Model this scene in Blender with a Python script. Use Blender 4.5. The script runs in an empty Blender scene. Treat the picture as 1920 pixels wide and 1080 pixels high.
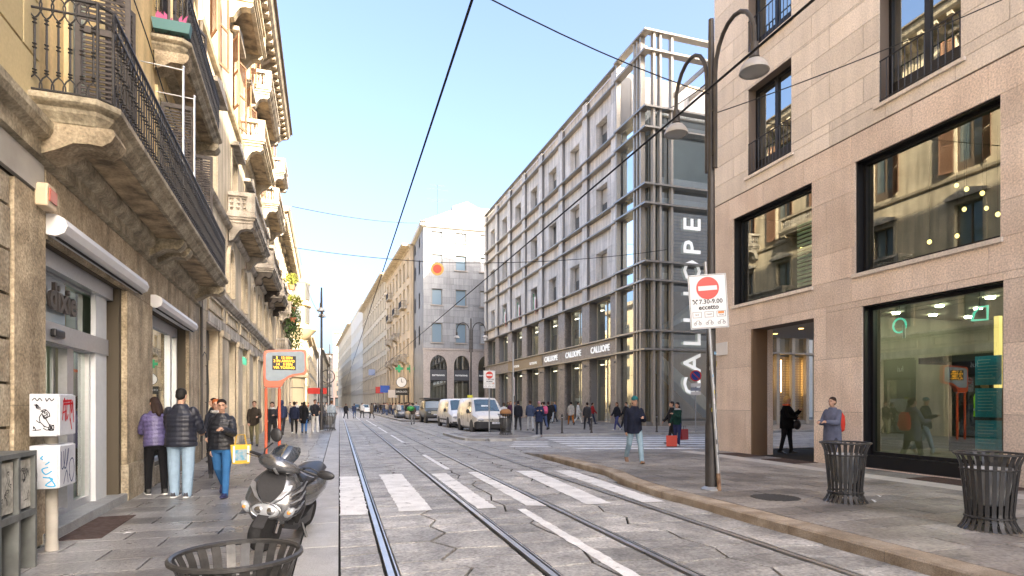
import bpy, bmesh, math, random
from mathutils import Vector, Matrix, Euler
R=math.radians
rnd=random.Random(7)
SC=bpy.context.scene
COL=SC.collection
# ---------------------------------------------------------------- camera, sky, sun, exposure
YAW=math.atan(324/1105.)
cam=bpy.data.cameras.new('camera'); camo=bpy.data.objects.new('camera',cam); COL.objects.link(camo)
camo.location=(0,0,1.62); camo.rotation_euler=(R(90),0,-YAW)
cam.sensor_width=36; cam.lens=36*1105/1920.; cam.shift_y=(757-540)/1920.; cam.clip_end=3000; cam.clip_start=.05
SC.camera=camo
SUN_EL,SUN_AZ=R(26),R(29)          # the sun stands behind the camera, to the right
W=bpy.data.worlds.new('World'); SC.world=W; W.use_nodes=True
wn=W.node_tree; bg=wn.nodes['Background']
sky=wn.nodes.new('ShaderNodeTexSky'); sky.sky_type='NISHITA'; sky.sun_disc=False
sky.sun_elevation=SUN_EL; sky.sun_rotation=math.pi-SUN_AZ
sky.air_density=.68; sky.dust_density=7.5; sky.ozone_density=1.7; sky.altitude=100
wn.links.new(sky.outputs[0],bg.inputs[0]); bg.inputs[1].default_value=.13
sl=bpy.data.lights.new('sun','SUN'); sl.energy=4.3; sl.angle=R(.5); sl.color=(1,.86,.66)
so=bpy.data.objects.new('sun',sl); COL.objects.link(so)
sdir=Vector((math.sin(SUN_AZ)*math.cos(SUN_EL),-math.cos(SUN_AZ)*math.cos(SUN_EL),math.sin(SUN_EL)))
so.rotation_euler=sdir.to_track_quat('Z','Y').to_euler(); so.location=(30,-30,60)
SC.view_settings.view_transform='Standard'; SC.view_settings.look='None'
SC.view_settings.exposure=2.6; SC.view_settings.gamma=1
# ---------------------------------------------------------------- materials
MT={}
def mat(name,c,rough=.6,metal=0.,var=0.,c2=None,n1=None,n2=None,bump=None,spec=.5,em=None,ems=0.,coat=0.,wave=None,streak=0.,spots=None):
    """procedural surface: base colour c, stain colour c2 through noise n1=(scale,amount), fine grain n2=(scale,amount),
    per-object brightness spread var, bump=(scale,strength)"""
    if name in MT: return MT[name]
    if rough>=.54 and not coat and not metal: spec=min(spec,.15)
    m=bpy.data.materials.new(name); m.use_nodes=True; MT[name]=m
    nt=m.node_tree; N=nt.nodes; L=nt.links; b=N['Principled BSDF']
    b.inputs['Roughness'].default_value=rough; b.inputs['Metallic'].default_value=metal
    b.inputs['Specular IOR Level'].default_value=spec; b.inputs['Coat Weight'].default_value=coat
    b.inputs['Base Color'].default_value=(*c,1)
    m.diffuse_color=(*c,1)
    geo=N.new('ShaderNodeNewGeometry')
    cur=None
    def noise(sc,det=5):
        t=N.new('ShaderNodeTexNoise'); t.inputs['Scale'].default_value=sc; t.inputs['Detail'].default_value=det
        L.new(geo.outputs['Position'],t.inputs['Vector']); return t
    def rng(o,a,b_,c_,d):
        r=N.new('ShaderNodeMapRange'); r.inputs[1].default_value=a; r.inputs[2].default_value=b_; r.inputs[3].default_value=c_; r.inputs[4].default_value=d
        L.new(o,r.inputs[0]); return r.outputs[0]
    def mul(col,f):
        v=N.new('ShaderNodeVectorMath'); v.operation='SCALE'; 
        if col is None: v.inputs[0].default_value=c
        else: L.new(col,v.inputs[0])
        L.new(f,v.inputs['Scale']); return v.outputs[0]
    if c2 is not None and n1:
        t=noise(n1[0],7); f=rng(t.outputs['Fac'],.38,.66,0,n1[1])
        x=N.new('ShaderNodeMix'); x.data_type='RGBA'; x.inputs[6].default_value=(*c,1); x.inputs[7].default_value=(*c2,1)
        L.new(f,x.inputs[0]); cur=x.outputs[2]
    if n2:
        t=noise(n2[0],3); cur=mul(cur,rng(t.outputs['Fac'],.3,.7,1-n2[1],1+n2[1]))
    if streak:
        mp=N.new('ShaderNodeMapping'); mp.inputs['Scale'].default_value=(3.2,3.2,.28); L.new(geo.outputs['Position'],mp.inputs[0])
        t=N.new('ShaderNodeTexNoise'); t.inputs['Scale'].default_value=1.; t.inputs['Detail'].default_value=6; L.new(mp.outputs[0],t.inputs['Vector'])
        cur=mul(cur,rng(t.outputs['Fac'],.42,.62,1+streak*.15,1-streak))
    if spots:
        t=N.new('ShaderNodeTexVoronoi'); t.inputs['Scale'].default_value=spots[0]; L.new(geo.outputs['Position'],t.inputs['Vector'])
        cur=mul(cur,rng(t.outputs['Distance'],.06,.14,1-spots[1],1))
        t=noise(.35,5); cur=mul(cur,rng(t.outputs['Fac'],.4,.6,.78,1.08))
    if var:
        oi=N.new('ShaderNodeObjectInfo'); cur=mul(cur,rng(oi.outputs['Random'],0,1,1-var,1+var))
    if cur is not None: L.new(cur,b.inputs['Base Color'])
    if rough<.75 and n1:
        t=noise(n1[0]*2.3,4); L.new(rng(t.outputs['Fac'],.3,.7,rough*.8,min(1,rough*1.25)),b.inputs['Roughness'])
    if bump:
        bp=N.new('ShaderNodeBump'); bp.inputs['Strength'].default_value=bump[1]; bp.inputs['Distance'].default_value=.02
        if wave:
            tc=N.new('ShaderNodeTexCoord'); t=N.new('ShaderNodeTexWave'); t.bands_direction=wave; t.inputs['Scale'].default_value=bump[0]; t.inputs['Distortion'].default_value=1.2
            L.new(tc.outputs['Object'],t.inputs['Vector'])
        else: t=noise(bump[0],4)
        L.new(t.outputs['Fac'],bp.inputs['Height']); L.new(bp.outputs[0],b.inputs['Normal'])
    if em: b.inputs['Emission Color'].default_value=(*em,1); b.inputs['Emission Strength'].default_value=ems
    return m
def glassmat(name,tint,base=.12,rough=.0):
    m=bpy.data.materials.new(name); m.use_nodes=True; MT[name]=m; nt=m.node_tree; N=nt.nodes; L=nt.links
    N.remove(N['Principled BSDF']); out=N['Material Output']
    tr=N.new('ShaderNodeBsdfTransparent'); tr.inputs[0].default_value=(*tint,1)
    gl=N.new('ShaderNodeBsdfGlossy'); gl.inputs['Roughness'].default_value=rough; gl.inputs[0].default_value=(.95,1,.98,1)
    fr=N.new('ShaderNodeFresnel'); fr.inputs[0].default_value=1.5
    ad=N.new('ShaderNodeMath'); ad.operation='ADD'; ad.use_clamp=True; ad.inputs[1].default_value=base; L.new(fr.outputs[0],ad.inputs[0])
    mx=N.new('ShaderNodeMixShader'); L.new(ad.outputs[0],mx.inputs[0]); L.new(tr.outputs[0],mx.inputs[1]); L.new(gl.outputs[0],mx.inputs[2]); L.new(mx.outputs[0],out.inputs[0])
    m.diffuse_color=(*tint,.4); return m
def paintmat(name,c,scale=3.5,lo=.41,hi=.56):
    """worn road paint: noise holes let the stone below show"""
    m=mat(name,c,.6,n1=(3,.5),c2=tuple(x*.6 for x in c),n2=(40,.1)); N=m.node_tree.nodes; L=m.node_tree.links; b=N['Principled BSDF']
    geo=N.new('ShaderNodeNewGeometry'); t=N.new('ShaderNodeTexNoise'); t.inputs['Scale'].default_value=scale; t.inputs['Detail'].default_value=9; t.inputs['Roughness'].default_value=.7
    L.new(geo.outputs['Position'],t.inputs['Vector']); r=N.new('ShaderNodeMapRange'); r.inputs[1].default_value=lo-.14; r.inputs[2].default_value=hi-.14
    L.new(t.outputs['Fac'],r.inputs[0]); L.new(r.outputs[0],b.inputs['Alpha']); return m
# ---------------------------------------------------------------- geometry helpers
class G:
    def __init__(s): s.v=[]; s.f=[]
    def box(s,x0,x1,y0,y1,z0,z1):
        if x0>x1:x0,x1=x1,x0
        if y0>y1:y0,y1=y1,y0
        if z0>z1:z0,z1=z1,z0
        i=len(s.v); s.v+=[(x,y,z) for z in(z0,z1) for y in(y0,y1) for x in(x0,x1)]
        s.f+=[tuple(i+k for k in q) for q in((0,2,3,1),(4,5,7,6),(0,1,5,4),(2,6,7,3),(0,4,6,2),(1,3,7,5))]; return s
    def quad(s,*p):
        i=len(s.v); s.v+=[tuple(q) for q in p]; s.f.append(tuple(range(i,i+len(p)))); return s
    def prism(s,poly,axis,a,b):
        """polygon in the two other axes, extruded along axis from a to b"""
        n=len(poly); i=len(s.v)
        def P(p,t): return {'x':(t,p[0],p[1]),'y':(p[0],t,p[1]),'z':(p[0],p[1],t)}[axis]
        s.v+=[P(p,a) for p in poly]+[P(p,b) for p in poly]
        s.f+=[tuple(range(i,i+n))[::-1],tuple(range(i+n,i+2*n))]+[(i+k,i+(k+1)%n,i+n+(k+1)%n,i+n+k) for k in range(n)]; return s
    def tube(s,pts,r,n=8,cap=True,sq=None):
        pts=[Vector(p) for p in pts]; k=len(pts); rr=r if isinstance(r,(list,tuple)) else [r]*k
        i=len(s.v); up=None
        for j,p in enumerate(pts):
            t=(pts[min(j+1,k-1)]-pts[max(j-1,0)])
            t=t.normalized() if t.length>1e-9 else Vector((0,0,1))
            if up is None:
                up=Vector((0,0,1)) if abs(t.z)<.9 else Vector((0,1,0))
            a=t.cross(up); a=a.normalized() if a.length>1e-6 else t.orthogonal().normalized(); b=a.cross(t).normalized(); up=b
            for q in range(n):
                w=2*math.pi*(q+.5)/n; x=p+a*(math.cos(w)*rr[j])+b*(math.sin(w)*rr[j]*(sq or 1)); s.v.append(tuple(x))
        for j in range(k-1):
            for q in range(n): s.f.append((i+j*n+q,i+j*n+(q+1)%n,i+(j+1)*n+(q+1)%n,i+(j+1)*n+q))
        if cap: s.f+=[tuple(i+q for q in range(n))[::-1],tuple(i+(k-1)*n+q for q in range(n))]
        return s
    def lathe(s,prof,n=16,c=(0,0,0),axis='z',cap=True):
        i=len(s.v); k=len(prof)
        for r,h in prof:
            for q in range(n):
                w=2*math.pi*q/n; x,y=r*math.cos(w),r*math.sin(w)
                p={'z':(x,y,h),'y':(x,h,y),'x':(h,x,y)}[axis]; s.v.append((p[0]+c[0],p[1]+c[1],p[2]+c[2]))
        for j in range(k-1):
            for q in range(n): s.f.append((i+j*n+q,i+j*n+(q+1)%n,i+(j+1)*n+(q+1)%n,i+(j+1)*n+q))
        if cap: s.f+=[tuple(i+q for q in range(n))[::-1],tuple(i+(k-1)*n+q for q in range(n))]
        return s
    def ell(s,c,r,n=12,m=8,M=None):
        i=len(s.v)
        for j in range(m+1):
            a=math.pi*j/m
            for q in range(n):
                w=2*math.pi*q/n; p=Vector((r[0]*math.sin(a)*math.cos(w),r[1]*math.sin(a)*math.sin(w),-r[2]*math.cos(a)))
                if M: p=M@p
                s.v.append((p.x+c[0],p.y+c[1],p.z+c[2]))
        for j in range(m):
            for q in range(n): s.f.append((i+j*n+q,i+j*n+(q+1)%n,i+(j+1)*n+(q+1)%n,i+(j+1)*n+q))
        return s
    def loft(s,rings,cap=True,close=True):
        i=len(s.v); n=len(rings[0]); k=len(rings)
        for r in rings: s.v+=[tuple(p) for p in r]
        for j in range(k-1):
            for q in range(n if close else n-1): s.f.append((i+j*n+q,i+j*n+(q+1)%n,i+(j+1)*n+(q+1)%n,i+(j+1)*n+q))
        if cap: s.f+=[tuple(i+q for q in range(n))[::-1],tuple(i+(k-1)*n+q for q in range(n))]
        return s
    def add(s,g,M=None):
        i=len(s.v); s.v+=[tuple(M@Vector(p)) for p in g.v] if M else g.v; s.f+=[tuple(i+k for k in f) for f in g.f]; return s
    def mesh(s,name,smooth=False,fix=True):
        me=bpy.data.meshes.new(name); me.from_pydata(s.v,[],s.f)
        if fix:
            b=bmesh.new(); b.from_mesh(me); bmesh.ops.remove_doubles(b,verts=b.verts,dist=1e-6) if smooth else None
            bmesh.ops.recalc_face_normals(b,faces=b.faces); b.to_mesh(me); b.free()
        if smooth:
            me.polygons.foreach_set('use_smooth',[True]*len(me.polygons))
            if smooth!='all': me.set_sharp_from_angle(angle=R(40))
        return me
def O(name,g,m,parent=None,loc=None,rot=None,smooth=False,scale=None,bev=0):
    me=g.mesh(name,smooth) if isinstance(g,G) else g
    if m is not None and not me.materials: me.materials.append(m)
    o=bpy.data.objects.new(name,me); COL.objects.link(o)
    if m is not None and me.materials and me.materials[0]!=m:
        o.material_slots[0].link='OBJECT'; o.material_slots[0].material=m
    if parent: o.parent=parent
    if loc: o.location=loc
    if rot: o.rotation_euler=rot
    if scale: o.scale=scale
    if bev:
        b=o.modifiers.new('bevel','BEVEL'); b.width=bev; b.segments=2; b.limit_method='ANGLE'
    return o
def tag(o,label,cat,group=None,kind=None):
    if label: o['label']=label
    if cat: o['category']=cat
    if group: o['group']=group
    if kind: o['kind']=kind
    return o
def E(name,loc=(0,0,0),rz=0,label=None,cat=None,group=None):
    o=bpy.data.objects.new(name,None); COL.objects.link(o); o.location=loc; o.rotation_euler=(0,0,rz); o.empty_display_size=.2
    return tag(o,label,cat,group)
def clone(root,loc,rz=None,label=None,parent=None):
    c=root.copy(); COL.objects.link(c)
    if parent: c.parent=parent
    if loc is not None: c.location=loc
    if rz is not None: c.rotation_euler=(0,0,rz)
    if label: c['label']=label
    for ch in list(root.children): clone(ch,None,parent=c)
    return c
_bc={}
def boxo(name,m,parent,u0,u1,n0,n1,z0,z1,loc=None):
    """box part placed by its centre; alike boxes share a mesh (facade axes: u along, n outward = -y)"""
    w,d,h=round(abs(u1-u0),3),round(abs(n1-n0),3),round(abs(z1-z0),3); k=(w,d,h,m.name)
    if k not in _bc:
        g=G().box(-w/2,w/2,-d/2,d/2,-h/2,h/2); me=g.mesh(name,fix=False); me.materials.append(m); _bc[k]=me
    o=bpy.data.objects.new(name,_bc[k]); COL.objects.link(o); o.parent=parent; o.location=((u0+u1)/2,-(n0+n1)/2,(z0+z1)/2); return o
def wallholes(u0,u1,z0,z1,n0,n1,holes):
    """solid wall slab between depths n0<n1 (n outward) with rectangular openings"""
    us=sorted({u0,u1,*[min(max(h[k],u0),u1) for h in holes for k in(0,1)]}); zs=sorted({z0,z1,*[min(max(h[k],z0),z1) for h in holes for k in(2,3)]})
    def solid(i,j):
        if i<0 or j<0 or i>=len(us)-1 or j>=len(zs)-1: return False
        cu,cz=(us[i]+us[i+1])/2,(zs[j]+zs[j+1])/2
        return not any(h[0]<cu<h[1] and h[2]<cz<h[3] for h in holes)
    g=G(); a,b=-n1,-n0
    for i in range(len(us)-1):
        for j in range(len(zs)-1):
            if not solid(i,j): continue
            x0,x1,y0,y1=us[i],us[i+1],zs[j],zs[j+1]
            g.quad((x0,a,y0),(x1,a,y0),(x1,a,y1),(x0,a,y1)); g.quad((x0,b,y0),(x0,b,y1),(x1,b,y1),(x1,b,y0))
            if not solid(i-1,j): g.quad((x0,a,y0),(x0,a,y1),(x0,b,y1),(x0,b,y0))
            if not solid(i+1,j): g.quad((x1,a,y0),(x1,b,y0),(x1,b,y1),(x1,a,y1))
            if not solid(i,j-1): g.quad((x0,a,y0),(x0,b,y0),(x1,b,y0),(x1,a,y0))
            if not solid(i,j+1): g.quad((x0,a,y1),(x1,a,y1),(x1,b,y1),(x0,b,y1))
    return g
def cut(r,holes):
    out=[r]
    for h in holes:
        nx=[]
        for a in out:
            u0,u1,z0,z1=a; x0,x1,y0,y1=max(u0,h[0]),min(u1,h[1]),max(z0,h[2]),min(z1,h[3])
            if x0>=x1-1e-4 or y0>=y1-1e-4: nx.append(a); continue
            if y0>z0: nx.append((u0,u1,z0,y0))
            if y1<z1: nx.append((u0,u1,y1,z1))
            if x0>u0: nx.append((u0,x0,y0,y1))
            if x1<u1: nx.append((x1,u1,y0,y1))
        out=nx
    return [a for a in out if a[1]-a[0]>.05 and a[3]-a[2]>.04]
def panels(name,m,parent,u0,u1,z0,z1,n,du,dz,holes=(),stag=.5,gap=.012,th=.03,jit=0):
    z=z0;row=0
    while z<z1-.02:
        zt=min(z+dz,z1); u=u0-(du*stag if row%2 else 0)
        while u<u1-.02:
            a,b=max(u,u0),min(u+du,u1)
            if b-a>.06:
                for c in cut((a,b,z,zt),holes):
                    boxo(name,m,parent,c[0]+gap/2,c[1]-gap/2,n,n+th+rnd.uniform(-jit,jit),c[2]+gap/2,c[3]-gap/2)
            u+=du
        z=zt; row+=1
def text(name,s,size,m,parent,loc,rot=(R(90),0,0),ext=.006,align='CENTER',sx=1.,bold=0.,shear=0,spacing=1.):
    cu=bpy.data.curves.new(name,'FONT'); cu.body=s; cu.size=size; cu.extrude=ext; cu.align_x=align; cu.align_y='CENTER'; cu.resolution_u=2; cu.offset=bold; cu.shear=shear; cu.space_character=spacing
    t=bpy.data.objects.new(name,cu); COL.objects.link(t)
    me=bpy.data.meshes.new_from_object(t); bpy.data.objects.remove(t); bpy.data.curves.remove(cu)
    me.materials.clear(); me.materials.append(m)
    o=bpy.data.objects.new(name,me); COL.objects.link(o); o.parent=parent; o.location=loc; o.rotation_euler=rot; o.scale=(sx,1,1); return o
def arc(c,r,a0,a1,n=8,plane='xz'):
    P=[]
    for i in range(n+1):
        a=R(a0+(a1-a0)*i/n); x,y=c[0]+r*math.cos(a),c[1]+r*math.sin(a); P.append((x,y))
    return P
# ================================================================ GROUND
m_base=mat('joint dirt',(.04,.037,.033),.95,n1=(2,.6),c2=(.025,.023,.021),n2=(60,.2))
m_slab=mat('grey granite slab',(.44,.425,.4),.5,var=.24,c2=(.25,.24,.225),n1=(2.2,.95),n2=(30,.4),bump=(35,.6),spots=(2.2,.25))
m_road=mat('road paving far',(.33,.32,.31),.5,c2=(.22,.215,.21),n1=(.6,.8),n2=(9,.3),bump=(20,.3))
m_side=mat('pavement slab',(.285,.275,.265),.32,var=.26,c2=(.15,.145,.14),n1=(1.3,.95),n2=(26,.34),bump=(30,.3),spots=(3.5,.4))
m_sideR=mat('pavement slab right',(.32,.295,.265),.46,var=.24,c2=(.17,.155,.14),n1=(1.2,.95),n2=(26,.34),bump=(30,.35),spots=(3.5,.45))
m_kerb=mat('kerb granite',(.43,.42,.4),.5,var=.09,c2=(.3,.29,.28),n1=(2.5,.6),n2=(90,.22),bump=(60,.25))
m_kerbR=mat('kerb granite warm',(.42,.35,.27),.6,var=.12,c2=(.22,.17,.12),n1=(3,.8),n2=(90,.25),bump=(60,.3))
m_band=mat('light stone band',(.55,.52,.47),.45,var=.06,c2=(.4,.38,.35),n1=(1.5,.6),n2=(80,.12))
m_rail=mat('tram rail steel',(.72,.71,.7),.34,metal=.9,n1=(3,.4),c2=(.5,.48,.46))
m_groove=mat('rail groove',(.02,.02,.02),.8)
m_rust=mat('brown iron grate',(.09,.06,.05),.6,n1=(8,.6),c2=(.05,.035,.03))
m_paint=paintmat('worn white paint',(.8,.8,.79))
ground=O('ground',G().quad((-900,-300,-.06),(900,-300,-.06),(900,1600,-.06),(-900,1600,-.06)),mat('far ground',(.2,.2,.2),.8,n1=(.05,.5),c2=(.15,.15,.15))); ground['kind']='structure'
road=O('road',G().quad((-.3,-6,-.022),(30,-6,-.022),(30,420,-.022),(-.3,420,-.022)),m_base); road['kind']='structure'
def slabmesh(poly,top,bot=-.03,ch=.0015):
    """one stone: polygon (ccw) with a small chamfer round its top"""
    n=len(poly); cx=sum(p[0] for p in poly)/n; cy=sum(p[1] for p in poly)/n; g=G()
    def ins(p,d):
        l=math.hypot(cx-p[0],cy-p[1]); return (p[0]+(cx-p[0])*d/l*1.3,p[1]+(cy-p[1])*d/l*1.3)
    def tz(t):
        return t
    a=[(p[0]-cx,p[1]-cy,bot) for p in poly]; b=[(p[0]-cx,p[1]-cy,top-ch) for p in poly]; c=[(ins(p,ch*1.4)[0]-cx,ins(p,ch*1.4)[1]-cy,top) for p in poly]
    g.v=a+b+c; g.f=[(k,(k+1)%n,n+(k+1)%n,n+k) for k in range(n)]+[(n+k,n+(k+1)%n,2*n+(k+1)%n,2*n+k) for k in range(n)]+[tuple(range(2*n,3*n))]
    return g,cx,cy
class Pave:
    """paving course: near stones as objects of their own, the farther ones joined into one part"""
    def __init__(s,name,m,parent,ynear,z,partname):
        s.name,s.m,s.par,s.yn,s.z,s.pn=name,m,parent,ynear,z,partname; s.far=G(); s.count=0
    def stone(s,poly,var=.004):
        n=len(poly); cx=sum(p[0] for p in poly)/n; cy=sum(p[1] for p in poly)/n
        sh=.015 if s.pn.startswith('paving') else .009
        poly=[(p[0]+(cx-p[0])*sh/max(.05,math.hypot(p[0]-cx,p[1]-cy))*1.4,p[1]+(cy-p[1])*sh/max(.05,math.hypot(p[0]-cx,p[1]-cy))*1.4) for p in poly]
        top=.014+rnd.uniform(-var,var)
        g,cx,cy=slabmesh(poly,top)
        d=cx*math.sin(YAW)+cy*math.cos(YAW); w=(cx*math.cos(YAW)-cy*math.sin(YAW))/max(d,.1)
        if d>1 and abs(w)<1.0 and d<s.yn and s.count<290:
            s.count+=1
            me=g.mesh(s.name,fix=False); me.materials.append(s.m)
            o=bpy.data.objects.new(s.name,me); COL.objects.link(o); o.parent=s.par; o.location=(cx,cy,s.z)
        else:
            s.far.add(g,Matrix.Translation((cx,cy,s.z)))
    def done(s):
        if s.far.v:
            o=O(s.pn,s.far,s.m,s.par); o['kind']='stuff'
def irr(P,x0,x1,y0,y1,cols,L,jx=.05,jy=.06,zig=.0):
    nr=int((y1-y0)/L); rows=[]
    for r in range(nr+1):
        row=[]
        for c in range(cols+1):
            x=x0+(x1-x0)*c/cols; y=y0+(y1-y0)*r/nr
            if 0<c<cols: x+=rnd.uniform(-jx,jx)+(zig if r%2 else -zig)
            if 0<r<nr: y+=rnd.uniform(-jy,jy)
            row.append((x,y))
        rows.append(row)
    for r in range(nr):
        for c in range(cols):
            P.stone([rows[r][c],rows[r][c+1],rows[r+1][c+1],rows[r+1][c]])
P=Pave('paving_stone',m_slab,road,13.2,0,'paving_stones_far')
RAILS=(.47,1.93,3.2,4.64)
irr(P,.0,.42,3.5,60,1,.42,jy=.05)
irr(P,.54,1.86,3.5,60,2,.42,jx=.09,jy=.05,zig=.1)
irr(P,2.0,3.13,3.5,60,2,.5,jx=.12,jy=.08,zig=.06)
irr(P,3.27,4.57,3.5,60,2,.45,jx=.12,jy=.08,zig=.09)
irr(P,4.71,5.36,3.5,60,1,.5,jy=.09)
irr(P,5.36,6.6,16.4,31,2,.6,jx=.1,jy=.08,zig=.08)
irr(P,5.36,5.7,11,16.4,1,.5)
irr(P,6.6,30,18.2,31,24,.55,jx=.1,jy=.08,zig=.05)
irr(P,5.36,9.4,31,60,4,.6,jx=.1,jy=.1)
P.done()
o=O('paving_far',G().quad((-.0,60,.012),(9.4,60,.012),(9.4,420,.012),(-.0,420,.012)),m_road,road)
for x in RAILS:
    t=E('tram_rail',(x,0,0)); t['label']='steel tram rail set in the paving, %s of four counted from the left kerb'%{.47:'first',1.93:'second',3.2:'third',4.64:'fourth'}[x]; t['category']='tram rail'; t['group']='tram rails'
    O('rail_head',G().box(-.032,.028,2,300,-.02,.019),m_rail,t,bev=0)
    O('flange_groove',G().box(.029,.055,2,300,-.02,.006),m_groove,t)
    O('check_rail',G().box(.056,.07,2,300,-.02,.017),m_rail,t)
# painted markings
def stripe(label,pts,z=.022,n=1,name='zebra_stripe',group='zebra stripes'):
    q=random.Random(int(pts[0][0]*91+pts[0][1]*37)); P=[]
    for a,b in zip(pts,list(pts[1:])+[pts[0]]):
        l=math.hypot(b[0]-a[0],b[1]-a[1]); k=max(2,int(l/.12))
        for i in range(k): f=i/k; P.append((a[0]+(b[0]-a[0])*f+q.uniform(-.014,.014),a[1]+(b[1]-a[1])*f+q.uniform(-.014,.014),z))
    g=G(); g.quad(*P); o=O(name,g,m_paint); return tag(o,label,'road marking',group)
nth=['first','second','third','fourth','fifth','sixth','seventh']
ZB=[((.01,8.8),(.41,8.75),(.41,13.4),(.01,13.5)),((.86,8.85),(1.35,8.85),(1.36,13.6),(.86,13.6)),((2.02,8.75),(2.32,8.75),(2.36,13.45),(2.02,13.45)),
    ((2.82,8.8),(3.12,8.7),(3.12,13.5),(2.88,13.5)),((3.78,8.66),(4.2,8.64),(4.5,13.36),(4.03,13.4)),((4.73,8.58),(5.1,8.54),(5.35,13.2),(4.92,13.25))]
for i,q in enumerate(ZB): stripe('worn white zebra stripe across the tram tracks, %s from the left kerb'%nth[i],q,group='near zebra stripes')
stripe('long worn white line between the two tram tracks, in the foreground',[(2.52,4.0),(2.68,4.0),(2.72,8.55),(2.58,8.57)],name='lane_line',group=None)
for i,(a,b) in enumerate([(14.2,18.5),(24.5,31),(33,41),(43,60)]):
    stripe('worn white lane line between the tram tracks beyond the zebra crossing, %s one going away'%nth[i],[(2.48,a),(2.6,a),(2.6,b),(2.48,b)],name='lane_line',group='lane lines')
for i in range(6):
    x,y=8.1+.22*i,19.6+1.3*i; L=5.2+.5*i
    stripe('white zebra stripe across the side street, %s counted from the near kerb'%nth[i],[(x,y-.28),(x+L,y-.28-.3*L),(x+L,y+.3-.3*L),(x,y+.3)],group='side street zebra stripes')
for i in range(4):
    x,y=6.15+.3*i,21.0+.85*i
    stripe('short white zebra stripe by the corner island, %s going away'%nth[i],[(x,y),(x+1.4,y-.35),(x+1.4,y+.02),(x,y+.4)],group='short corner stripes')
# ---- left pavement
side=O('pavement_left',G().box(-9,-.3,-6,300,-.05,.05),m_base); side['kind']='structure'
P=Pave('pavement_slab',m_side,side,12.5,.066,'pavement_slabs_far')
y=3.0;k=0
while y<70:
    h=.46+rnd.uniform(-.02,.02); wall=-3.12-.052*(y-7.9)
    if y>17.6: wall=-3.67-.023*(y-17.6)
    x=-.41
    first=True
    while x>wall+.02:
        w=(.95 if not(first and k%2) else .5)+rnd.uniform(-.06,.06); x2=max(x-w,wall)
        if x2-wall<.2: x2=wall
        P.stone([(x2,y),(x,y),(x,y+h),(x2,y+h)],.0015); x=x2; first=False
    y+=h;k+=1
P.done()
O('pavement_far',G().quad((-7,70,.078),(-.41,70,.078),(-.41,300,.078),(-7,300,.078)),m_side,side)
kl=Pave('kerb_stone',m_kerb,side,22,.072,'kerb_stones_far')
y=2.5
while y<120:
    h=1.35+rnd.uniform(-.2,.2); kl.stone([(-.4,y),(-.005,y),(-.005,y+h),(-.4,y+h)],.002); y+=h
kl.done()
O('kerb_face',G().box(-.39,-.012,2,300,-.05,.07),m_kerb,side)
# ---- right pavement with the bulging kerb
KL=[(5.3,-3),(5.3,2),(5.3,6),(5.29,8.0),(5.25,8.9),(5.3,9.8),(5.42,10.7),(5.6,11.5),(5.72,12.2),(5.74,14),(5.74,16.3)]
g=G(); g.prism(KL+[(30,16.3),(30,-3)],'z',-.05,.108)
sideR=O('pavement_right',g,m_base); sideR['kind']='structure'
g=G().prism([(16.301,-.04),(16.301,.136),(18.3,.02),(18.3,-.04)],'x',5.742,30); O('ramp',g,m_sideR,sideR)
def kerbrun(pts,w,z,parent,m,L=1.2,name='kerb_stone'):
    """kerb stones laid end to end along a polyline; the body lies right of the direction of travel"""
    for a,b in zip(pts,pts[1:]):
        A,B=Vector((*a,0)),Vector((*b,0)); d=(B-A); l=d.length; d.normalize(); nrm=Vector((d.y,-d.x,0)); n=max(1,round(l/L))
        for i in range(n):
            p,q=A+d*(l*i/n+.003),A+d*(l*(i+1)/n-.003)
            poly=[p,q,q+nrm*w,p+nrm*w]; c=sum(poly,Vector())/4
            gg=G(); gg.v=[(v.x-c.x,v.y-c.y,-.05) for v in poly]+[(v.x-c.x,v.y-c.y,z-.02) for v in poly]+[((v.x-c.x)*(.9 if j>1 else .95),(v.y-c.y)*.995,z) for j,v in enumerate(poly)]
            in_=[poly[0]+nrm*.018,poly[1]+nrm*.018,poly[2],poly[3]]
            gg.v[8:]=[(v.x-c.x,v.y-c.y,z) for v in in_]
            gg.f=[(k,(k+1)%4,4+(k+1)%4,4+k) for k in range(4)]+[(4+k,4+(k+1)%4,8+(k+1)%4,8+k) for k in range(4)]+[(8,9,10,11)]
            O(name,gg,m,parent,loc=(c.x,c.y,0))
kerbrun([(x-.004,y) for x,y in KL],.32,.14,sideR,m_kerbR)
P=Pave('pavement_slab',m_sideR,sideR,16,.126,'pavement_slabs_far')
def kx(y):
    for a,b in zip(KL,KL[1:]):
        if a[1]<=y<=b[1]: return a[0]+(b[0]-a[0])*(y-a[1])/(b[1]-a[1])
    return 5.74
y=-2.0;k=0
while y<16.2:
    h=min(.5,16.3-y); x=None
    x0,x1=kx(y)+.33,kx(min(16.29,y+h))+.33
    xs=[None]; X=6.3 if k%2 else 6.75
    pa,pb=x0,x1
    while X<10.05:
        P.stone([(pa,y),(X,y),(X,y+h),(pb,y+h)],.0015); pa=pb=X; X+=.95
    P.stone([(pa,y),(10.15,y),(10.15,y+h),(pb,y+h)],.0015)
    X=10.72
    P.stone([(X,y),(11.58,y),(11.58,y+h),(X,y+h)],.0015)
    y+=h;k+=1
P.done()
y=-2
while y<16.2:
    boxo('band_stone',m_band,sideR,10.16,10.71,-(y+.004),-(min(y+1.4,16.28)-.004),.1,.1405); y+=1.4
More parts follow.
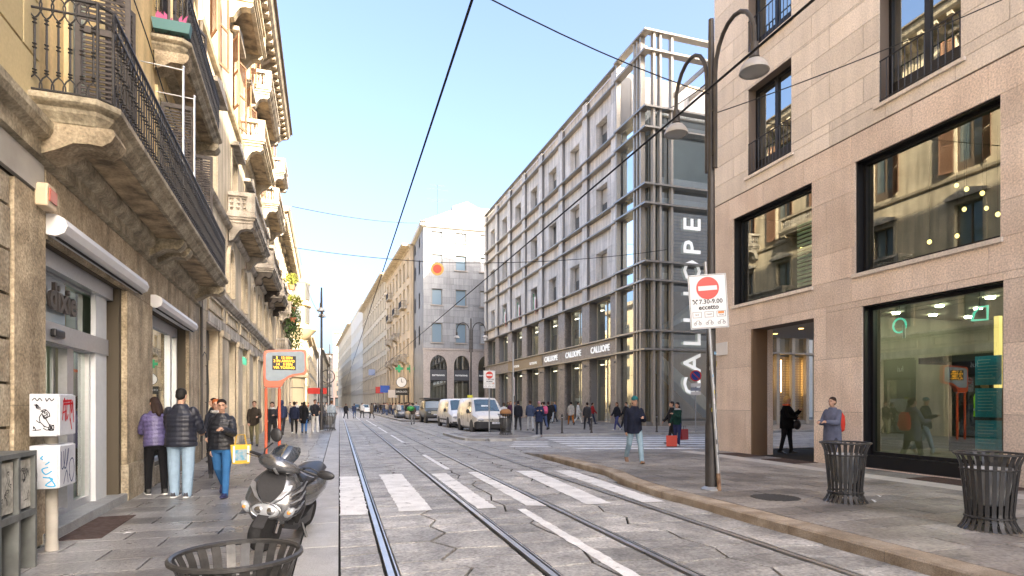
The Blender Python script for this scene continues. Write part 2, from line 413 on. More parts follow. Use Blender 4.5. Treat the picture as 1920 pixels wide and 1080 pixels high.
for i,(a,b,c,d) in enumerate([(10.78,11.5,7.2,9.0),(10.78,11.5,12.0,13.2),(10.78,11.5,13.9,15.1)]):
    t=E('cellar_grate',((a+b)/2,(c+d)/2,.14)); tag(t,'brown metal cellar grate in the right pavement, %s'%['under the large shop window','before the open corner passage','beside the corner pillar'][i],'grate','cellar grates')
    O('frame',wallholes(-(b-a)/2,(b-a)/2,-(d-c)/2,(d-c)/2,0,.012,[(-(b-a)/2+.03,(b-a)/2-.03,-(d-c)/2+.03,(d-c)/2-.03)]),m_rust,t,rot=(R(-90),0,0))
    n=int((d-c)/.06); gg=G()
    for j in range(1,n): yy=-(d-c)/2+(d-c)*j/n; gg.box(-(b-a)/2+.02,(b-a)/2-.02,yy-.018,yy+.018,-.0,.009)
    O('bars',gg,m_rust,t)
t=E('drain_cover',(6.6,7.75,.142)); tag(t,'round slotted drain cover in the pavement near the lamp post','drain cover')
gg=G()
for j in range(-6,7):
    w=math.sqrt(max(0,.36**2-(j*.055)**2)); gg.box(-w,w,j*.055-.017,j*.055+.017,0,.004)
O('bars',gg,mat('dark iron',(.045,.045,.045),.5,n2=(50,.3)),t)
# entrance step and the sunken mat of the left shop are with that building; a grate in the left pavement:
t=E('drain_grate',(-1.05,9.2,.083)); tag(t,'square iron drain grate in the left pavement near the scooter','grate')
gg=G()
for j in range(-4,5): gg.box(-.3,.3,j*.05-.016,j*.05+.016,0,.005); gg.box(j*.07-.01,j*.07+.01,-.21,.21,0,.004)
O('bars',gg,MT['dark iron'],t)
# ---- square in front of the glass corner shop, and the far right pavement
SQ=[(5.4,26.6),(5.55,25.4),(6.2,24.75),(7.2,24.65),(8.4,25.6),(9.4,27.6),(60,27.6),(60,78),(9.4,78),(9.4,31.5),(8.6,30.2),(5.4,30.2)]
sq=O('pavement_square',G().prism(SQ,'z',-.05,.096),m_sideR); sq['kind']='structure'
for pts in (SQ[:7][::-1],SQ[8:12][::-1],[SQ[11],SQ[0]][::-1]):
    kerbrun([(x,y) for x,y in pts][::-1],.26,.118,sq,m_kerb,L=1.0)
P=Pave('pavement_slab',m_sideR,sq,0,.096,'pavement_slabs_far')
irr(P,9.66,34,27.9,77,26,.6,jx=.0,jy=.0); irr(P,5.7,9.0,26.4,30.1,4,.6,jx=0,jy=0); P.done()
fr=O('pavement_far_right',G().prism([(5.4,54),(6.2,52.5),(9.4,51),(9.4,78.1),(30,78.1),(30,300),(3.2,300),(4.6,122)],'z',-.05,.117),m_sideR); fr['kind']='structure'
kerbrun([(4.6,122),(5.4,54),(6.2,52.5)][::-1] if 0 else [(6.2,52.5),(5.4,54),(4.6,122)],.25,.135,fr,m_kerb,L=2.0)
# ================================================================ RIGHT: pink granite building
m_pk=mat('pink granite',(.77,.64,.53),.6,var=.1,c2=(.63,.5,.4),n1=(1.2,.7),n2=(30,.24),bump=(70,.3),streak=.07)
m_pku=mat('pale granite',(.8,.71,.61),.6,var=.1,c2=(.7,.62,.53),n1=(1.0,.6),n2=(30,.15),bump=(60,.2),streak=.08)
m_joint=mat('granite joint',(.2,.16,.13),.9)  # wall behind the panels, dark in the open joints
m_blackf=mat('black window frame',(.018,.018,.02),.35,metal=.4)
m_dark=mat('dark interior',(.05,.05,.05),.9)
m_int=mat('shop interior wall',(.33,.3,.25),.8,n1=(1,.4),c2=(.22,.2,.17))
m_intg=mat('green grey interior',(.16,.2,.17),.8,n1=(.8,.5),c2=(.09,.11,.1))
m_glass=glassmat('shop glass',(.66,.9,.78),.14)
m_glass2=glassmat('window glass',(.55,.65,.65),.4)
m_warm=mat('warm lamp',(.9,.7,.4),.5,em=(1,.58,.18),ems=.9)
m_steel=mat('brushed aluminium',(.55,.56,.57),.35,metal=.85,n2=(30,.05))
m_iron=mat('wrought iron',(.035,.033,.033),.5,metal=.3,n2=(60,.3))
m_woodb=mat('walnut counter',(.14,.08,.05),.5,n1=(4,.5),c2=(.09,.05,.03))
m_teal=mat('teal neon sign',(.2,.75,.6),.4,em=(.2,.9,.7),ems=.12)
m_white=mat('white paint',(.78,.78,.77),.45,n2=(20,.05))
pink=E('granite_shop_building',(11.6,16.4,0),R(-90),'pink granite corner building with large black framed shop windows, on the right','building')
PH=26.0
holes=[(1.8,4.16,-.1,3.8),(5.6,8.62,.16,3.87),(10.4,13.4,.16,3.87),(.96,4.09,4.62,7.28),(5.41,8.57,4.66,7.28),(10.2,13.4,4.66,7.28)]
ups=[]
for k in range(5):
    zb=8.33+3.62*k
    if zb+2.6<PH-.5:
        for a,b in((1.63,3.37),(6.05,7.85),(10.6,12.4),(15,16.8),(19.5,21.3)): ups.append((a,b,zb,zb+2.57))
wall=O('wall',wallholes(0,41,0,PH,-.55,-.03,holes+ups),m_joint,pink)
def fl(name,*a): return a
panels('panel',m_pk,wall,0,14.2,.12,7.95,-.03,1.52,1.3,holes,stag=.5,gap=.007,th=.03)
panels('panel',m_pku,wall,0,9.2,7.955,15.6,-.03,1.55,.6,ups,stag=.37,gap=.012,th=.026)
O('upper_cladding',wallholes(0,9.2,15.6,PH,-.03,-.004,ups),m_pku,wall); O('rear_cladding',wallholes(9.21,41,7.955,PH,-.03,-.004,ups),m_pku,wall)
O('rear_base_cladding',wallholes(14.21,41,.12,7.94,-.03,0,[]),m_pk,wall)
O('coping',G().box(-.2,41,-.25,.8,PH,PH+.35),m_pku,pink)
# body: floors, and unseen tall rear blocks added to shade the glass tower (the corner passage is open underneath)
body=G().box(.0,41,9,19,0,PH+8).box(.0,41,19.001,60,0,PH+13); body.box(.02,41,.56,9,13,PH-.2); body.box(4.22,41,.56,9,3.95,4.3); body.box(.02,41,.56,9,7.5,8.0); body.box(.02,41,.56,9,11.2,11.6)
O('body',body,m_int,pink)
north=O('side_wall',G().box(-.02,.5,.56,60,3.9,PH-.1).box(-.02,.5,6.2,60,0,3.9),m_pku,pink)
O('passage_pillar',G().box(0,1.8,.551,.75,.1,3.86),m_pk,pink)
O('passage_ceiling',G().box(.02,4.2,.56,9,3.83,3.94).box(.02,4.2,8.9,9,.1,3.83),mat('passage ceiling',(.4,.36,.3),.6),pink)
for x,y in((.9,1.6),(2.2,1.4),(3.3,1.7),(2.6,3.6),(1.2,3.2)):
    t=O('downlight',G().lathe([(.05,3.815),(.07,3.815),(.07,3.83)],10,(x,y,0)),m_warm,pink)
O('passage_side',G().box(4.18,4.3,.56,9,.1,3.9),m_pk,pink)
O('entrance_jamb',G().box(1.8,1.86,-.02,.5,.1,3.8),mat('bronze trim',(.24,.16,.1),.4,metal=.6),pink)
def pinkwin(u0,u1,z0,z1,name,sill=True,mull=()):
    w=O(name,wallholes(u0+.0,u1-.0,z0,z1,-.34,-.22,[(u0+.1,u1-.1,z0+.1,z1-.09)]),m_blackf,pink)
    O('pane',G().quad((u0+.1,.28,z0+.1),(u1-.1,.28,z0+.1),(u1-.1,.28,z1-.09),(u0+.1,.28,z1-.09)),m_glass,w)
    O('reveal',wallholes(u0,u1,z0,z1,-.22,-.05,[(u0+.025,u1-.025,z0+.025,z1-.025)]),m_blackf,w)
    if sill: O('sill',G().box(u0-.06,u1+.05,-.05,.1,z0-.09,z0-.003),m_pku,w)
    return w
pinkwin(.96,4.09,4.62,7.28,'display_window'); pinkwin(5.41,8.57,4.66,7.28,'display_window'); pinkwin(10.2,13.4,4.66,7.28,'display_window')
w=pinkwin(5.6,8.62,.42,3.87,'shop_window',False); O('plinth',G().box(5.6,8.62,.06,.5,.12,.42),m_blackf,w)
w=pinkwin(10.4,13.4,.42,3.87,'shop_window',False); O('plinth',G().box(10.4,13.4,.06,.5,.12,.42),m_blackf,w)
for i,(a,b,z0,z1) in enumerate(ups):
    w=O('french_window',wallholes(a,b,z0,z1,-.36,-.28,[(a+.07,(a+b)/2-.06,z0+.45,z1-.08),((a+b)/2+.06,b-.07,z0+.45,z1-.08)]),m_blackf,pink)
    O('pane',G().quad((a+.07,.33,z0+.45),(b-.07,.33,z0+.45),(b-.07,.33,z1-.08),(a+.07,.33,z1-.08)),m_glass2,w)
    O('lining',G().box(a,b,.5,.54,z0,z1),m_intg,w)
    if z0<15:
        O('sill',G().box(a-.12,b+.1,-.05,.3,z0-.08,z0-.003),m_pku,w)
        g=G().tube([(a-.0,.02,z0+.95),(b+.0,.02,z0+.95)],.018,6).tube([(a,.02,z0+.08),(b,.02,z0+.08)],.014,6)
        n=12
        for k in range(n+1): x=a+.02+(b-a-.04)*k/n; g.tube([(x,.02,z0+.02),(x,.02,z0+.95)],.011,5)
        O('railing',g,m_iron,w)
# shop interior behind the large window
O('shop_room',G().box(4.31,14,5.2,5.3,.3,3.95).box(4.31,14,.56,5.2,.3,.42).box(13.9,14,.56,5.2,.42,3.9).box(4.31,4.4,.56,5.2,.42,3.9).box(4.31,14,.56,5.2,3.88,3.945),m_int,pink)
for k in range(5):
    for j in range(3): O('fill_downlight',G().lathe([(.02,3.84),(.08,3.84),(.08,3.87)],10,(5.1+1.1*k,1.6+1.2*j,0)),mat('shop fill light',(.9,.85,.7),.5,em=(1,.86,.62),ems=14.),pink)  # downlights added to brighten the dark shop room
q=random.Random(12)
for k in range(34):
    u=q.uniform(4.6,9.4); z=.45+.38*q.randint(1,6); w=q.uniform(.12,.4); O('shelf_goods',G().box(u,u+w,4.75,5.1,z,z+q.uniform(.12,.32)),mat('goods%d'%(k%7),[(.5,.3,.1),(.1,.2,.25),(.55,.5,.4),(.3,.05,.05),(.1,.25,.12),(.6,.55,.2),(.2,.2,.22)][k%7],.7),pink)
for j in range(1,7): O('shelf',G().box(4.5,9.5,4.7,5.2,.4+.38*j,.435+.38*j),m_woodb,pink)
O('dark_booth',G().box(5.2,7.0,3.2,3.3,.42,2.6).box(5.2,7.0,2.2,3.3,2.6,2.75),m_dark,pink)
t=tag(O('service_counter',G().box(-1.2,1.2,-.3,.3,0,1.05).box(-1.25,1.25,-.36,.36,1.05,1.1),m_woodb,loc=(16.1,8.9,.43),rot=(0,0,R(90))),'brown counter inside the large shop window','counter')
for i,(u,s) in enumerate(((6.0,'O'),(7.75,'D'))):
    t=E('hanging_sign',(12.25,16.4-u,3.4),R(-90)); tag(t,'teal lit %s hanging in the large shop window'%('ring with a short stem' if i==0 else 'rounded corner shape'),'sign')
    g=G()
    if i==0: g.tube([(.16*math.cos(a*math.pi/8),0,.16*math.sin(a*math.pi/8)) for a in range(17)],.022,6); 
    else: g.tube([(-.15,0,-.1),(-.1,0,.05),(.0,0,.14),(.15,0,.15),(.15,0,-.12),(-.15,0,-.1)],.022,6)
    O('tube',g,m_teal,t)
    if i==0: O('stem',G().box(.1,.16,-.03,-.01,-.3,-.0),m_white,t)
    O('cord',G().tube([(0,0,.15),(0,0,.46)],.004,4),m_dark,t)
t=tag(O('strip_lamp',G().box(-.05,.05,-.05,.05,-.75,.75),mat('amber strip',(.9,.6,.25),.5,em=(1,.6,.2),ems=.25),loc=(13.2,8.95,2.7)),'tall amber light strip glowing inside the large shop window','lamp')
m_blue=mat('blue poster',(.03,.33,.55),.4,n2=(30,.2))
for k in range(3):
    t=E('window_poster',(11.95,8.28,1.02+.62*k),R(-90)); tag(t,'blue printed notice taped inside the shop window, %s of three'%['lowest','middle','topmost'][k],'poster','blue window notices')
    O('sheet',G().box(-.24,.24,-.004,.004,-.28,.28),m_blue,t)
    g=G()
    for r in range(7): g.box(-.19,.02+.16*rnd.random(),-.007,-.0045,.2-.06*r,.214-.06*r)
    O('print_lines',g,mat('pale print',(.35,.6,.75),.5),t)
t=tag(O('paper_notice',G().box(-.2,.2,-.003,.003,-.14,.14),mat('beige paper',(.45,.38,.32),.7),loc=(11.95,8.28,.6),rot=(0,0,R(-90))),'beige paper notice under the blue posters in the shop window','poster')
# upstairs room: pendant bulbs, blinds
O('upstairs_room',G().box(.6,14,5.4,5.5,4.3,7.5).box(13.9,14,.56,5.4,4.3,7.5).box(.56,.62,.56,5.4,4.3,7.5),m_intg,pink)
for i in range(16):
    u,d,z=(rnd.uniform(5.6,8.5) if i<13 else rnd.uniform(1.1,3.9)),rnd.uniform(1.0,3.6),rnd.uniform(5.3,6.8)
    t=E('pendant_bulb',(11.6+d,16.4-u,z)); tag(t,'small glowing pendant bulb inside the %s upstairs window'%('large right' if i<13 else 'smaller left'),'lamp','pendant bulbs in the upstairs windows '+('right' if i<13 else 'left'))
    O('bulb',G().ell((0,0,0),(.045,.045,.055),8,6),m_warm,t,smooth=True); O('cord',G().tube([(0,0,.05),(0,0,7.49-z)],.004,4),m_dark,t)
bl=E('slat_blind',(12.2,12.9,4.75),R(-90)); tag(bl,'white horizontal slat blind behind the smaller upstairs window','blind')
for k in range(16): boxo('slat',m_white,bl,-.55,1.0,-.02,.02,.1+.11*k,.16+.11*k)
# marble street name plate, logo lettering on glass
t=tag(O('street_name_plate',G().box(-.3,.3,-.02,0,-.2,.2),mat('marble plate',(.75,.73,.7),.4,n1=(6,.3),c2=(.6,.58,.56)),loc=(11.59,16.0,3.35),rot=(0,0,R(-90))),'small white marble street name plate on the corner pillar','sign')
text('lettering','Camicissima',.0001,m_white,pink,(0,3,2)) if 0 else None
for u,sz in((6.35,.17),(7.9,.17)):
    pass
# ================================================================ stone and glass corner shop (right, across the side street)
m_st=mat('pale grey stone',(.74,.71,.66),.6,var=.1,c2=(.6,.575,.53),n1=(.6,.7),n2=(12,.1),bump=(40,.1),streak=.22)
m_stj=mat('stone joint',(.25,.245,.24),.9)
m_spand=mat('beige stone spandrel',(.76,.69,.6),.6,var=.08,c2=(.64,.58,.5),n1=(.7,.6),n2=(12,.08),streak=.22)
m_gran=mat('brown speckled granite',(.3,.26,.235),.4,var=.08,c2=(.17,.15,.135),n1=(3,.6),n2=(14,.35))
m_ledge=mat('bronze grey steel',(.32,.3,.27),.4,metal=.6,n2=(10,.1))
m_fin=mat('bronze fins',(.42,.38,.32),.45,metal=.4,n2=(10,.08))
m_wglass=mat('dark reflecting glass',(.03,.045,.055),.03,spec=1.0,coat=1.0)
m_cglass=glassmat('corner glass',(.75,.84,.84),.34)
m_uglass=glassmat('upper tower glass',(.88,.94,.94),.5); m_lglass=glassmat('lower shop glass',(.9,.92,.88),.08)
m_slat=mat('timber louvre',(.2,.16,.125),.7,n2=(6,.2))
m_gold=mat('gold sign panel',(.3,.22,.12),.5,n2=(6,.1))
m_sgn=mat('white sign letters',(.85,.85,.83),.4,em=(1,1,.97),ems=.08)
m_shopin=mat('bright shop interior',(.38,.33,.26),.8,n1=(.5,.8),c2=(.2,.16,.12))
cal=E('corner_fashion_store',(20.1,35.8,0),R(-88.4),'grey stone store with glass corner tower and tall vertical white letters','building')
CW=41.0
LED=[(5.3,6.55),(9.95,11.2),(15.1,16.4),(20.2,21.6),(25.4,26.7)]
PIL=[-4.45-5.2*i for i in range(8)]     # pilaster centres
holes=[];wins=[]
for i in range(7):
    c=PIL[i]-2.55
    for z0 in (11.35,16.55,21.75): wins.append((c-1.0,c+1.0,z0,z0+2.35))
    holes.append((PIL[i+1]+.75,PIL[i]-.75,6.55,9.9)); holes.append((PIL[i+1]+.75,PIL[i]-.75,.12,5.3))
wall=O('wall',wallholes(-CW,-3.9,0,26.6,-.9,-.06,holes+wins),m_stj,cal)
# stone panels: bays, spandrels, pilasters
for i in range(7):
    a,b=PIL[i+1]+.45,PIL[i]-.45
    for (l,t),z1 in zip(LED[1:4],(15.05,20.15,25.35)):
        panels('panel',m_spand,wall,a,b,l+.05,t-.08,-.06,1.45,1.2,(),stag=0,gap=.012,th=.03)
        w=[x for x in wins if a<x[0]<b]
        panels('panel',m_st,wall,a,b,t+.06,z1,-.06,1.1 if 0 else 2.15,1.25,w,stag=0,gap=.012,th=.03)
    panels('panel',m_spand,wall,a,b,25.5,26.6,-.06,1.45,1.2,(),stag=0,gap=.012,th=.03)
for i in range(8):
    p=PIL[i]
    t=O('pilaster',G().box(p-.42,p+.42,-.2,-.0,9.97,26.62),m_stj,cal)
    for k in range(14):
        z=10.0+1.185*k; boxo('panel',m_st,t,p-.45,p+.45,.2,.23,z+.006,z+1.179)
    O('granite_pillar',G().box(p-.75,p+.75,-.12,.6,.1,5.28).box(p-.75,p+.75,-.12,.6,6.56,9.93),m_gran,cal)
for l,t in LED:
    for z in (l,t): O('ledge',G().box(-CW-.1,-3.92,-.42,.05,z-.045,z+.045),m_ledge,cal)
for a,b,z0,z1 in wins:
    lowgreen=False
    w=O('window',wallholes(a,b,z0,z1,-.62,-.55,[(a+.06,(a+b)/2-.03,z0+.06,z1-.06),((a+b)/2+.03,b-.06,z0+.06,z1-.06)]),m_ledge,cal)
    O('pane',G().quad((a+.06,.6,z0+.06),(b-.06,.6,z0+.06),(b-.06,.6,z1-.06),(a+.06,.6,z1-.06)),m_wglass,w)
    O('reveal',G().box(a-.01,a+.02,.03,.54,z0,z1).box(b-.02,b+.01,.03,.54,z0,z1).box(a,b,.03,.54,z1-.02,z1+.01),m_st,w)
q=random.Random(8)
for o in [c for c in cal.children if c.name.startswith('window') and 'flag' not in c.name]:
    if q.random()<.55:
        vs=[v.co for v in o.data.vertices]; a,b=min(v.x for v in vs)+.08,max(v.x for v in vs)-.08; z0,z1=min(v.z for v in vs)+.08,max(v.z for v in vs)-.08; h=q.choice((.3,.5,.7,.95)); half=q.random()<.4
        O('blind',G().box(a,(a+b)/2-.03 if half else b,.585,.592,z1-(z1-z0)*h,z1),mat('blind%d'%q.randint(0,2),q.choice(((.55,.52,.46),(.42,.4,.36),(.62,.6,.57))),.8),o)
for i in range(7):
    a,b=PIL[i+1]+.75,PIL[i]-.75
    for z0,z1 in((6.55,9.9),(.12,5.3)):
        w=O('shop_window',wallholes(a,b,z0,z1,-.62,-.55,[(a+.07,(a+b)/2-.04,z0+.1,z1-.1),((a+b)/2+.04,b-.07,z0+.1,z1-.1)]),m_fin,cal)
        O('pane',G().quad((a+.07,.6,z0+.1),(b-.07,.6,z0+.1),(b-.07,.6,z1-.1),(a+.07,.6,z1-.1)),m_cglass,w)
q=random.Random(4)
for i in range(7):
    a,b=PIL[i+1]+.75,PIL[i]-.75
    for z0,z1 in((6.6,9.7),(.15,5.0)):
        for k in range(3):
            x=a+.3+q.random()*(b-a-1.6); w=q.uniform(.4,1.3); h=q.uniform(.9,(z1-z0)*.9); dd=q.uniform(1.3,4)
            O('shop_display',G().box(x,x+w,dd,dd+.3,z0,z0+h),mat('display%d'%(k+3*(i%3)),[(.7,.65,.55),(.06,.06,.07),(.45,.2,.12),(.25,.3,.32),(.6,.5,.3),(.12,.1,.09),(.75,.74,.7),(.3,.12,.1),(.2,.22,.2)][(k+3*i)%9],.8),cal)
        O('ceiling_lamps',G().box(a+.4,b-.4,2.0,2.2,z1-.02,z1+.03),mat('store lamps',(.9,.85,.7),.5,em=(1,.85,.6),ems=1.6),cal)
# flags: small banners in the lower bays
for i in (3,4,5):
    c=PIL[i]-2.55
    t=E('window_flag',(0,0,0)); t.parent=None
    t.location=cal.matrix_basis@Vector((c+.35,-.15,12.1)); t.rotation_euler=cal.rotation_euler; tag(t,'green white and red flag on the stone store front, %s to the glass tower'%{3:'nearest',4:'middle one',5:'farthest'}[i],'flag','flags on the stone store')
    for k,(cc) in enumerate(((.02,.25,.1),(.75,.75,.72),(.6,.04,.05))):
        g=G()
        for j in range(5):
            x0=-.0+.28*k+.056*j; y=lambda q: .05*math.sin(q*14)
            g.quad((x0,y(x0),-.9-.2*k),(x0+.056,y(x0+.056),-.9-.2*k),(x0+.056,y(x0+.056),.9-.35*k),(x0,y(x0),.9-.35*k))
        O('cloth',g,mat('flag%d'%k,cc,.8),t)
    O('pole',G().tube([(-.05,.1,-.5),(0,-.1,1.0)],.02,6),m_iron,t)
# interior slab floors, back wall
for z in (5.6,10.2,15.4,20.5): O('floor_slab',G().box(-CW,-.4,.95,7,z,z+.5).box(-.4,19,1.2,7,z,z+.5) if 0 else G().box(-CW,-.4,.95,6.9,z,z+.5),m_white,cal)
O('body',G().box(-CW,-3.0,7,30,0,21.5).box(-CW,-4.2,.95,30,21.55,26.4).box(-CW,-CW+.4,.9,30,0,26.4),m_shopin,cal)
O('penthouse_wall',G().box(-4.2,-3.9,.95,30,21.6,25.9),m_st,cal)
for k in range(7):
    for j in range(3): boxo('panel',m_st,cal,-3.9,-3.87,-(1.0+1.9*k),-(1.0+1.9*k+1.88),21.75+1.35*j,21.75+1.35*j+1.33)
# fascia with shop lettering
O('fascia',G().box(-CW,-3.95,-.2,.3,5.36,6.48),m_gran,cal)
sg=O('sign_panel',G().box(PIL[5]-.2,PIL[3]+.55,-.24,-.19,5.42,6.44),m_gold,cal)
text('lettering','terranova',.55,m_sgn,sg,(PIL[4]-2.4,-.26,5.85)); text('lettering','terranova',.55,m_sgn,sg,(PIL[3]-2.0,-.26,5.85))
for k in range(3): text('lettering','CALLIOPE',.72,m_sgn,cal,(PIL[k]-2.3,-.24,5.9),ext=.03,bold=.012,spacing=1.05)
for p in PIL: O('spot_light',G().tube([(p+.5,-.1,4.7),(p+.5,-.4,4.75)],.03,6).lathe([(.09,0),(.12,.2)],8,(p+.5,-.42,4.6)),m_ledge,cal)
# glass corner tower: bronze fins and ledges on both faces
def fin(u,n,w=.12,d=.3,z0=.1,z1=26.65): return G().box(u-w/2,u+w/2,-n-d,-n,z0,z1)
for u in (-3.75,-1.15,-.75,-.3): O('corner_fin',G().box(u-.08,u+.08,-.42,-.08,.1,26.6),m_fin,cal)
O('tower_base',G().box(-3.9,.3,-.3,.4,.1,.4).box(-.2,.3,.4,19,.1,.4),m_ledge,cal)
for v in (.25,.75,1.65): O('corner_fin',G().box(.08,.42,v-.08,v+.08,.1,26.6),m_fin,cal)
for v in (6.3,7.9,9.2,10.6,12,13.3,14.6,16,17.4): O('corner_fin',G().box(.05,.34,v-.13,v+.13,.1,21.5),m_fin,cal)
for z in [x for p in LED for x in p]:
    w=.62 if z<25 else .5
    O('ledge',G().box(-3.9,.55,-.55,.0,z-.06,z+.06).box(.0,.55,0,19,z-.061,z+.059),m_ledge if z<25 else m_fin,cal)
O('pergola_beams',G().box(-3.9,.2,-.35,-.15,25.5,25.75).box(-.1,.1,.1,19,25.55,25.8),m_fin,cal)
for v in (4.5,6.0,9,12,15): O('pergola_rafter',G().box(-3.88,.0,v-.07,v+.07,25.0,25.3),m_fin,cal)
gz=[(.4,5.24),(5.36,6.48),(6.6,9.9),(10.02,11.14),(11.27,15.03),(15.17,16.33),(16.47,20.13),(20.27,21.53)]
for z0,z1 in gz:
    O('pane',G().quad((-3.67,.02,z0),(-1.23,.02,z0),(-1.23,.02,z1),(-3.67,.02,z1)),m_uglass if z0>9.9 else m_cglass,cal)
    O('pane',G().quad((-.67,.02,z0),(-.05,.02,z0),(-.05,.02,z1),(-.67,.02,z1)),m_cglass,cal)
    O('pane',G().quad((-.02,.05,z0),(-.02,1.57,z0),(-.02,1.57,z1),(-.02,.05,z1)),m_cglass,cal)
    O('pane',G().quad((-.02,1.73,z0),(-.02,6.2,z0),(-.02,6.2,z1),(-.02,1.73,z1)),m_cglass if z0<20 else m_uglass,cal)
    for a,b in zip((6.4,8.0,9.3,10.7,12.1,13.4,14.7,16.1),(7.8,9.1,10.5,11.9,13.2,14.5,15.9,17.3)):
        O('pane',G().quad((-.02,a,z0),(-.02,b,z0),(-.02,b,z1),(-.02,a,z1)),m_lglass if z0<6 else m_cglass,cal)
# louvres and blinds behind the front glass
lv=O('louvre_screen',G().box(-.36,-.3,1.8,6.1,9.95,15.0),m_dark,cal)
for k in range(22): O('slat',G().box(-.3,-.22,1.8,6.1,10.05+.225*k,10.2+.225*k),m_slat,lv)
O('roller_blind',G().box(-.32,-.3,1.8,6.1,16.5,20.1),m_white,cal); O('roller_blind',G().box(-3.65,-1.25,.3,.32,16.5,20.1),m_white,cal)
O('tower_core',G().box(-3.4,-3.0,.5,18.5,.1,21.5).box(-3.3,-.3,.8,18.5,21.45,21.56),m_shopin,cal)
O('floor_slab',G().box(-3.0,-.42,.5,18.5,5.4,6.4).box(-3.0,-.42,.5,18.5,10.0,11.1).box(-3,-.42,.5,18.5,15.2,16.3).box(-3,-.42,.5,18.5,20.3,21.4),mat('grey floor edge',(.3,.29,.27),.7),cal)
es=O('escalator',G().prism([(1.5,5.2),(6.0,1.6),(6.0,.6),(1.5,4.2)],'x',-2.2,-1.0).prism([(1.5,6.6),(6.0,9.8),(6.0,8.8),(1.5,6.5)],'x',-2.2,-1.0),m_white,cal)
bb=O('gold_screen',G().box(-1.1,-1.0,11,18,.5,5.2),m_gold,cal)
for k in range(90): pass
bt=G()
for k in range(16):
    for j in range(24): bt.box(-1.0,-.94,11.1+.28*k,11.1+.28*k+.14,.7+.19*j,.78+.19*j)
O('gold_screen_studs',bt,mat('brass studs',(.5,.38,.2),.35,metal=.6),bb)['kind']='stuff'
for k in range(9): O('fill_rod',G().tube([(-.7,6.8+1.25*k,4.9),(-.7,6.8+1.25*k,2.2+.3*(k%3))],.03,6),mat('store fill rods',(.9,.7,.4),.5,em=(1,.62,.25),ems=4.),cal)  # glowing rods added to warm the store behind the fins
# billboard behind the street side tower glass, tall letters on the front
po=tag(O('shop_poster',G().box(-1.15,1.15,-.02,.02,-1.4,1.4),mat('poster pale',(.62,.7,.8),.5,n1=(.8,1),c2=(.2,.4,.7),n2=(3,.25))),'blue and white fashion poster inside the glass tower above the entrance','poster')
po.location=cal.matrix_basis@Vector((-2.45,.14,8.2)); po.rotation_euler=cal.rotation_euler
po2=O('white_panel',G().box(-1.15,1.15,-.025,-.021,-1.4,-.6),m_white,po); text('lettering','CALLIOPE',.42,mat('navy letters',(.03,.08,.25),.5),po,(0,-.035,-1.0))
for k,ch in enumerate('CALLIOPE'):
    text('tower_letter',ch,1.95,m_sgn,cal,(.12,3.5,2.85+1.6*k+(.0)),rot=(R(90),R(-90),R(90)),ext=.03,bold=.02)
rs=tag(O('sale_poster',G().box(-.5,.5,-.02,.02,-.7,.7),mat('red poster',(.55,.03,.03),.5),),'red sale poster behind the ground floor glass of the tower','poster')
rs.location=cal.matrix_basis@Vector((-2.3,.5,1.6)); rs.rotation_euler=cal.rotation_euler
# ================================================================ LEFT: yellow house with the iron balcony (nearest)
m_lst=mat('weathered brown stone',(.4,.345,.255),.8,var=.1,c2=(.2,.155,.1),n1=(3.5,.75),n2=(30,.35),bump=(30,.7),streak=.22)
m_lsts=mat('sandy pier stone',(.48,.395,.275),.8,c2=(.24,.19,.125),n1=(3.2,.7),n2=(30,.32),bump=(35,.6),streak=.3)
m_lj=mat('dark stone joint',(.09,.075,.055),.9)
m_plas=mat('ochre plaster',(.76,.58,.3),.85,var=.03,c2=(.56,.43,.24),n1=(.9,.8),n2=(20,.1),bump=(25,.15),streak=.25)
m_plasb=mat('pale ochre blocks',(.6,.5,.29),.85,var=.05,c2=(.47,.39,.23),n1=(.8,.6),n2=(30,.06))
m_mould=mat('dirty moulding stone',(.46,.4,.29),.8,c2=(.17,.145,.105),n1=(4.5,.75),n2=(30,.28),bump=(25,.5),streak=.25)
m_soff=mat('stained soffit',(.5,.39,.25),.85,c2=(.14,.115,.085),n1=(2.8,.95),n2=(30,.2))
m_shut=mat('grey brown shutter',(.085,.075,.07),.6,n2=(20,.15))
m_wfr=mat('pale green window wood',(.56,.62,.56),.5,n2=(15,.05))
m_alu=mat('satin aluminium',(.5,.51,.53),.38,metal=.6,n2=(25,.05))
m_boxw=mat('white shutter box',(.75,.75,.76),.35,n1=(3,.3),c2=(.6,.6,.6))
m_oglass=mat('old window glass',(.12,.16,.17),.05,spec=1.,coat=1.)
yel=E('ochre_house',(-3.14,7.87,0),R(93),'ochre plastered house with long wrought iron balcony above a shop, nearest on the left','building')
FW=[(.42,2.05),(5.0,6.6)]; 
holes=[(-.2,2.72,-.1,3.42),(4.55,8.15,.42,3.42)]
uph=[(a,b,z,z+2.75) for z in(4.9,8.62,12.3) for a,b in((.62,1.82),(5.2,6.4),(7.7,8.7),(-4.5,-3.3))]
wall=O('wall',wallholes(-9,9.8,0,4.35,-.6,-.03,holes),m_lj,yel)
O('upper_wall',wallholes(-9,9.8,4.35,21,-.6,-.02,uph),m_plas,yel)
panels('stone_block',m_lst,wall,-6,-.98,.1,3.85,-.03,1.25,.43,(),gap=.028,th=.045,jit=.002)
boxo('pilaster_stone',m_lsts,wall,-.96,-.22,-.03,.035,.1,1.6); boxo('pilaster_stone',m_lsts,wall,-.96,-.22,-.03,.035,1.603,3.85)
boxo('pier_stone',m_lsts,wall,2.86,4.52,-.03,.05,.66,2.2); boxo('pier_stone',m_lsts,wall,2.86,4.52,-.03,.05,2.203,3.42); boxo('pier_plinth',m_lst,wall,2.84,4.54,-.03,.075,.07,.655)
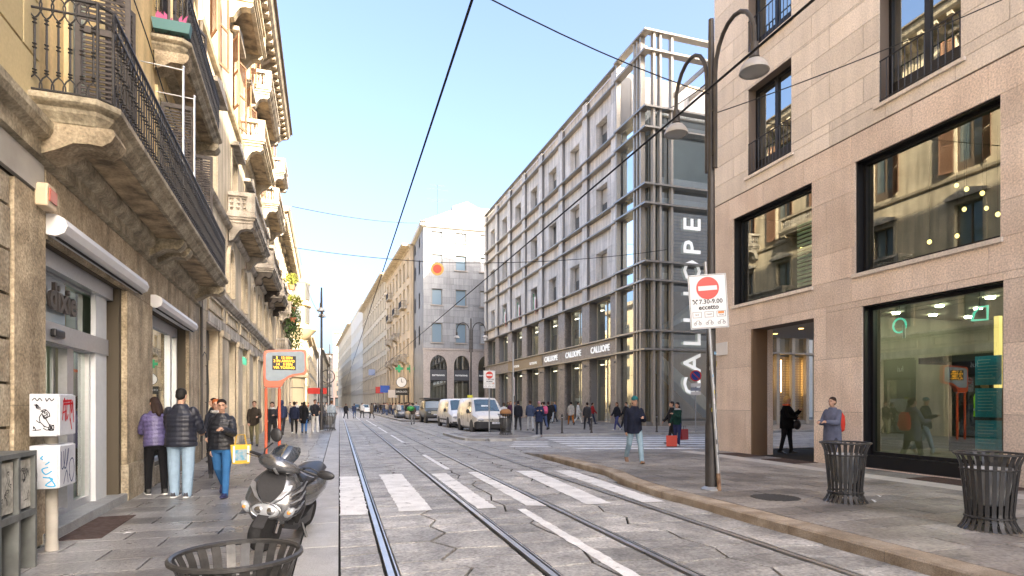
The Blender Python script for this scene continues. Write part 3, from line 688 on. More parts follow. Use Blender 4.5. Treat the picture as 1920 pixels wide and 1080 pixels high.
boxo('lintel_stone',m_lsts,wall,-.2,2.0,-.03,.03,3.44,4.2); boxo('lintel_stone',m_lsts,wall,2.004,4.5,-.03,.03,3.44,4.2); boxo('lintel_stone',m_lsts,wall,4.504,6.4,-.03,.03,3.44,4.2); boxo('lintel_stone',m_lsts,wall,6.404,8.2,-.03,.03,3.44,4.2)
boxo('pier_stone',m_lsts,wall,8.2,9.76,-.03,.04,.6,2.2); boxo('pier_stone',m_lsts,wall,8.2,9.76,-.03,.04,2.204,4.2); boxo('pier_plinth',m_lst,wall,8.18,9.78,-.03,.07,.07,.595)
boxo('window_plinth',m_lst,wall,4.56,8.14,-.2,.02,.07,.41)
# belt course: fascia and stepped moulding
g=G().prism([(-(.02),4.22),(-.02-.07,4.24),(-.09,4.4),(-.17,4.45),(-.2,4.52),(-.2,4.6),(0.05,4.63),(.05,4.2)],'x',-9,9.79); O('belt_course',g,m_mould,yel)
boxo('fascia',mat('grey painted fascia',(.42,.4,.36),.8,c2=(.27,.25,.22),n1=(1.5,.8)),yel,-9,-.3,.0,.05,3.88,4.2)
panels('plaster_block',m_plasb,yel,-6,-.35,4.66,8.3,-.02,1.5,.62,(),gap=.03,th=.05)
O('roof_cornice',G().prism([(0,20.6),(-.8,20.75),(-.9,21),(-.9,21.2),(.5,21.4),(.5,20.6)],'x',-9,9.8),m_mould,yel)
O('body',G().box(-9,9.8,4.2,16,0,20.9).box(-9,9.8,.62,4.2,4.0,4.3).box(-9,9.8,.62,4.2,8,8.3).box(-9,9.8,.62,4.2,11.8,12.2).box(-9,9.8,.62,4.2,15.5,20.9).box(9.6,9.79,.61,4.2,0,15.5),m_int,yel)
# ---- shutters and french windows
def louvre(w,h,n=22):
    g=G().box(0,.06,-.02,.02,0,h).box(w-.06,w,-.02,.02,0,h).box(.06,w-.06,-.02,.02,0,.08).box(.06,w-.06,-.02,.02,h-.08,h).box(.06,w-.06,-.02,.02,h*.5-.04,h*.5+.04)
    return g
def slats(w,h,n=24):
    g=G()
    for k in range(n):
        z=.1+(h-.2)*k/n
        if abs(z-h*.5)<.06: continue
        g.prism([(-.02,z),(-.014,z-.008),(.02,z+.036),(.014,z+.044)],'x',.06,w-.06)
    return g
LV=louvre(.58,2.6).mesh('shutter'); LV.materials.append(m_shut); LS=slats(.58,2.6,42).mesh('slats'); LS.materials.append(m_shut)
def french(b,a,c,z,h=2.75,fr=m_wfr,opened=True,shm=None):
    m=(a+c)/2
    w=O('french_window',wallholes(a,c,z,z+h,-.3,-.2,[(a+.08,m-.04,z+.5,z+h-.08),(m+.04,c-.08,z+.5,z+h-.08)]),fr,b)
    O('pane',G().quad((a+.08,.26,z+.5),(c-.08,.26,z+.5),(c-.08,.26,z+h-.08),(a+.08,.26,z+h-.08)),m_oglass,w)
    O('surround',wallholes(a-.16,c+.16,z-.0,z+h+.16,-.03,.03,[(a,c,z-.1,z+h)]),m_plasb if b is yel else m_bst,w)
    if opened:
        for x,rz in((a-.01,R(-84) if b is yel and z<5 else R(205)),(c+.01,R(-22))):
            s=O('shutter',LV,shm,b,loc=(x,-.05,z+.06),rot=(0,0,rz)); O('slats',LS,shm,s)
    return w
for a,b,z,_ in uph: french(yel,a,b,z,opened=(z<12 or a>0))
# ---- iron balcony
def baluster_mesh(mi):
    g=G(); g.tube([(0,0,.2),(0,0,.78)],.0105,6)
    for z in(.22,.25,.48,.52,.74,.78): g.lathe([(.008,z-.014),(.024,z),(.008,z+.014)],7)
    for s in(-1,1):
        g.tube([(0,0,.79),(s*.028,0,.82),(s*.058,0,.88),(s*.062,0,.95),(s*.04,0,1.01),(s*.004,0,1.045)],.008,5)
        g.tube([(0,0,.2),(s*.035,0,.165),(s*.06,0,.11),(s*.064,0,.05)],.008,5)
    me=g.mesh('baluster',smooth=True); me.materials.append(mi); return me
BM=baluster_mesh(m_iron)
def iron_balcony(b,u0,u1,n,z,ch=.16,brk=(),name='balcony',th=.24):
    """moulded stone slab with scroll brackets and a wrought iron railing with cut corners"""
    def outline(d): return [(u0-d,0.04),(u0-d,-n+ch-d*.4),(u0+ch-d*.4,-n-d),(u1-ch+d*.4,-n-d),(u1+d,-n+ch-d*.4),(u1+d,.04)]
    g=G(); rings=[]
    for d,zz in((-.12,z-th),(-.1,z-th+.03),(-.05,z-th+.09),(-.04,z-th+.13),(.01,z-.08),(.03,z-.06),(.03,z)): rings.append([(x,y,zz) for x,y in outline(d)])
    g.loft(rings); slab=O(name,g,m_mould,b)
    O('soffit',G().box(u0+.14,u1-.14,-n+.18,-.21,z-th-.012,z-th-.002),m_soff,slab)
    for (c,w,dp) in brk:
        p=[(-.02,z-th),(-n*dp,z-th),(-n*dp-.02,z-th-.06),(-n*dp+.02,z-th-.14),(-n*dp*.86,z-th-.2),(-n*dp*.7,z-th-.19),(-n*dp*.5,z-th-.2),(-n*dp*.32,z-th-.28),(-n*dp*.15,z-th-.34),(-.02,z-th-.36)]
        O('bracket',G().prism(p,'x',c-w/2,c+w/2),m_mould if c>u0+1 else m_lsts,b)
    rl=O('railing',G().tube([(x,y,z+1.055) for x,y in outline(-.05)],.02,6).tube([(x,y,z+.9) for x,y in outline(-.05)],.014,6).tube([(x,y,z+.05) for x,y in outline(-.05)],.014,6),m_iron,b)
    O('corner_post',G().tube([(u0+.05+.0,-n+ch+.0,z),(u0+.05,-n+ch,z+1.06)],.016,6).tube([(u0+ch+.02,-n+.05,z),(u0+ch+.02,-n+.05,z+1.06)],.016,6),m_iron,rl)
    k=round((u1-u0-2*ch-.1)/.128); 
    for i in range(k+1): O('baluster',BM,None,rl,loc=(u0+ch+.05+(u1-u0-2*ch-.1)*i/k,-n+.05,z))
    k=max(2,round((n-ch)/.135))
    for x in(u0+.05,u1-.05):
        for i in range(k+1): O('baluster',BM,None,rl,loc=(x,-.06-(n-ch-.1)*i/k,z),rot=(0,0,R(90)))
    return slab
iron_balcony(yel,-.62,9.3,.78,4.86,brk=((-.28,.42,.95),(4.25,.3,.8),(4.85,.3,.8),(8.9,.4,.95)))
iron_balcony(yel,4.7,9.4,.62,8.6,ch=.12,brk=((4.98,.38,.95),(9.1,.38,.95)))
fb=tag(O('flower_box',G().prism([(-.3,0),(.3,0),(.33,.2),(-.33,.2)],'y',-.09,.09),mat('teal planter',(.1,.2,.2),.6)),'teal flower box hanging on the side of the upper balcony','planter')
fb.location=yel.matrix_basis@Vector((4.72,-.33,8.68)); fb.rotation_euler=(0,0,R(93+90))
O('soil',G().box(-.28,.28,-.075,.075,.195,.205),mat('soil',(.05,.035,.025),.9),fb)
g=G()
for k in range(14):
    x=rnd.uniform(-.25,.25); h=rnd.uniform(.08,.2); a=rnd.uniform(-.06,.06); g.quad((x,0,.2),(x+.03,.01,.2+h*.5),(x+a,.02,.2+h),(x-.03,.01,.2+h*.6))
O('flowers',g,mat('pink flowers',(.5,.12,.25),.7),fb)
# clothes line posts standing on the long balcony
for i,(u,zt) in enumerate(((3.8,7.58),(4.9,7.6))):
    t=E('railing_post',yel.matrix_basis@Vector((u,-.68,4.87)),R(93)); tag(t,'thin steel post with a bar to the wall on the long balcony, %s one'%['nearer','farther'][i],'post','balcony posts')
    O('post',G().tube([(0,0,0),(0,0,zt-4.87)],.02,6),m_steel,t); O('bar',G().tube([(0,0,zt-4.9),(0,.66,zt-4.86)],.012,6),m_steel,t); O('cap',G().ell((0,0,zt-4.85),(.03,.03,.03),8,6),m_steel,t)
# cables and gas pipe on the plaster
def cable(name,pts,r,label,m=None,cat='cable'): return tag(O(name,G().tube(pts,r,5),m or m_iron,smooth=True),label,cat)
cable('wall_cable',[yel.matrix_basis@Vector(p) for p in[(2.6,-.06,9.4),(3.11,-.06,8.3),(4.12,-.06,8.15),(5.36,-.06,7.85),(7.8,-.06,7.5),(9.7,-.06,6.6)]],.012,'black cable running down across the ochre plaster wall')
cable('wall_pipe',[yel.matrix_basis@Vector(p) for p in[(9.85,-.07,.1),(9.85,-.07,12)]],.035,'thin dark downpipe between the ochre house and the ornate house',mat('pipe',(.1,.09,.08),.6))
cable('loose_wire',[yel.matrix_basis@Vector(p) for p in[(9.95,-.08,2.9),(10.15,-.1,3.05),(10.5,-.1,3.0),(10.8,-.1,2.5),(10.95,-.1,2.0),(10.8,-.1,1.5),(10.4,-.1,1.15),(10.1,-.08,.95)]],.012,'loose black wire hanging in a loop beside the downpipe')
# ---- shop entrance
sh=E('shop_entrance',(0,0,0)); bpy.data.objects.remove(sh)
ent=O('shopfront',wallholes(-.2,2.62,.2,3.42,-.32,-.22,[(-.12,2.54,2.62,3.2),(-.1,.33,.26,2.34),(.41,1.2,.26,2.34),(1.42,2.02,.3,2.34)]),m_alu,yel)
O('pane',G().quad((-.12,.27,2.62),(1.28,.27,2.62),(1.28,.27,3.2),(-.12,.27,3.2)),mat('frosted mirror pane',(.45,.5,.5),.06,spec=1.,coat=1.),ent); O('pane',G().quad((1.32,.27,2.62),(2.54,.27,2.62),(2.54,.27,3.2),(1.32,.27,3.2)),m_glass,ent)
for a,b in((-.1,.33),(.41,1.2)): O('sliding_door',wallholes(a-.03,b+.03,.22,2.4,-.4,-.36,[(a+.03,b-.03,.38,2.36)]),m_alu,ent); O('pane',G().quad((a,.38,.36),(b,.38,.36),(b,.38,2.36),(a,.38,2.36)),m_glass,ent)
O('pane',G().quad((1.42,.27,.3),(2.02,.27,.3),(2.02,.27,2.34),(1.42,.27,2.34)),m_glass,ent)
O('side_panel',G().box(2.1,2.6,.16,.22,.2,3.4),mat('pale grey panel',(.6,.63,.65),.4,n2=(10,.04)),ent); O('transom_bar',G().box(-.2,2.62,.14,.24,2.36,2.6),m_alu,ent)
O('door_sensor',G().box(.42,.72,.08,.15,2.42,2.52),m_blackf,ent,bev=.02)
text('lettering','dixie',.46,mat('dark metal letters',(.07,.06,.055),.4),ent,(.98,.2,2.93),ext=.02,bold=.012)
O('mirror_band',G().box(-.2,2.7,.1,.2,3.22,3.42),m_alu,ent)
O('threshold',G().box(-.3,3.25,-.06,.6,.06,.2),mat('grey granite step',(.3,.31,.31),.5,c2=(.22,.22,.22),n1=(3,.6),n2=(60,.2)),yel,bev=.012)
mt=O('door_mat',G().box(-.1,1.38,-.52,-.08,.07,.086),m_rust,None); mt.location=yel.location; mt.rotation_euler=yel.rotation_euler; tag(mt,'long brown doormat grate sunk before the shop step','doormat')
def rollbox(u0,u1,z):
    g=G(); P=[(.05,z-.1),(-.12,z-.12),(-.2,z-.08),(-.23,z),(-.2,z+.08),(-.12,z+.12),(.05,z+.11)]
    g.prism(P,'x',u0,u1); o=O('shutter_box',g,m_boxw,yel,smooth=True); O('shutter_box_end',G().prism([(y,zz) for y,zz in P],'x',u0-.05,u0-.002),m_boxw,o); O('guide_slot',G().box(u0,u1,-.13,-.1,z-.135,z-.12),m_dark,o)
rollbox(-.15,3.45,3.6); rollbox(4.5,8.3,3.52)
w=O('shop_window',wallholes(4.57,8.13,.42,3.42,-.3,-.2,[(4.65,7.35,.5,3.2),(7.5,8.05,.5,3.2)]),m_alu,yel); O('pane',G().quad((4.65,.26,.5),(8.05,.26,.5),(8.05,.26,3.2),(4.65,.26,3.2)),m_glass2,w)
O('shop_room',G().box(-.6,9.5,3.9,4.0,0,3.95).box(-.6,9.5,.62,4,.05,.19).box(-.7,-.6,.62,4,.2,3.95).box(3.4,3.5,.62,4,.2,3.95).box(-.6,9.5,.62,3.9,3.9,3.97),mat('shop inside beige',(.3,.27,.2),.8,em=(1,.9,.65),ems=.015,n1=(.7,.6),c2=(.22,.2,.14)),yel)  # room shell itself glows faintly, warm room light put into its material
for k in range(5): O('clothes_rail',G().box(.2+.45*k,.5+.45*k,2.2,2.6,.5,1.7),mat('clothes%d'%k,[(.3,.25,.2),(.1,.1,.12),(.4,.35,.3),(.2,.1,.1),(.12,.15,.14)][k],.9),yel)
al=E('alarm_box',yel.matrix_basis@Vector((-.38,0,3.72)),R(93)); tag(al,'cream alarm box with red orange lens on the stone pilaster','alarm box')
O('case',G().prism([(-.12,.0),(.12,.0),(.13,.2),(.1,.25),(-.1,.25),(-.13,.2)],'y',-.15,-.03),mat('cream plastic',(.6,.48,.33),.5),al,bev=.015); O('lens',G().box(-.1,.1,-.165,-.151,.06,.2),mat('red lens',(.5,.08,.03),.3),al,bev=.01)
# ================================================================ LEFT: ornate house with stone balconies
m_bst=mat('cream ornate stone',(.6,.51,.37),.8,c2=(.4,.33,.23),n1=(1.1,.8),n2=(20,.15),bump=(25,.3),streak=.3)
m_bst2=mat('grey stone balcony',(.58,.52,.43),.8,c2=(.28,.245,.2),n1=(1.6,.9),n2=(25,.2),bump=(25,.4),streak=.35)
m_rend=mat('cream render',(.66,.56,.4),.85,c2=(.48,.4,.28),n1=(.8,.8),n2=(18,.1),streak=.28)
m_osh=mat('red brown shutter',(.22,.12,.075),.7,n2=(8,.15))
m_dkst=mat('soot dark carving',(.1,.085,.07),.9,c2=(.05,.042,.036),n1=(4,.7))
orn=E('ornate_house',(-3.65,17.68,0),R(91.3),'cream house with stone balustrade balconies and deep bracketed cornice on the left','building')
OL=25.0
dh=[(1.0,3.2,-.1,3.95),(4.8,6.9,-.1,3.95),(8.3,10.4,-.1,3.95),(12,14.1,-.1,3.95),(15.6,17.7,-.1,3.95),(19.2,21.3,-.1,3.95)]
mh=[(c-.6,c+.6,5.5,7.2) for c in (2.0,5.6,9.4,12.6,15.6,18.8,22)]
uh=[(c-.65,c+.65,z,z+2.7) for z in(8.15,12.35,16.05) for c in(2.2,6.7,10.4,14.2,17.8,21.6)]
wall=O('wall',wallholes(0,OL,0,20,-.6,-.02,dh+mh+uh),m_rend,orn)
panels('stone_block',m_bst,wall,.02,.95,.1,4.9,-.02,.9,.52,(),gap=.02,th=.05)
for a,b in((3.22,4.78),(6.92,8.28),(10.42,11.98),(14.12,15.58),(17.72,19.18),(21.32,24.9)):
    O('pier',G().box(a+.08,b-.08,-.09,-.0,.1,4.0).box(a+.04,b-.04,-.13,-.0,.1,.75).box(a+.04,b-.04,-.14,0,3.8,4.0),m_bst,wall)
O('architrave',G().box(.97,OL,-.07,0,4.02,4.3),m_bst2,wall)
for i in range(7): O('frieze_panel',wallholes(1.3+3.4*i,3.9+3.4*i,4.4,4.85,.0,.05,[(1.4+3.4*i,3.8+3.4*i,4.48,4.78)]),m_bst,wall)
O('string_course',G().prism([(.05,4.9),(-.06,4.93),(-.12,5.0),(-.2,5.06),(-.2,5.14),(.05,5.18)],'x',0,OL),m_bst2,orn)
O('string_course',G().prism([(.05,7.75),(-.1,7.8),(-.16,7.9),(.05,7.95)],'x',0,OL),m_bst2,orn); O('string_course',G().prism([(.05,12.0),(-.1,12.03),(-.14,12.15),(.05,12.18)],'x',0,OL),m_bst,orn)
for i,(a,b,z0,z1) in enumerate(dh):
    w=O('shop_door',wallholes(a,b,.1,z1,-.4,-.3,[(a+.1,b-.1,.15,2.85),(a+.1,b-.1,3.0,z1-.08)]),m_blackf,orn); O('pane',G().quad((a+.1,.36,.15),(b-.1,.36,.15),(b-.1,.36,z1-.08),(a+.1,.36,z1-.08)),m_glass2,w)
    O('lintel',G().box(a-.1,b+.1,-.06,.02,z1,z1+.12),m_bst2,w); O('fascia_sign',G().box(a+.1,b-.1,.26,.3,3.0,z1-.1),mat('black sign board',(.03,.03,.04),.4),w)
t=text('lettering','DIEGO',.42,mat('green lit letters',(.1,.5,.3),.4,em=(.15,.9,.5),ems=.1),orn,(9.35,-.02,3.4),ext=.02,bold=.01)
for k in(0,1): text('lettering','TEZENIS' if 0 else 'lui',.4,m_white,orn,((dh[k][0]+dh[k][1])/2,.22,3.4),ext=.01)
O('interior_back',G().box(0,OL,1.2,14,0,19.9),m_intg,orn)
for a,b,z0,z1 in mh:
    m=(a+b)/2
    w=O('arched_window',G().box(a,b,.3,.36,z0,z1).box(m-.03,m+.03,.26,.3,z0,z1),m_oglass,orn)
    P=[(a-.14,z0),(a,z0)]+[(m+(b-a)/2*math.cos(t_),z1-.62+(b-a)/2*1.0*math.sin(t_)) for t_ in [math.pi*(1-k/8) for k in range(9)]]+[(b,z0),(b+.14,z0)]+[(m+((b-a)/2+.14)*math.cos(t_),z1-.62+((b-a)/2+.14)*math.sin(t_)) for t_ in [math.pi*k/8 for k in range(9)]]
    O('arch_surround',G().prism(P,'y',-.09,.02),m_bst,w)
for i,(a,b,z0,z1) in enumerate(uh):
    w=french(orn,a,b,z0,2.7,fr=mat('dark window wood',(.16,.12,.09),.6),opened=(z0>12),shm=m_osh)
    if z0<12.9: O('pediment',G().prism([(a-.3,z1+.2),(b+.3,z1+.2),(b+.34,z1+.32),((a+b)/2,z1+.62),(a-.34,z1+.32)],'y',-.28,.02),m_bst2,w)
    else: O('hood',G().box(a-.25,b+.25,-.2,.02,z1+.2,z1+.34),m_bst,w)
BS=G().lathe([(.05,0),(.05,.05),(.035,.08),(.03,.12),(.06,.24),(.05,.34),(.03,.44),(.045,.48),(.05,.5)],8).mesh('baluster',smooth=True); BS.materials.append(m_bst2)
def stone_balcony(b,u0,u1,z,n=.88,pierced=False,carved=False,m=None):
    m=m or m_bst2
    g=G()
    for d,zz,hh in((-.06,z-.26,.1),(0,z-.16,.08),(.05,z-.08,.08)): g.box(u0-d,u1+d,-n-d,.04,zz,zz+hh+.0005*d)
    sl=O('balcony',g,m,b)
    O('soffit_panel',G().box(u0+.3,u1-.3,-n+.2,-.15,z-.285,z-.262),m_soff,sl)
    for c in(u0+.28,u1-.28):
        p=[(-.02,z-.26),(-n+.08,z-.26),(-n+.06,z-.36),(-n+.16,z-.46),(-n+.3,z-.44),(-n*.45,z-.5),(-n*.3,z-.68),(-n*.2,z-.86),(-.02,z-.92)]
        O('bracket',G().prism(p,'x',c-.17,c+.17),m_dkst if carved else m,b)
        if carved: O('bracket_carving',G().lathe([(.02,-.2),(.13,-.19),(.15,0),(.13,.19),(.02,.2)],8,(c,-n+.24,z-.4),'x').lathe([(.02,-.2),(.15,-.19),(.17,0),(.15,.19),(.02,.2)],8,(c,-.22,z-.75),'x'),m_dkst,b)
    O('parapet_base',G().box(u0,u1,-n,-n+.2,z,z+.12).box(u0,u0+.2,-n+.2,0,z,z+.12).box(u1-.2,u1,-n+.2,0,z,z+.12),m,sl)
    O('hand_rail',G().box(u0-.03,u1+.03,-n-.03,-n+.23,z+.66,z+.8).box(u0-.03,u0+.23,-n+.23,0,z+.66,z+.8).box(u1-.23,u1+.03,-n+.23,0,z+.66,z+.8),m,sl)
    for c in(u0+.1,u1-.1): O('pedestal',G().box(c-.12,c+.12,-n-.01,-n+.24,z+.12,z+.66),m,sl)
    if pierced:
        for a,c,ax in((u0+.25,u1-.25,'u'),(-n+.25,-.02,'n')):
            hs=[];k=int((c-a)/.16)
            for i in range(k):
                for j in range(3):
                    x=a+(c-a)*(i+.2)/k; hs.append((x,x+(c-a)/k*.6,z+.16+.16*j,z+.27+.16*j))
            if ax=='u': O('pierced_panel',wallholes(a,c,z+.12,z+.66,n-.16,n-.06,hs),m,sl)
            else:
                for uu in(u0+.05,u1-.15):
                    o=O('pierced_panel',wallholes(a,c,z+.12,z+.66,0,.1,hs),m,sl,loc=(uu,0,0),rot=(0,0,R(90)))
                    o.location=(uu+.0,0,0)
    else:
        k=int((u1-u0-.5)/.17)
        for i in range(k): O('baluster',BS,None,sl,loc=(u0+.33+(u1-u0-.66)*i/max(1,k-1),-n+.1,z+.13))
        for uu in(u0+.1,u1-.1):
            for i in range(4): O('baluster',BS,None,sl,loc=(uu,-.1-(n-.4)*i/3,z+.13))
stone_balcony(orn,5.0,10.6,8.3,pierced=True); stone_balcony(orn,13.2,18.6,8.3,pierced=True,carved=True); stone_balcony(orn,20.5,24.4,8.3,carved=True)
stone_balcony(orn,8.5,13.5,12.5,m=m_bst); stone_balcony(orn,16.5,21.8,12.5)
stone_balcony(orn,5.0,8.9,16.2,m=m_bst); stone_balcony(orn,11.6,17.2,16.2); stone_balcony(orn,21.8,24.7,16.2)
g=G().prism([(.1,19.3),(-.12,19.35),(-.2,19.55),(-.85,19.6),(-.95,19.7),(-1.05,19.9),(-1.05,20.0),(.1,20.1)],'x',-.1,OL+.2); O('cornice',g,m_bst,orn)
for i in range(34):
    u=.3+.74*i; O('cornice_bracket',G().prism([(.0,19.58),(-.82,19.58),(-.8,19.42),(-.55,19.38),(-.35,19.2),(-.12,19.1),(.0,19.1)],'x',u-.13,u+.13),m_bst,orn)
O('gutter',G().tube([(-.1,-1.1,20.02),(OL+.2,-1.1,20.02)],.075,6),mat('gutter metal',(.25,.2,.14),.5,metal=.4),orn)
O('roof',G().prism([(-1.05,20.1),(.1,20.1),(8,23),(8,20.0),(.1,20.02)],'x',0,OL),mat('roof tiles',(.25,.13,.08),.9),orn)
# ================================================================ LEFT: lower house with dentil cornice, then the round corner bay and far houses
def simple_house(name,label,loc,rz,L,H,dep,floors,cols,ww,wh,mw,ms,glass=None,cor=.7,shop=0,group=None,shutter=None,lowmat=None,sills=True):
    b=E(name,loc,rz,label,'building',group)
    hs=[]
    for z in floors:
        for c in cols: hs.append((c-ww/2,c+ww/2,z,z+wh))
    sh=[]
    if shop:
        k=max(1,int(L/4.2))
        for i in range(k): sh.append((L*(i+.18)/k,L*(i+.82)/k,.1,shop))
    O('wall',wallholes(0,L,0,H,-.5,0,hs+sh),mw,b)
    if lowmat: O('base_cladding',wallholes(-.01,L+.01,.1,shop+.9,0.001,.06,[(a,c,-.1,d) for a,_,_,d in[] for c in[]]+sh),lowmat,b)
    O('body',G().box(0,L,.9,dep,0,H-.05),mw,b)
    me=None
    fg=G()
    f0=wallholes(-ww/2,ww/2,0,wh,-.3,-.22,[(-ww/2+.07,-.04,.07,wh-.07),(.04,ww/2-.07,.07,wh-.07)]).mesh('window'); f0.materials.append(m_wfr2)
    p0=G().quad((-ww/2,.28,0),(ww/2,.28,0),(ww/2,.28,wh),(-ww/2,.28,wh)).mesh('pane',fix=False); p0.materials.append(glass or m_oglass)
    s0=G().box(-ww/2-.15,ww/2+.15,-.16,.1,-.14,-.005).box(-ww/2-.18,ww/2+.18,-.2,.02,wh+.15,wh+.3).box(-ww/2-.13,-ww/2-.004,-.06,.02,0,wh+.15).box(ww/2+.004,ww/2+.13,-.06,.02,0,wh+.15).mesh('surround'); s0.materials.append(ms)
    qq=random.Random(int(L*10))
    for a,c,z0,z1 in hs:
        w=O('window',f0,None,b,loc=((a+c)/2,0,z0)); O('pane',p0,None,w)
        if sills: O('surround',s0,None,w)
        if qq.random()<.45: O('blind',G().box(-ww/2+.07,ww/2-.07,.265,.272,wh*qq.choice((.2,.4,.6)),wh-.07),mat('blind%d'%qq.randint(0,2),(.5,.48,.42),.8),w)
    for a,c,z0,z1 in sh:
        w=O('shop_window',wallholes(a,c,z0,z1,-.4,-.3,[(a+.12,c-.12,z0+.3,z1-.7)]),m_blackf,b); O('pane',G().quad((a,.36,z0),(c,.36,z0),(c,.36,z1-.6),(a,.36,z1-.6)),glass or m_oglass,w)
    if cor: O('cornice',G().prism([(.1,H-.7),(-.1,H-.65),(-.2,H-.4),(-cor,H-.3),(-cor-.1,H),(.1,H+.05)],'x',-.1,L+.1),ms,b)
    return b
m_wfr2=mat('window frame grey brown',(.3,.27,.22),.6)
lo=simple_house('dentil_house','lower cream house with toothed cornice and green plants on its balcony','%s' if 0 else (-4.2,42.7,0),R(91.3),23,15.0,12,[5.6,8.8,11.8],[2,5.2,8.4,11.6,14.8,18,21],1.2,2.1,m_rend,m_bst,cor=.9,shop=4.2)
for i in range(46): boxo('dentil',m_bst,lo,.2+.5*i,.45+.5*i,.2,.82,14.35,14.62)
for u,z in((5,8.6),(1.2,5.4),(10,8.6)): stone_balcony(lo,u,u+4.2,z,n=.8,carved=(z<6))
rb=E('round_bay_house',(-4.8,68,0),R(91.3),'sunlit yellow house with rounded stone corner bay on the left','building')
m_mattg=mat('dull dark glass',(.1,.1,.095),.5); m_ysun=mat('yellow corner stone',(.62,.52,.34),.8,c2=(.46,.38,.24),n1=(.4,.6),n2=(20,.06))  # bay panes: dark rough glass, dulled so it mirrors little sky
O('wall',G().box(0,22,0,14,0,17),m_ysun,rb)
O('corner_bay',G().lathe([(2.0,0),(2.0,4.4),(2.25,4.5),(2.25,4.8),(2.0,4.9),(2.0,8.6),(2.5,8.9),(3.0,9.5),(3.2,9.7),(3.2,10.0),(2.4,10.1),(2.4,12.2),(2.7,12.3),(2.7,12.6),(2.4,12.7),(2.4,14.6),(2.6,14.8),(2.6,15.2),(1.8,16.6),(.9,17.4),(.05,17.8)],20,(1.0,.8,0)),m_ysun,rb,smooth=True)
for z in(5.4,10.4,13.0):
    for a in(-150,-110,-70,-35):
        r=2.02 if z<6 else 2.42
        O('window',G().box(-.5,.5,-.06,.06,0,1.7),m_mattg,rb,loc=(1.0+r*math.cos(R(a)),.8+r*math.sin(R(a)),z),rot=(0,0,R(a+90)))
for z in(5.4,8.6,11.8):
    for c in(6,9.5,13,16.5,20): O('window',G().box(c-.6,c+.6,-.05,.1,z,z+2),m_mattg,rb)
O('cornice',G().prism([(.1,16.4),(-.6,16.6),(-.7,17.1),(.1,17.1)],'x',3.5,22.1),m_bst,rb)
m_far1=mat('far pale facade',(.62,.58,.52),.8,c2=(.5,.46,.41),n1=(.2,.5)); m_far2=mat('far pink facade',(.62,.45,.36),.8,c2=(.5,.36,.3),n1=(.2,.5)); m_far3=mat('far white facade',(.7,.69,.66),.8,c2=(.58,.57,.55),n1=(.2,.5))
simple_house('far_left_house','yellow plain house beyond the round corner bay on the left',(-5.3,90.5,0),R(91.0),40,14,10,[5,8,11],[3+4*i for i in range(9)],1.3,1.9,m_ysun,m_bst,shop=4)
simple_house('far_left_house','pale house far down the street on the left behind the lamp post',(-6.0,131,0),R(90.6),60,16,10,[5,8.4,11.8],[4+5*i for i in range(11)],1.5,2,m_far1,m_bst,shop=4)
simple_house('far_left_house','white house at the far left end of the street',(-5.5,195,0),R(89.6),90,19,10,[5,8.6,12.2,15.4],[4+6*i for i in range(14)],1.8,2.2,m_far3,m_bst,shop=4)
# ================================================================ white corner building and the houses beyond it (right side of the street)
m_wst=mat('white grey stone cladding',(.36,.365,.37),.6,var=.14,c2=(.29,.295,.3),n1=(.4,.6),n2=(8,.07),streak=.12)
m_wj=mat('white stone joint',(.2,.205,.21),.9)
m_skyglass=mat('sky glass',(.2,.28,.34),.15,spec=.6)
m_tan=mat('tan ornate stone',(.7,.57,.4),.8,streak=.2,c2=(.54,.43,.3),n1=(.3,.6),n2=(15,.06))
m_tan2=mat('light tan stone',(.76,.66,.5),.8,streak=.15,c2=(.64,.55,.42),n1=(.3,.5),n2=(15,.05))
m_warmw=mat('warm white render',(.72,.68,.6),.7,n1=(.3,.4),c2=(.62,.58,.5)); m_greyb=mat('grey rustic base',(.45,.4,.36),.75,c2=(.33,.29,.27),n1=(.6,.6),n2=(8,.15))
wb=E('white_corner_building',(11.5,84.0,0),0,'white stone corner building with square windows and arched shop fronts, mid picture','building')
rows=[(24.9,26.3),(20.9,23.0),(15.8,18.1),(10.4,13.2)]
cols=[(1.2,2.7),(4.65,6.2),(8.3,9.8),(12,13.5),(16,17.5)]
hs=[(a,b,z0,z1) for z0,z1 in rows for a,b in cols]
ar=[(.95,3.4),(4.4,6.7),(8.0,10.2),(12,14.3)]
hs2=[(a,b,.1,8.6) for a,b in ar]
wall=O('wall',wallholes(0,26,0,27.2,-.5,-.03,hs+hs2),m_wj,wb)
panels('panel',m_wst,wall,0,11.5,9.6,27.0,-.03,1.45,.92,hs,stag=.43,gap=.03,th=.03)
O('rear_cladding',wallholes(11.51,26,9.6,27,-.03,-.002,hs),m_wst,wall)
O('base',wallholes(-.02,26,.1,9.3,-.03,.04,[(a,b,0,8.7) for a,b in ar]),m_greyb,wb); O('base_course',G().box(-.1,26,-.12,.02,9.3,9.58),m_greyb,wb)
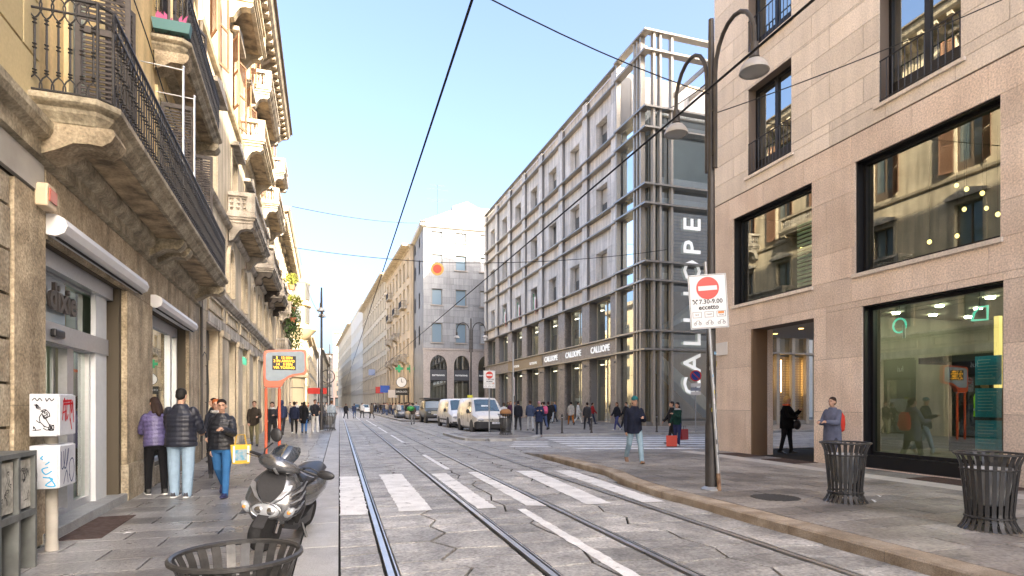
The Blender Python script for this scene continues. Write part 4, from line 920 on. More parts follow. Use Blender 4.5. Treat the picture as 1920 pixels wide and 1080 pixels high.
for a,b in ar:
    r=(b-a)/2; m=(a+b)/2
    P=[(a,7.0),(a,8.71),(b,8.71),(b,7.0)]+[(m+r*math.cos(math.pi*k/10),7.0+r*.95*math.sin(math.pi*k/10)*1.4 if 0 else 7.05+1.55*math.sin(math.pi*k/10)) for k in range(1,10)]
    w=O('arch_head',G().prism(P,'y',-.03,.3),m_greyb,wb)
    s=O('shop_window',wallholes(a,b,.1,8.6,-.45,-.36,[(a+.1,b-.1,.4,4.9),(a+.1,b-.1,6.6,8.5)]),m_blackf,wb)
    O('pane',G().quad((a+.1,.42,.4),(b-.1,.42,.4),(b-.1,.42,8.5),(a+.1,.42,8.5)),m_cglass,s)
    O('display',G().box(a+.2,b-.2,.8,.9,.5,4.6),m_shopin,s); O('dark_back',G().box(a,b,1.0,1.05,.1,8.6),m_dark,s)
    bd=O('sign_board',G().box(a+.02,b-.02,.3,.36,5.0,6.5),mat('charcoal sign board',(.07,.075,.085),.5),s); text('lettering','terranova',.46,m_sgn,bd,(m,.28,5.75))
for a,b,z0,z1 in hs:
    w=O('window',wallholes(a,b,z0,z1,-.3,-.22,[(a+.08,b-.08,z0+.08,z1-.08)]),m_wfr2,wb); 
    if 8<a<9: 
        for k in range(int((z1-z0-.2)/.16)): boxo('slat',m_white,w,a+.08,b-.08,-.26,-.2,z0+.1+.16*k,z0+.2+.16*k)
    O('pane',G().quad((a+.08,.28,z0+.08),(b-.08,.28,z0+.08),(b-.08,.28,z1-.08),(a+.08,.28,z1-.08)),m_skyglass,w)
    O('sill',G().box(a-.2,b+.2,-.16,.1,z0-.14,z0-.01),m_greyb,w)
O('body',G().box(0,26,1.1,12,0,27),m_wst,wb)
O('eave',G().prism([(.3,26.7),(-.3,26.85),(-.5,27.3),(-.5,27.5),(.3,27.5)],'x',-.5,26).box(-.5,.3,-.5,12,26.9,27.48),mat('pale eave',(.62,.58,.5),.7),wb)
O('roof',G().prism([(-.5,27.5),(26,27.5),(26,30.2),(8.3,30.2),(4.2,29.6)],'y',.0,11).prism([(4.4,29.4),(8.6,29.4),(8.6,30.5),(6.6,31.4),(4.4,30.5)],'y',1.2,5),mat('pale metal roof',(.38,.38,.37),.6,n1=(.5,.4),c2=(.3,.3,.3)),wb)
O('side_wall',wallholes(-12,0,9.6,27,0,.02,[(-10,-8.7,z0,z1) for z0,z1 in rows]+[(-5,-3.7,z0,z1) for z0,z1 in rows]).box(-12,0,-.03,.0,.1,9.5),m_wst,wb,loc=(0,0,0),rot=(0,0,R(-90)))
for z0,z1 in rows:
    for c in(-9.35,-4.35): O('window',G().box(c-.65,c+.65,.0,.06,z0,z1),m_skyglass,wb,loc=(.0,0,0),rot=(0,0,R(-90)))
t=E('roof_aerial',(13.5,84,28)); tag(t,'thin television aerial on the white corner building roof','aerial')
g=G().tube([(0,0,0),(0,0,5)],.022,5)
for z,w in((4.9,1.0),(4.3,1.5),(2.9,1.4),(2.6,1.0)): g.tube([(-w,0,z),(w,0,z)],.014,4)
O('mast',g,m_iron,t)
# houses along the right side of the street beyond
def rpt(s): a=R(3.0); return (11.5-math.sin(a)*s,82.3+12+math.cos(a)*(s-12) if 0 else 82.3+math.cos(a)*s,0)
def rhouse(name,label,s0,s1,H,floors,wid,wh,mw,ms,step,**k):
    L=s1-s0; p=rpt(s1); n=int(L/step); return simple_house(name,label,p,R(-87),L,H,14,floors,[L*(i+.5)/n for i in range(n)],wid,wh,mw,ms,**k)
oh=rhouse('balcony_house','tan ornate house with stacked balconies left of the white corner building',12.2,41,27,[5.4,9.3,13.6,17.9,22.2],1.3,2.6,m_tan,m_bst,4.0,cor=1.3,shop=4.3)
for u,zs in((23.5,(9.0,17.6)),(15.5,(9.0,13.3,17.6)),(7.0,(9.0,13.3,17.6,21.8))):
    for z in zs:
        if z in(17.6,21.8): 
            sl=O('balcony',G().box(u-1.6,u+1.6,-.9,.0,z-.25,z),m_bst2,oh)
            g=G().tube([(u-1.55,0,z+1),(u-1.55,-.85,z+1),(u+1.55,-.85,z+1),(u+1.55,0,z+1)],.03,5)
            for k in range(22): x=u-1.5+3.0*k/21; g.tube([(x,-.85,z),(x,-.85,z+1)],.018,4)
            for k in range(6): g.tube([(u+1.55,-.85*k/6,z),(u+1.55,-.85*k/6,z+1)],.018,4)
            O('railing',g,m_iron,sl)
        else: stone_balcony(oh,u-1.7,u+1.7,z,n=1.0)
th=rhouse('tan_house','long tan house with rows of tall windows beyond the balcony house',41.2,94,28.5,[5.2,9.0,13.0,17.2,21.4,25],1.4,2.5,m_tan2,m_bst,3.6,cor=1.2,shop=4.2)
O('grey_end',G().box(52.1,52.8,.2,.9,0,11),m_greyb,th)
wh=rhouse('white_modern_house','white modern house with bands of dark windows far down the right side',94.2,140,31,[6,10.5,15,19.5,24],2.6,2.2,m_warmw,m_warmw,4.2,cor=.2,shop=4.5,sills=False)
O('roof_terrace',G().box(8,38,2,10,30.9,33.5),mat('terrace hedge',(.1,.14,.06),.9,n1=(.8,.8),c2=(.05,.08,.03)),wh)
rhouse('stepped_house','pale long house with plain bands near the far end of the street',140.2,230,31,[6,10.5,15,19.5,24],1.6,2.4,m_tan2,m_bst,6,cor=1.2,shop=5)
simple_house('brick_house','reddish brown house closing the far end of the street',(-3,330,0),R(-40) if 0 else 0,14,40,12,[6,11,16,21,26,31],[2.5,7,11.5],1.8,2.6,m_far2,m_bst,cor=1.2,shop=5)
simple_house('end_house','pale house across the very end of the street, with shop fronts',(-32,350,0),0,30,30,12,[6,11,16,21,25],[3+4.8*i for i in range(6)],1.8,2.6,m_far1,m_bst,cor=1,shop=5)
simple_house('end_house','white house across the very end of the street, right part',(11,350,0),0,40,28,12,[6,11,16,21],[3+4.8*i for i in range(8)],1.8,2.6,m_far3,m_bst,cor=1,shop=5)
# ================================================================ STREET FURNITURE
def ray(px,py,d):
    """photo pixel at a known distance -> point"""
    u,v=(px-960)/1105.,(757-py)/1105.; c,s=math.cos(YAW),math.sin(YAW); return Vector((d*(u*c+s),d*(-u*s+c),1.62+v*d))
m_pole=mat('dark lamp post paint',(.05,.045,.042),.5,metal=.3,c2=(.1,.09,.08),n1=(3,.4))
m_galv=mat('galvanised pole',(.42,.43,.44),.45,metal=.6,n1=(4,.4),c2=(.3,.3,.3))
m_shade=mat('grey lamp shade',(.42,.4,.37),.4,n1=(3,.4),c2=(.3,.28,.26)); m_lens=mat('lamp lens',(.35,.35,.33),.2)
m_redp=mat('orange red paint',(.62,.09,.02),.35,coat=.4,n1=(3,.3),c2=(.5,.07,.02)); m_sred=mat('sign red',(.6,.05,.03),.4); m_sblue=mat('sign blue',(.02,.06,.32),.4); m_blk=mat('black print',(.02,.02,.02),.5); m_swhite=mat('sign white',(.75,.75,.74),.4,n1=(3,.3),c2=(.66,.66,.65))
def lamp(loc,rz,label,stick=False):
    t=E('street_lamp',loc,rz,label,'street lamp','gooseneck street lamps')
    O('pole',G().lathe([(.1,0),(.1,1.1),(.085,1.2),(.075,3),(.062,5.2),(.055,7.4),(.045,8.1),(.0,8.12)],12),m_pole,t,smooth=True)
    O('base_plate',G().lathe([(.17,0),(.17,.02),(.11,.06)],14),m_galv,t)
    for s in(-1,1):
        pts=[(0,s*.12,5.5),(0,s*.12,6.8)]+[(0,s*(.62-.5*math.cos(a)),7.12+.66*math.sin(a)) for a in [math.pi*k/10 for k in range(0,10)]]+[(0,s*1.1,7.12),(0,s*1.1,7.05)]
        a=O('arm',G().tube(pts,.035,8),m_pole,t,smooth=True)
        O('arm_bracket',G().tube([(0,0,5.75),(0,s*.13,5.75)],.03,6).tube([(0,0,6.5),(0,s*.13,6.5)],.03,6),m_pole,a)
        O('lamp_neck',G().lathe([(.03,7.06),(.06,7.05),(.07,7.0),(.07,6.86),(.085,6.82),(.05,6.78)],12,(0,s*1.1,0)),m_pole,a,smooth=True)
        sh=O('lamp_shade',G().lathe([(.06,6.8),(.13,6.77),(.19,6.7),(.22,6.63),(.225,6.6),(.21,6.595),(.18,6.66),(.09,6.74)],18,(0,s*1.1,0),cap=False),m_shade,a,smooth=True)
        O('lens',G().lathe([(.205,6.605),(.13,6.575),(.02,6.565)],16,(0,s*1.1,0)),m_lens,a,smooth=True)
    return t
def stickers(t,r,n,z0,z1,seed,face=-90):
    q=random.Random(seed)
    for k in range(n):
        z=q.uniform(z0,z1); a=R(face+q.uniform(-60,60)); w=q.uniform(.4,.8); h=q.uniform(.04,.1); g=G()
        P=[((r+.003)*math.cos(a+w*j/4),(r+.003)*math.sin(a+w*j/4)) for j in range(5)]
        for j in range(4): g.quad((*P[j],z),(*P[j+1],z),(*P[j+1],z+h),(*P[j],z+h))
        O('sticker',g,mat('sticker%d'%(k%5),[(.7,.7,.7),(.1,.1,.1),(.6,.5,.1),(.2,.35,.5),(.55,.55,.5)][k%5],.6),t)
lm=lamp((6.15,8.78,.14),0,'tall dark lamp post with two curved arms on the right pavement, nearest'); stickers(lm,.09,10,.9,2.6,3)
lamp((-.96,35,.08),0,'dark lamp post with two curved arms on the left pavement')
lamp((9.75,44.5,.1),R(70),'dark lamp post with two curved arms before the arched shop fronts')
lamp((-1.0,68,.08),0,'distant lamp post farther down the left pavement')
def disc(r,n=24,y=0,th=.004,c=(0,0)): return G().lathe([(r,y-th),(r,y)],n,(c[0],0,c[1]),'y')
def noentry(loc,rz,tilt,w,h,zc,label,polelen,r=.03,fine=True,polem=None):
    t=E('no_entry_sign',loc,rz,label,'traffic sign'); t.rotation_euler=(0,tilt,rz)
    O('pole',G().tube([(0,0,0),(0,0,polelen)],r,10),polem or m_galv,t,smooth=True)
    b=O('sign_panel',G().box(-w/2,w/2,-.05,-.035,zc-h/2,zc+h/2),m_swhite,t,bev=.01)
    O('border',wallholes(-w/2+.012,w/2-.012,zc-h/2+.012,zc+h/2-.012,.0505,.053,[(-w/2+.022,w/2-.022,zc-h/2+.022,zc+h/2-.022)]),mat('sign grey line',(.25,.25,.25),.5),b)
    k=w/.64; cz=zc+h/2-.235*k
    O('red_disc',disc(.19*k,28,-.0505,.003,(0,cz)),m_sred,b); O('white_bar',G().box(-.155*k,.155*k,-.0565,-.054,cz-.038*k,cz+.038*k),m_swhite,b)
    text('lettering','7.30-9.00',.105*k,m_blk,b,(.04*k,-.0515,zc+.0*k-.005),ext=.001,bold=.002); text('lettering','eccetto',.11*k,m_blk,b,(0,-.0515,zc-.1*k),ext=.001,bold=.003)
    if fine:
        O('crossed_hammers',G().tube([(-.25,-.053,zc-.04),(-.19,-.053,zc+.03)],.007,4).tube([(-.19,-.053,zc-.04),(-.25,-.053,zc+.03)],.007,4).box(-.265,-.235,-.054,-.052,zc+.02,zc+.04).box(-.205,-.175,-.054,-.052,zc+.02,zc+.04),m_blk,b)
    for i in range(3):
        for j in range(2):
            x=(-.2+.2*i)*k; z=zc+(-.22-.13*j)*k
            if j==0: O('symbol_box',wallholes(x-.075*k,x+.075*k,z-.05*k,z+.05*k,.0505,.053,[(x-.067*k,x+.067*k,z-.043*k,z+.043*k)]),mat('sign grey line',(.25,.25,.25)),b)
            if j==1: O('cycle_symbol',G().tube([(x-.04*k+.022*k*math.cos(a*.785),-.052,z-.02*k+.022*k*math.sin(a*.785)) for a in range(9)],.004*k,4).tube([(x+.04*k+.022*k*math.cos(a*.785),-.052,z-.02*k+.022*k*math.sin(a*.785)) for a in range(9)],.004*k,4).tube([(x-.04*k,-.052,z-.02*k),(x-.01*k,-.052,z+.03*k),(x+.03*k,-.052,z+.03*k),(x+.04*k,-.052,z-.02*k)],.004*k,4),m_blk,b)
            elif i==2: O('taxi_symbol',G().box(x-.05*k,x+.05*k,-.053,-.051,z+.005*k,z+.04*k),mat('sign orange',(.75,.22,.03),.5),b); text('lettering','TAXI',.04*k,m_blk,b,(x,-.0515,z-.02*k),ext=.001)
            else: text('lettering','BUS' if i==0 else 'TRAM',.035*k,m_blk,b,(x,-.0515,z),ext=.001)
    return t
s=noentry((6.2,8.62,.14),R(-20),R(-3.5),.64,.92,3.22,'large white no entry sign with times, leaning at the near lamp post',3.9); stickers(s,.03,7,.6,2.5,9)
O('rusty_foot',G().lathe([(.034,0),(.033,.3)],10),mat('peeling rust',(.3,.2,.13),.8,n1=(12,.8),c2=(.12,.06,.04)),s)
noentry((7.35,29.2,.11),R(-4),0,.62,.9,2.75,'smaller white no entry sign on a thin pole before the cream van',3.3,fine=False)
t=E('sign_post',(8.15,27.6,.11),R(70),'thin grey post with a sign seen edge on, right of the cream van','sign post'); O('pole',G().tube([(0,0,0),(0,0,4.5)],.04,8),m_galv,t,smooth=True); O('sign_panel',G().box(-.25,.25,-.06,-.045,1.9,2.8),m_swhite,t); O('sign_face',G().box(-.22,.22,-.0635,-.061,1.93,2.77),mat('pale pink print',(.7,.55,.52),.5),t)
t=E('no_parking_sign',(18.1,27.2,.1),R(-20),'round blue no parking sign with small plates before the glass tower','traffic sign')
O('pole',G().tube([(0,0,0),(0,0,3.3)],.03,8),m_galv,t,smooth=True); O('red_ring',disc(.3,24,-.04,.01,(0,3.0)),m_sred,t); O('blue_disc',disc(.235,24,-.051,.004,(0,3.0)),m_sblue,t)
O('red_slash',G().tube([(-.17,-.057,3.17),(.17,-.057,2.83)],.03,4),m_sred,t)
for k in range(3): O('plate',G().box(-.26,.26,-.05,-.035,2.42-.22*k,2.6-.22*k),m_swhite if k!=1 else mat('grey plate',(.3,.33,.4),.5),t)
# ---- slatted litter bins
m_bin=mat('black bin paint',(.05,.049,.048),.42,metal=.35,n1=(4,.4),c2=(.07,.066,.062),n2=(40,.2))
m_bag=mat('grey bin liner',(.42,.42,.41),.4,n1=(6,.6),c2=(.2,.2,.2),bump=(18,.8))
def litter_bin(loc,label,H=.89,r=.3,rz=0,bag=True,litter=()):
    t=E('litter_bin',loc,rz,label,'litter bin','slatted litter bins')
    prof=[(r*1.02,0.0),(r*.9,.05),(r*.8,.12),(r*.78,.2),(r*.86,H*.55),(r*.96,H*.86),(r*1.04,H*.94),(r*1.14,H)]
    n=24
    g=G()
    for j,(rr,z) in enumerate(prof): pass
    w=.021
    sl=G(); A=[(rr,-w,z) for rr,z in prof]; B=[(rr,w,z) for rr,z in prof]; C=[(rr-.007,-w,z) for rr,z in prof]; D=[(rr-.007,w,z) for rr,z in prof]
    sl.loft([[A[k],B[k],D[k],C[k]] for k in range(len(prof))]); me=sl.mesh('slat'); me.materials.append(m_bin)
    for k in range(n): O('slat',me,None,t,rot=(0,0,2*math.pi*k/n))
    def ring(rr,z,tr): return G().tube([(rr*math.cos(2*math.pi*k/28),rr*math.sin(2*math.pi*k/28),z) for k in range(29)],tr,6,cap=False)
    O('rim',ring(r*1.15,H,.014),m_bin,t,smooth=True); O('band',ring(r*.8,.15,.014),m_bin,t,smooth=True); O('band',ring(r*.94,H*.8,.01),m_bin,t,smooth=True); O('base',G().lathe([(r*.8,.1),(r*.8,.12)],20),m_bin,t)
    if not bag: O('inner_bucket',G().lathe([(r*.66,.13),(r*.7,H*.5),(r*.82,H*.68),(r*.8,H*.68),(r*.66,H*.5),(r*.6,.15)],20),mat('bucket',(.06,.058,.055),.5,metal=.4,n1=(5,.5),c2=(.12,.11,.1)),t,smooth=True)
    if bag:
        O('bin_liner',G().lathe([(.02,H*.3),(r*.5,H*.33),(r*.66,H*.5),(r*.8,H*.7),(r*.86,H*.8),(r*.8,H*.81),(r*.6,H*.66),(.02,H*.6)],22),m_bag,t,smooth=True)
    q=random.Random(int(loc[0]*100))
    for k,c in enumerate(litter):
        a=q.uniform(0,6.28); d=q.uniform(0,r*.55); x,y,z=d*math.cos(a),d*math.sin(a),H*.64+q.uniform(0,.05)
        gg=G().ell((0,0,0),(q.uniform(.05,.09),q.uniform(.04,.07),q.uniform(.03,.05)),7,5,Euler((q.uniform(0,3),q.uniform(0,3),0)).to_matrix())
        gg.v=[(v[0]+q.uniform(-.012,.012),v[1]+q.uniform(-.012,.012),v[2]+q.uniform(-.012,.012)) for v in gg.v]
        o=tag(O('litter',gg,mat('litter%d'%(k+len(litter)*10),c,.6),loc=(loc[0]+x,loc[1]+y,loc[2]+z)),'%s crumpled rubbish in %s, piece %s'%(['pale','red','brown','grey'][k%4],'the nearest bin' if H<.85 else 'a right hand bin',['on the left','on the right','in the middle','at the back','in front','at the side'][k%6]),'litter','rubbish in bins')
    return t
litter_bin((7.36,7.15,.14),'black slatted litter bin on the right pavement, left of the pair',litter=((.7,.7,.7),(.3,.28,.25)))
litter_bin((7.38,5.1,.14),'black slatted litter bin at the right picture edge',litter=((.7,.7,.72),(.7,.05,.03)))
litter_bin((-.46,3.02,.08),'black slatted litter bin cut by the bottom edge of the picture, seen from above',H=.83,r=.245,bag=False,litter=((.45,.42,.36),(.5,.48,.45),(.16,.13,.1),(.35,.34,.32),(.6,.55,.45),(.2,.2,.2)))
litter_bin((7.85,27.9,.11),'dark litter bin with a brown bag on top, beside the cream van',r=.34,H=1.0)
litter_bin((-.55,35.6,.08),'dark litter bin behind the left lamp post',r=.4,H=1.0)
bgm=tag(O('cardboard_bag',G().ell((0,0,.16),(.3,.25,.2),10,8),mat('brown bag',(.32,.17,.08),.7),loc=(7.85,27.9,1.02),smooth=True),'crumpled brown bag lying on the bin beside the cream van','bag')
for i,(x,y) in enumerate(((7.75,7.0),(7.68,6.92),(8.2,7.3))):
    tag(O('paper_scrap',G().quad((0,0,.0),(.07,.02,.02),(.09,.07,.005),(.02,.08,.025)),m_swhite,loc=(x,y,.146)),'white paper scrap on the pavement beside the left slatted bin, %s'%['larger one','by the bin foot','farther right'][i],'litter','paper scraps')
tag(O('paper_scrap',G().quad((0,0,.0),(.08,.02,.008),(.09,.07,.005),(.02,.08,.01)),m_swhite,loc=(-2.45,7.95,.085)),'small pale paper scrap on the left pavement near the doormat','litter','paper scraps')
# ---- bollards
for i,(x,y) in enumerate(((10.9,28.1),(12.55,28.15),(16.2,27.9))):
    t=E('bollard',(x,y,.1),0,'slim black bollard by the side street zebra crossing, %s'%['leftmost','middle','rightmost'][i],'bollard','slim bollards'); O('post',G().lathe([(.07,0),(.07,.06),(.045,.09),(.04,.85),(.055,.88),(.055,.92),(.03,.98),(.0,1.0)],10),m_pole,t,smooth=True); O('ring',G().lathe([(.05,.8),(.052,.82),(.05,.84)],10),m_galv,t)
# ---- tram stop display
m_disp=mat('display grey blue',(.27,.33,.37),.4,n2=(8,.06)); m_led=mat('amber led',(.9,.5,.05),.5,em=(1,.45,.02),ems=.5)
bs=E('tram_stop_display',(-1.84,18.9,.08),R(8),'orange red tram stop pole with electronic arrivals display, on the left pavement','sign')
O('leg',G().tube([(-.25,0,0),(-.25,0,3.0)],.045,8),m_redp,bs,smooth=True); O('leg',G().tube([(.12,0,0),(.12,0,2.2)],.045,8),m_redp,bs,smooth=True)
def rr(pts,r,n=5):
    out=[];k=len(pts)
    for i in range(k):
        p,a,b=Vector(pts[i]),Vector(pts[i-1]),Vector(pts[(i+1)%k]); d1=(a-p).normalized();d2=(b-p).normalized(); q1,q2=p+d1*r,p+d2*r
        for j in range(n+1): t_=j/n; out.append(tuple(q1*(1-t_)**2+p*2*t_*(1-t_)+q2*t_**2))
    return out
P1=rr([(-.32,2.02),(-.32,3.12),(.88,3.2),(.9,2.42),(.45,2.36),(.22,2.2),(.2,2.02)],.14)
O('frame',G().prism(P1,'y',-.09,.09),m_redp,bs); P2=rr([(-.26,2.22),(-.26,3.06),(.82,3.13),(.84,2.49),(.42,2.42),(.14,2.22)],.12)
fc=O('display_face',G().prism(P2,'y',-.1,-.091),m_disp,bs); O('screen',G().box(-.08,.58,-.106,-.101,2.55,2.97),m_blk,fc)
for k,tx in enumerate(('3   12 MIN','2 IN ARRIVO','14   3 MIN','CLS SCAGNINO' if 0 else 'VIA TORINO')): text('led_line',tx,.105,m_led,fc,(.25,-.108,2.91-.098*k),ext=.001,bold=.002)
O('cross_bar',G().box(-.3,.17,-.03,.03,2.0,2.03),m_swhite,bs)
# ---- graffiti covered meter boxes on a pipe, grey cabinet
m_mbox=mat('pale grey plastic box',(.56,.58,.62),.5,n1=(3,.5),c2=(.46,.48,.52),n2=(30,.06)); m_inkb=mat('black marker',(.02,.02,.025),.6); m_inkr=mat('red marker',(.5,.02,.03),.6); m_inkc=mat('blue marker',(.05,.35,.6),.6); m_inkn=mat('navy marker',(.03,.05,.14),.6)
def scribble(seed,n,w,h,loops=3):
    q=random.Random(seed); out=[]
    for k in range(n):
        x,z=q.uniform(-w,w),q.uniform(-h,h); p=[(x,z)]
        for j in range(q.randint(4,8)): x=min(w,max(-w,x+q.uniform(-.5,.5)*w)); z=min(h,max(-h,z+q.uniform(-.7,.7)*h*.6)); p.append((x,z))
        out.append(p)
    return out
def smoothp(p,n=4):
    out=[]
    for i in range(len(p)-1):
        a,b,c,d=p[max(0,i-1)],p[i],p[i+1],p[min(len(p)-1,i+2)]
        for k in range(n):
            t_=k/n; out.append(tuple(.5*((2*b[m])+(-a[m]+c[m])*t_+(2*a[m]-5*b[m]+4*c[m]-d[m])*t_*t_+(-a[m]+3*b[m]-3*c[m]+d[m])*t_**3) for m in(0,1)))
    out.append(p[-1]); return out
def ink(parent,strokes,r,m,face,org,name='graffiti'):
    """strokes drawn flat on a face: 'x' = facing the street, 'y' = facing the camera side"""
    g=G()
    for st in strokes:
        st=smoothp(st)
        for a,b in zip(st,st[1:]):
            d=Vector((b[0]-a[0],b[1]-a[1])); l=d.length
            if l<1e-5: continue
            nv=Vector((-d.y,d.x))/l*r; e=d/l*r*.5; a_,b_=Vector(a)-e,Vector(b)+e
            Q=[a_+nv,a_-nv,b_-nv,b_+nv]
            off=org[0]+rnd.uniform(0,.0006)
            g.quad(*[((org[1]+p.x,-off,org[2]+p.y) if face=='y' else (off,org[1]+p.x,org[2]+p.y)) for p in Q])
    return O(name,g,m,parent)
mb=E('meter_boxes',(-2.86,7.2,.08),R(3),'two pale meter boxes covered in graffiti on a thick pipe by the shop door','meter box')
O('pipe',G().lathe([(.062,0),(.06,.08),(.055,.1),(.055,1.62)],14,(-.03,.1,0)),mat('cream grey pipe',(.45,.42,.37),.6,n1=(4,.6),c2=(.3,.28,.24)),mb,smooth=True)
for z0,z1,nm in((.68,1.12,'lower_box'),(1.21,1.64,'upper_box')):
    b=O(nm,G().box(-.12,.12,-.2,.25,z0,z1),m_mbox,mb,bev=.012); O('lid',G().box(.121,.135,-.19,.24,z0+.01,z1-.01),m_mbox,b,bev=.004)
    if nm=='upper_box':
        ink(b,[[(-.09,.17),(-.07,.19),(-.05,.165),(-.03,.19),(-.01,.165)],[(.02,.19),(.03,.16),(.05,.19),(.07,.165),(.09,.185)]]+scribble(5,9,.085,.13),.004,m_inkb,'y',(.2045,0,(z0+z1)/2-.02))
        ink(b,[[(-.15,-.07),(-.12,.1),(-.09,.14),(-.07,-.08)],[(-.15,.0),(-.06,.02)],[(-.03,.14),(-.04,-.06),(0,-.02)],[(-.07,.12),(.04,.13)],[(.05,-.08),(.06,.12),(.1,.0),(.13,.13),(.15,-.1)]],.009,m_inkr,'x',(.1385,.02,(z0+z1)/2+.02)); ink(b,[[(-.13,.12),(.1,.13)],[(-.12,.09),(.12,.1)],[(.06,-.06),(.1,-.17)]],.011,m_inkr,'x',(.1375,.02,(z0+z1)/2+.02))
    else:
        ink(b,[[(-.18,.15),(-.17,-.02),(-.1,.02),(-.07,.17)],[(-.12,.15),(-.1,-.02),(-.03,.02),(.02,.17)],[(-.12,-.18),(-.04,-.05),(.0,-.18)],[(.05,-.14),(.04,.02),(.13,.06),(.17,-.06),(.1,-.18),(.03,-.1)],[(0,.17),(-.06,-.03)]],.007,m_inkn,'x',(.1385,.02,(z0+z1)/2))
        ink(b,[[(.0,.13),(-.04,.09),(.03,.06),(0,.03)],[(.02,.0),(-.03,-.02),(.0,-.07),(.05,-.04)],[(-.02,-.1),(.06,-.12),(.0,-.18),(.08,-.19),(.03,-.1)]],.006,m_inkc,'y',(.2045,.02,(z0+z1)/2)); O('white_sticker',G().box(-.0,.08,-.2055,-.203,z1-.16,z1-.08),m_swhite,b); O('black_sticker',G().box(-.11,-.05,-.2055,-.203,z0+.08,z0+.17),m_blk,b)
m_cab=mat('dark steel frame',(.17,.18,.175),.5,metal=.4,n1=(5,.6),c2=(.08,.085,.08)); m_cabp=mat('scratched grey panel',(.48,.47,.42),.6,n1=(7,.8),c2=(.24,.235,.2),n2=(25,.25))
cb=E('utility_cabinet',(-2.9,6.25,.08),R(3),'dark metal utility cabinet with two scratched panels at the left edge','cabinet')
O('frame',G().box(-.17,.17,-.36,-.32,0,1.06).box(-.17,.17,-.01,.03,0,1.06).box(-.17,.17,.33,.37,0,1.06).box(-.17,.17,-.36,.37,1.06,1.1).box(-.17,.17,-.319,-.011,.5,.56).box(-.17,.17,.031,.329,.5,.56),m_cab,cb)
for y0 in(-.31,.04):
    p=O('panel',G().box(-.1,.14,y0,y0+.28,.58,1.03),m_cabp,cb,bev=.008); ink(p,scribble(int(y0*100)+60,6,.1,.15),.003,m_inkb,'x',(.1425,y0+.14,.8))
    p=O('lower_panel',G().box(-.12,.05,y0,y0+.28,.04,.49),m_cabp,cb); ink(p,scribble(int(y0*100)+90,4,.11,.18),.008,mat('green marker',(.05,.2,.2),.6),'x',(.0525,y0+.14,.28))
O('back_sheet',G().box(-.165,-.13,-.31,.32,.03,1.04),m_cab,cb)
# ---- overhead wires
m_wire=mat('overhead wire',(.03,.03,.03),.6)
def wire(a,b,sag,r,label,n=14,cat='wire'):
    a,b=Vector(a),Vector(b); pts=[a.lerp(b,k/n)-Vector((0,0,sag*4*(k/n)*(1-k/n))) for k in range(n+1)]
    return tag(O('overhead_wire',G().tube(pts,r,5),m_wire,smooth=True),label,cat)
wire((1.2,-2,5.42),(1.2,240,5.42),0,.014,'tram contact wire running above the left track toward the end of the street',30)
wire((3.92,-2,5.1),(3.92,240,5.1),0,.014,'tram contact wire running above the right track past the lamp post',30)
wire((6.15,8.78,6.95),(-3.2,4.6,6.6),.35,.009,'span wire from the near lamp post across the top of the picture')
wire((6.15,8.78,7.2),(20,36,22),.5,.012,'thin wire from the near lamp post up to the glass tower')
wire((11.6,5.2,8.6),(6.15,8.78,6.6),.15,.009,'thin wire from the pale granite wall to the near lamp post')
Sg=ray(820,492,34)
Tg=ray(1250,468,38.0); dv=(Tg-Sg).normalized(); kx_=( -4.5-Sg.x)/dv.x; Lg=Vector((-4.4,46,13.2))
wire(Lg,Sg,.15,.02,'span wire from the left houses to the hanging red signal disc'); wire(Sg,Tg,.3,.02,'span wire from the hanging red signal disc to the glass tower')
wire(ray(548,387,50),ray(790,418,84),.4,.03,'highest span wire between the left houses and the white corner building')
wire(ray(560,470,58),ray(600,590,36),.9,.015,'slack wire dropping from the left houses to the left lamp post')
t=E('hanging_signal',tuple(Sg),R(-8),'round red and yellow disc signal hanging from a wire over the street','signal'); t.location.z-=.38
O('yellow_ring',disc(.37,24,.03,.06),mat('signal yellow',(.7,.42,.1),.5),t); O('red_disc',disc(.25,24,-.035,.01),mat('signal red',(.65,.06,.03),.5,em=(1,.1,.04),ems=.05),t); O('hanger',G().tube([(0,0,.36),(0,0,.42)],.03,6).box(-.3,.3,-.02,.02,.36,.39),m_wire,t)
# ---- small signs down the street
def onr(s,n,z): a=R(3.0); return Vector((11.5-math.sin(a)*s-math.cos(a)*n,82.3+math.cos(a)*s-math.sin(a)*n,z))
t=E('clock_sign',tuple(onr(14,1.1,4.2)),R(-20),'round white clock on a dark bracket sign before the balcony house','clock'); O('dial',disc(.8,24,-.1,.06,(0,.9)),m_swhite,t); O('rim',G().tube([(.82*math.cos(k*.2618),-.1,.9+.82*math.sin(k*.2618)) for k in range(25)],.07,6),m_blk,t); O('hands',G().box(-.04,.04,-.18,-.165,.9,1.45).box(-.04,.3,-.18,-.165,.86,.94),m_blk,t); O('sign_board',G().box(-1.0,1.0,-.15,.1,-1.2,-.1),m_blk,t); text('lettering','OROLOGI',.4,m_swhite,t,(0,-.17,-.65))
t=E('pharmacy_cross',tuple(onr(12.6,.8,7.2)),R(-10),'two green pharmacy crosses side by side on the balcony house','sign')
for x in(-.9,.9): O('cross',G().box(x-.6,x+.6,-.1,.1,-.2,.2).box(x-.2,x+.2,-.102,.102,-.6,.6),mat('cross green',(.02,.3,.12),.5,em=(.05,.8,.3),ems=.01),t)
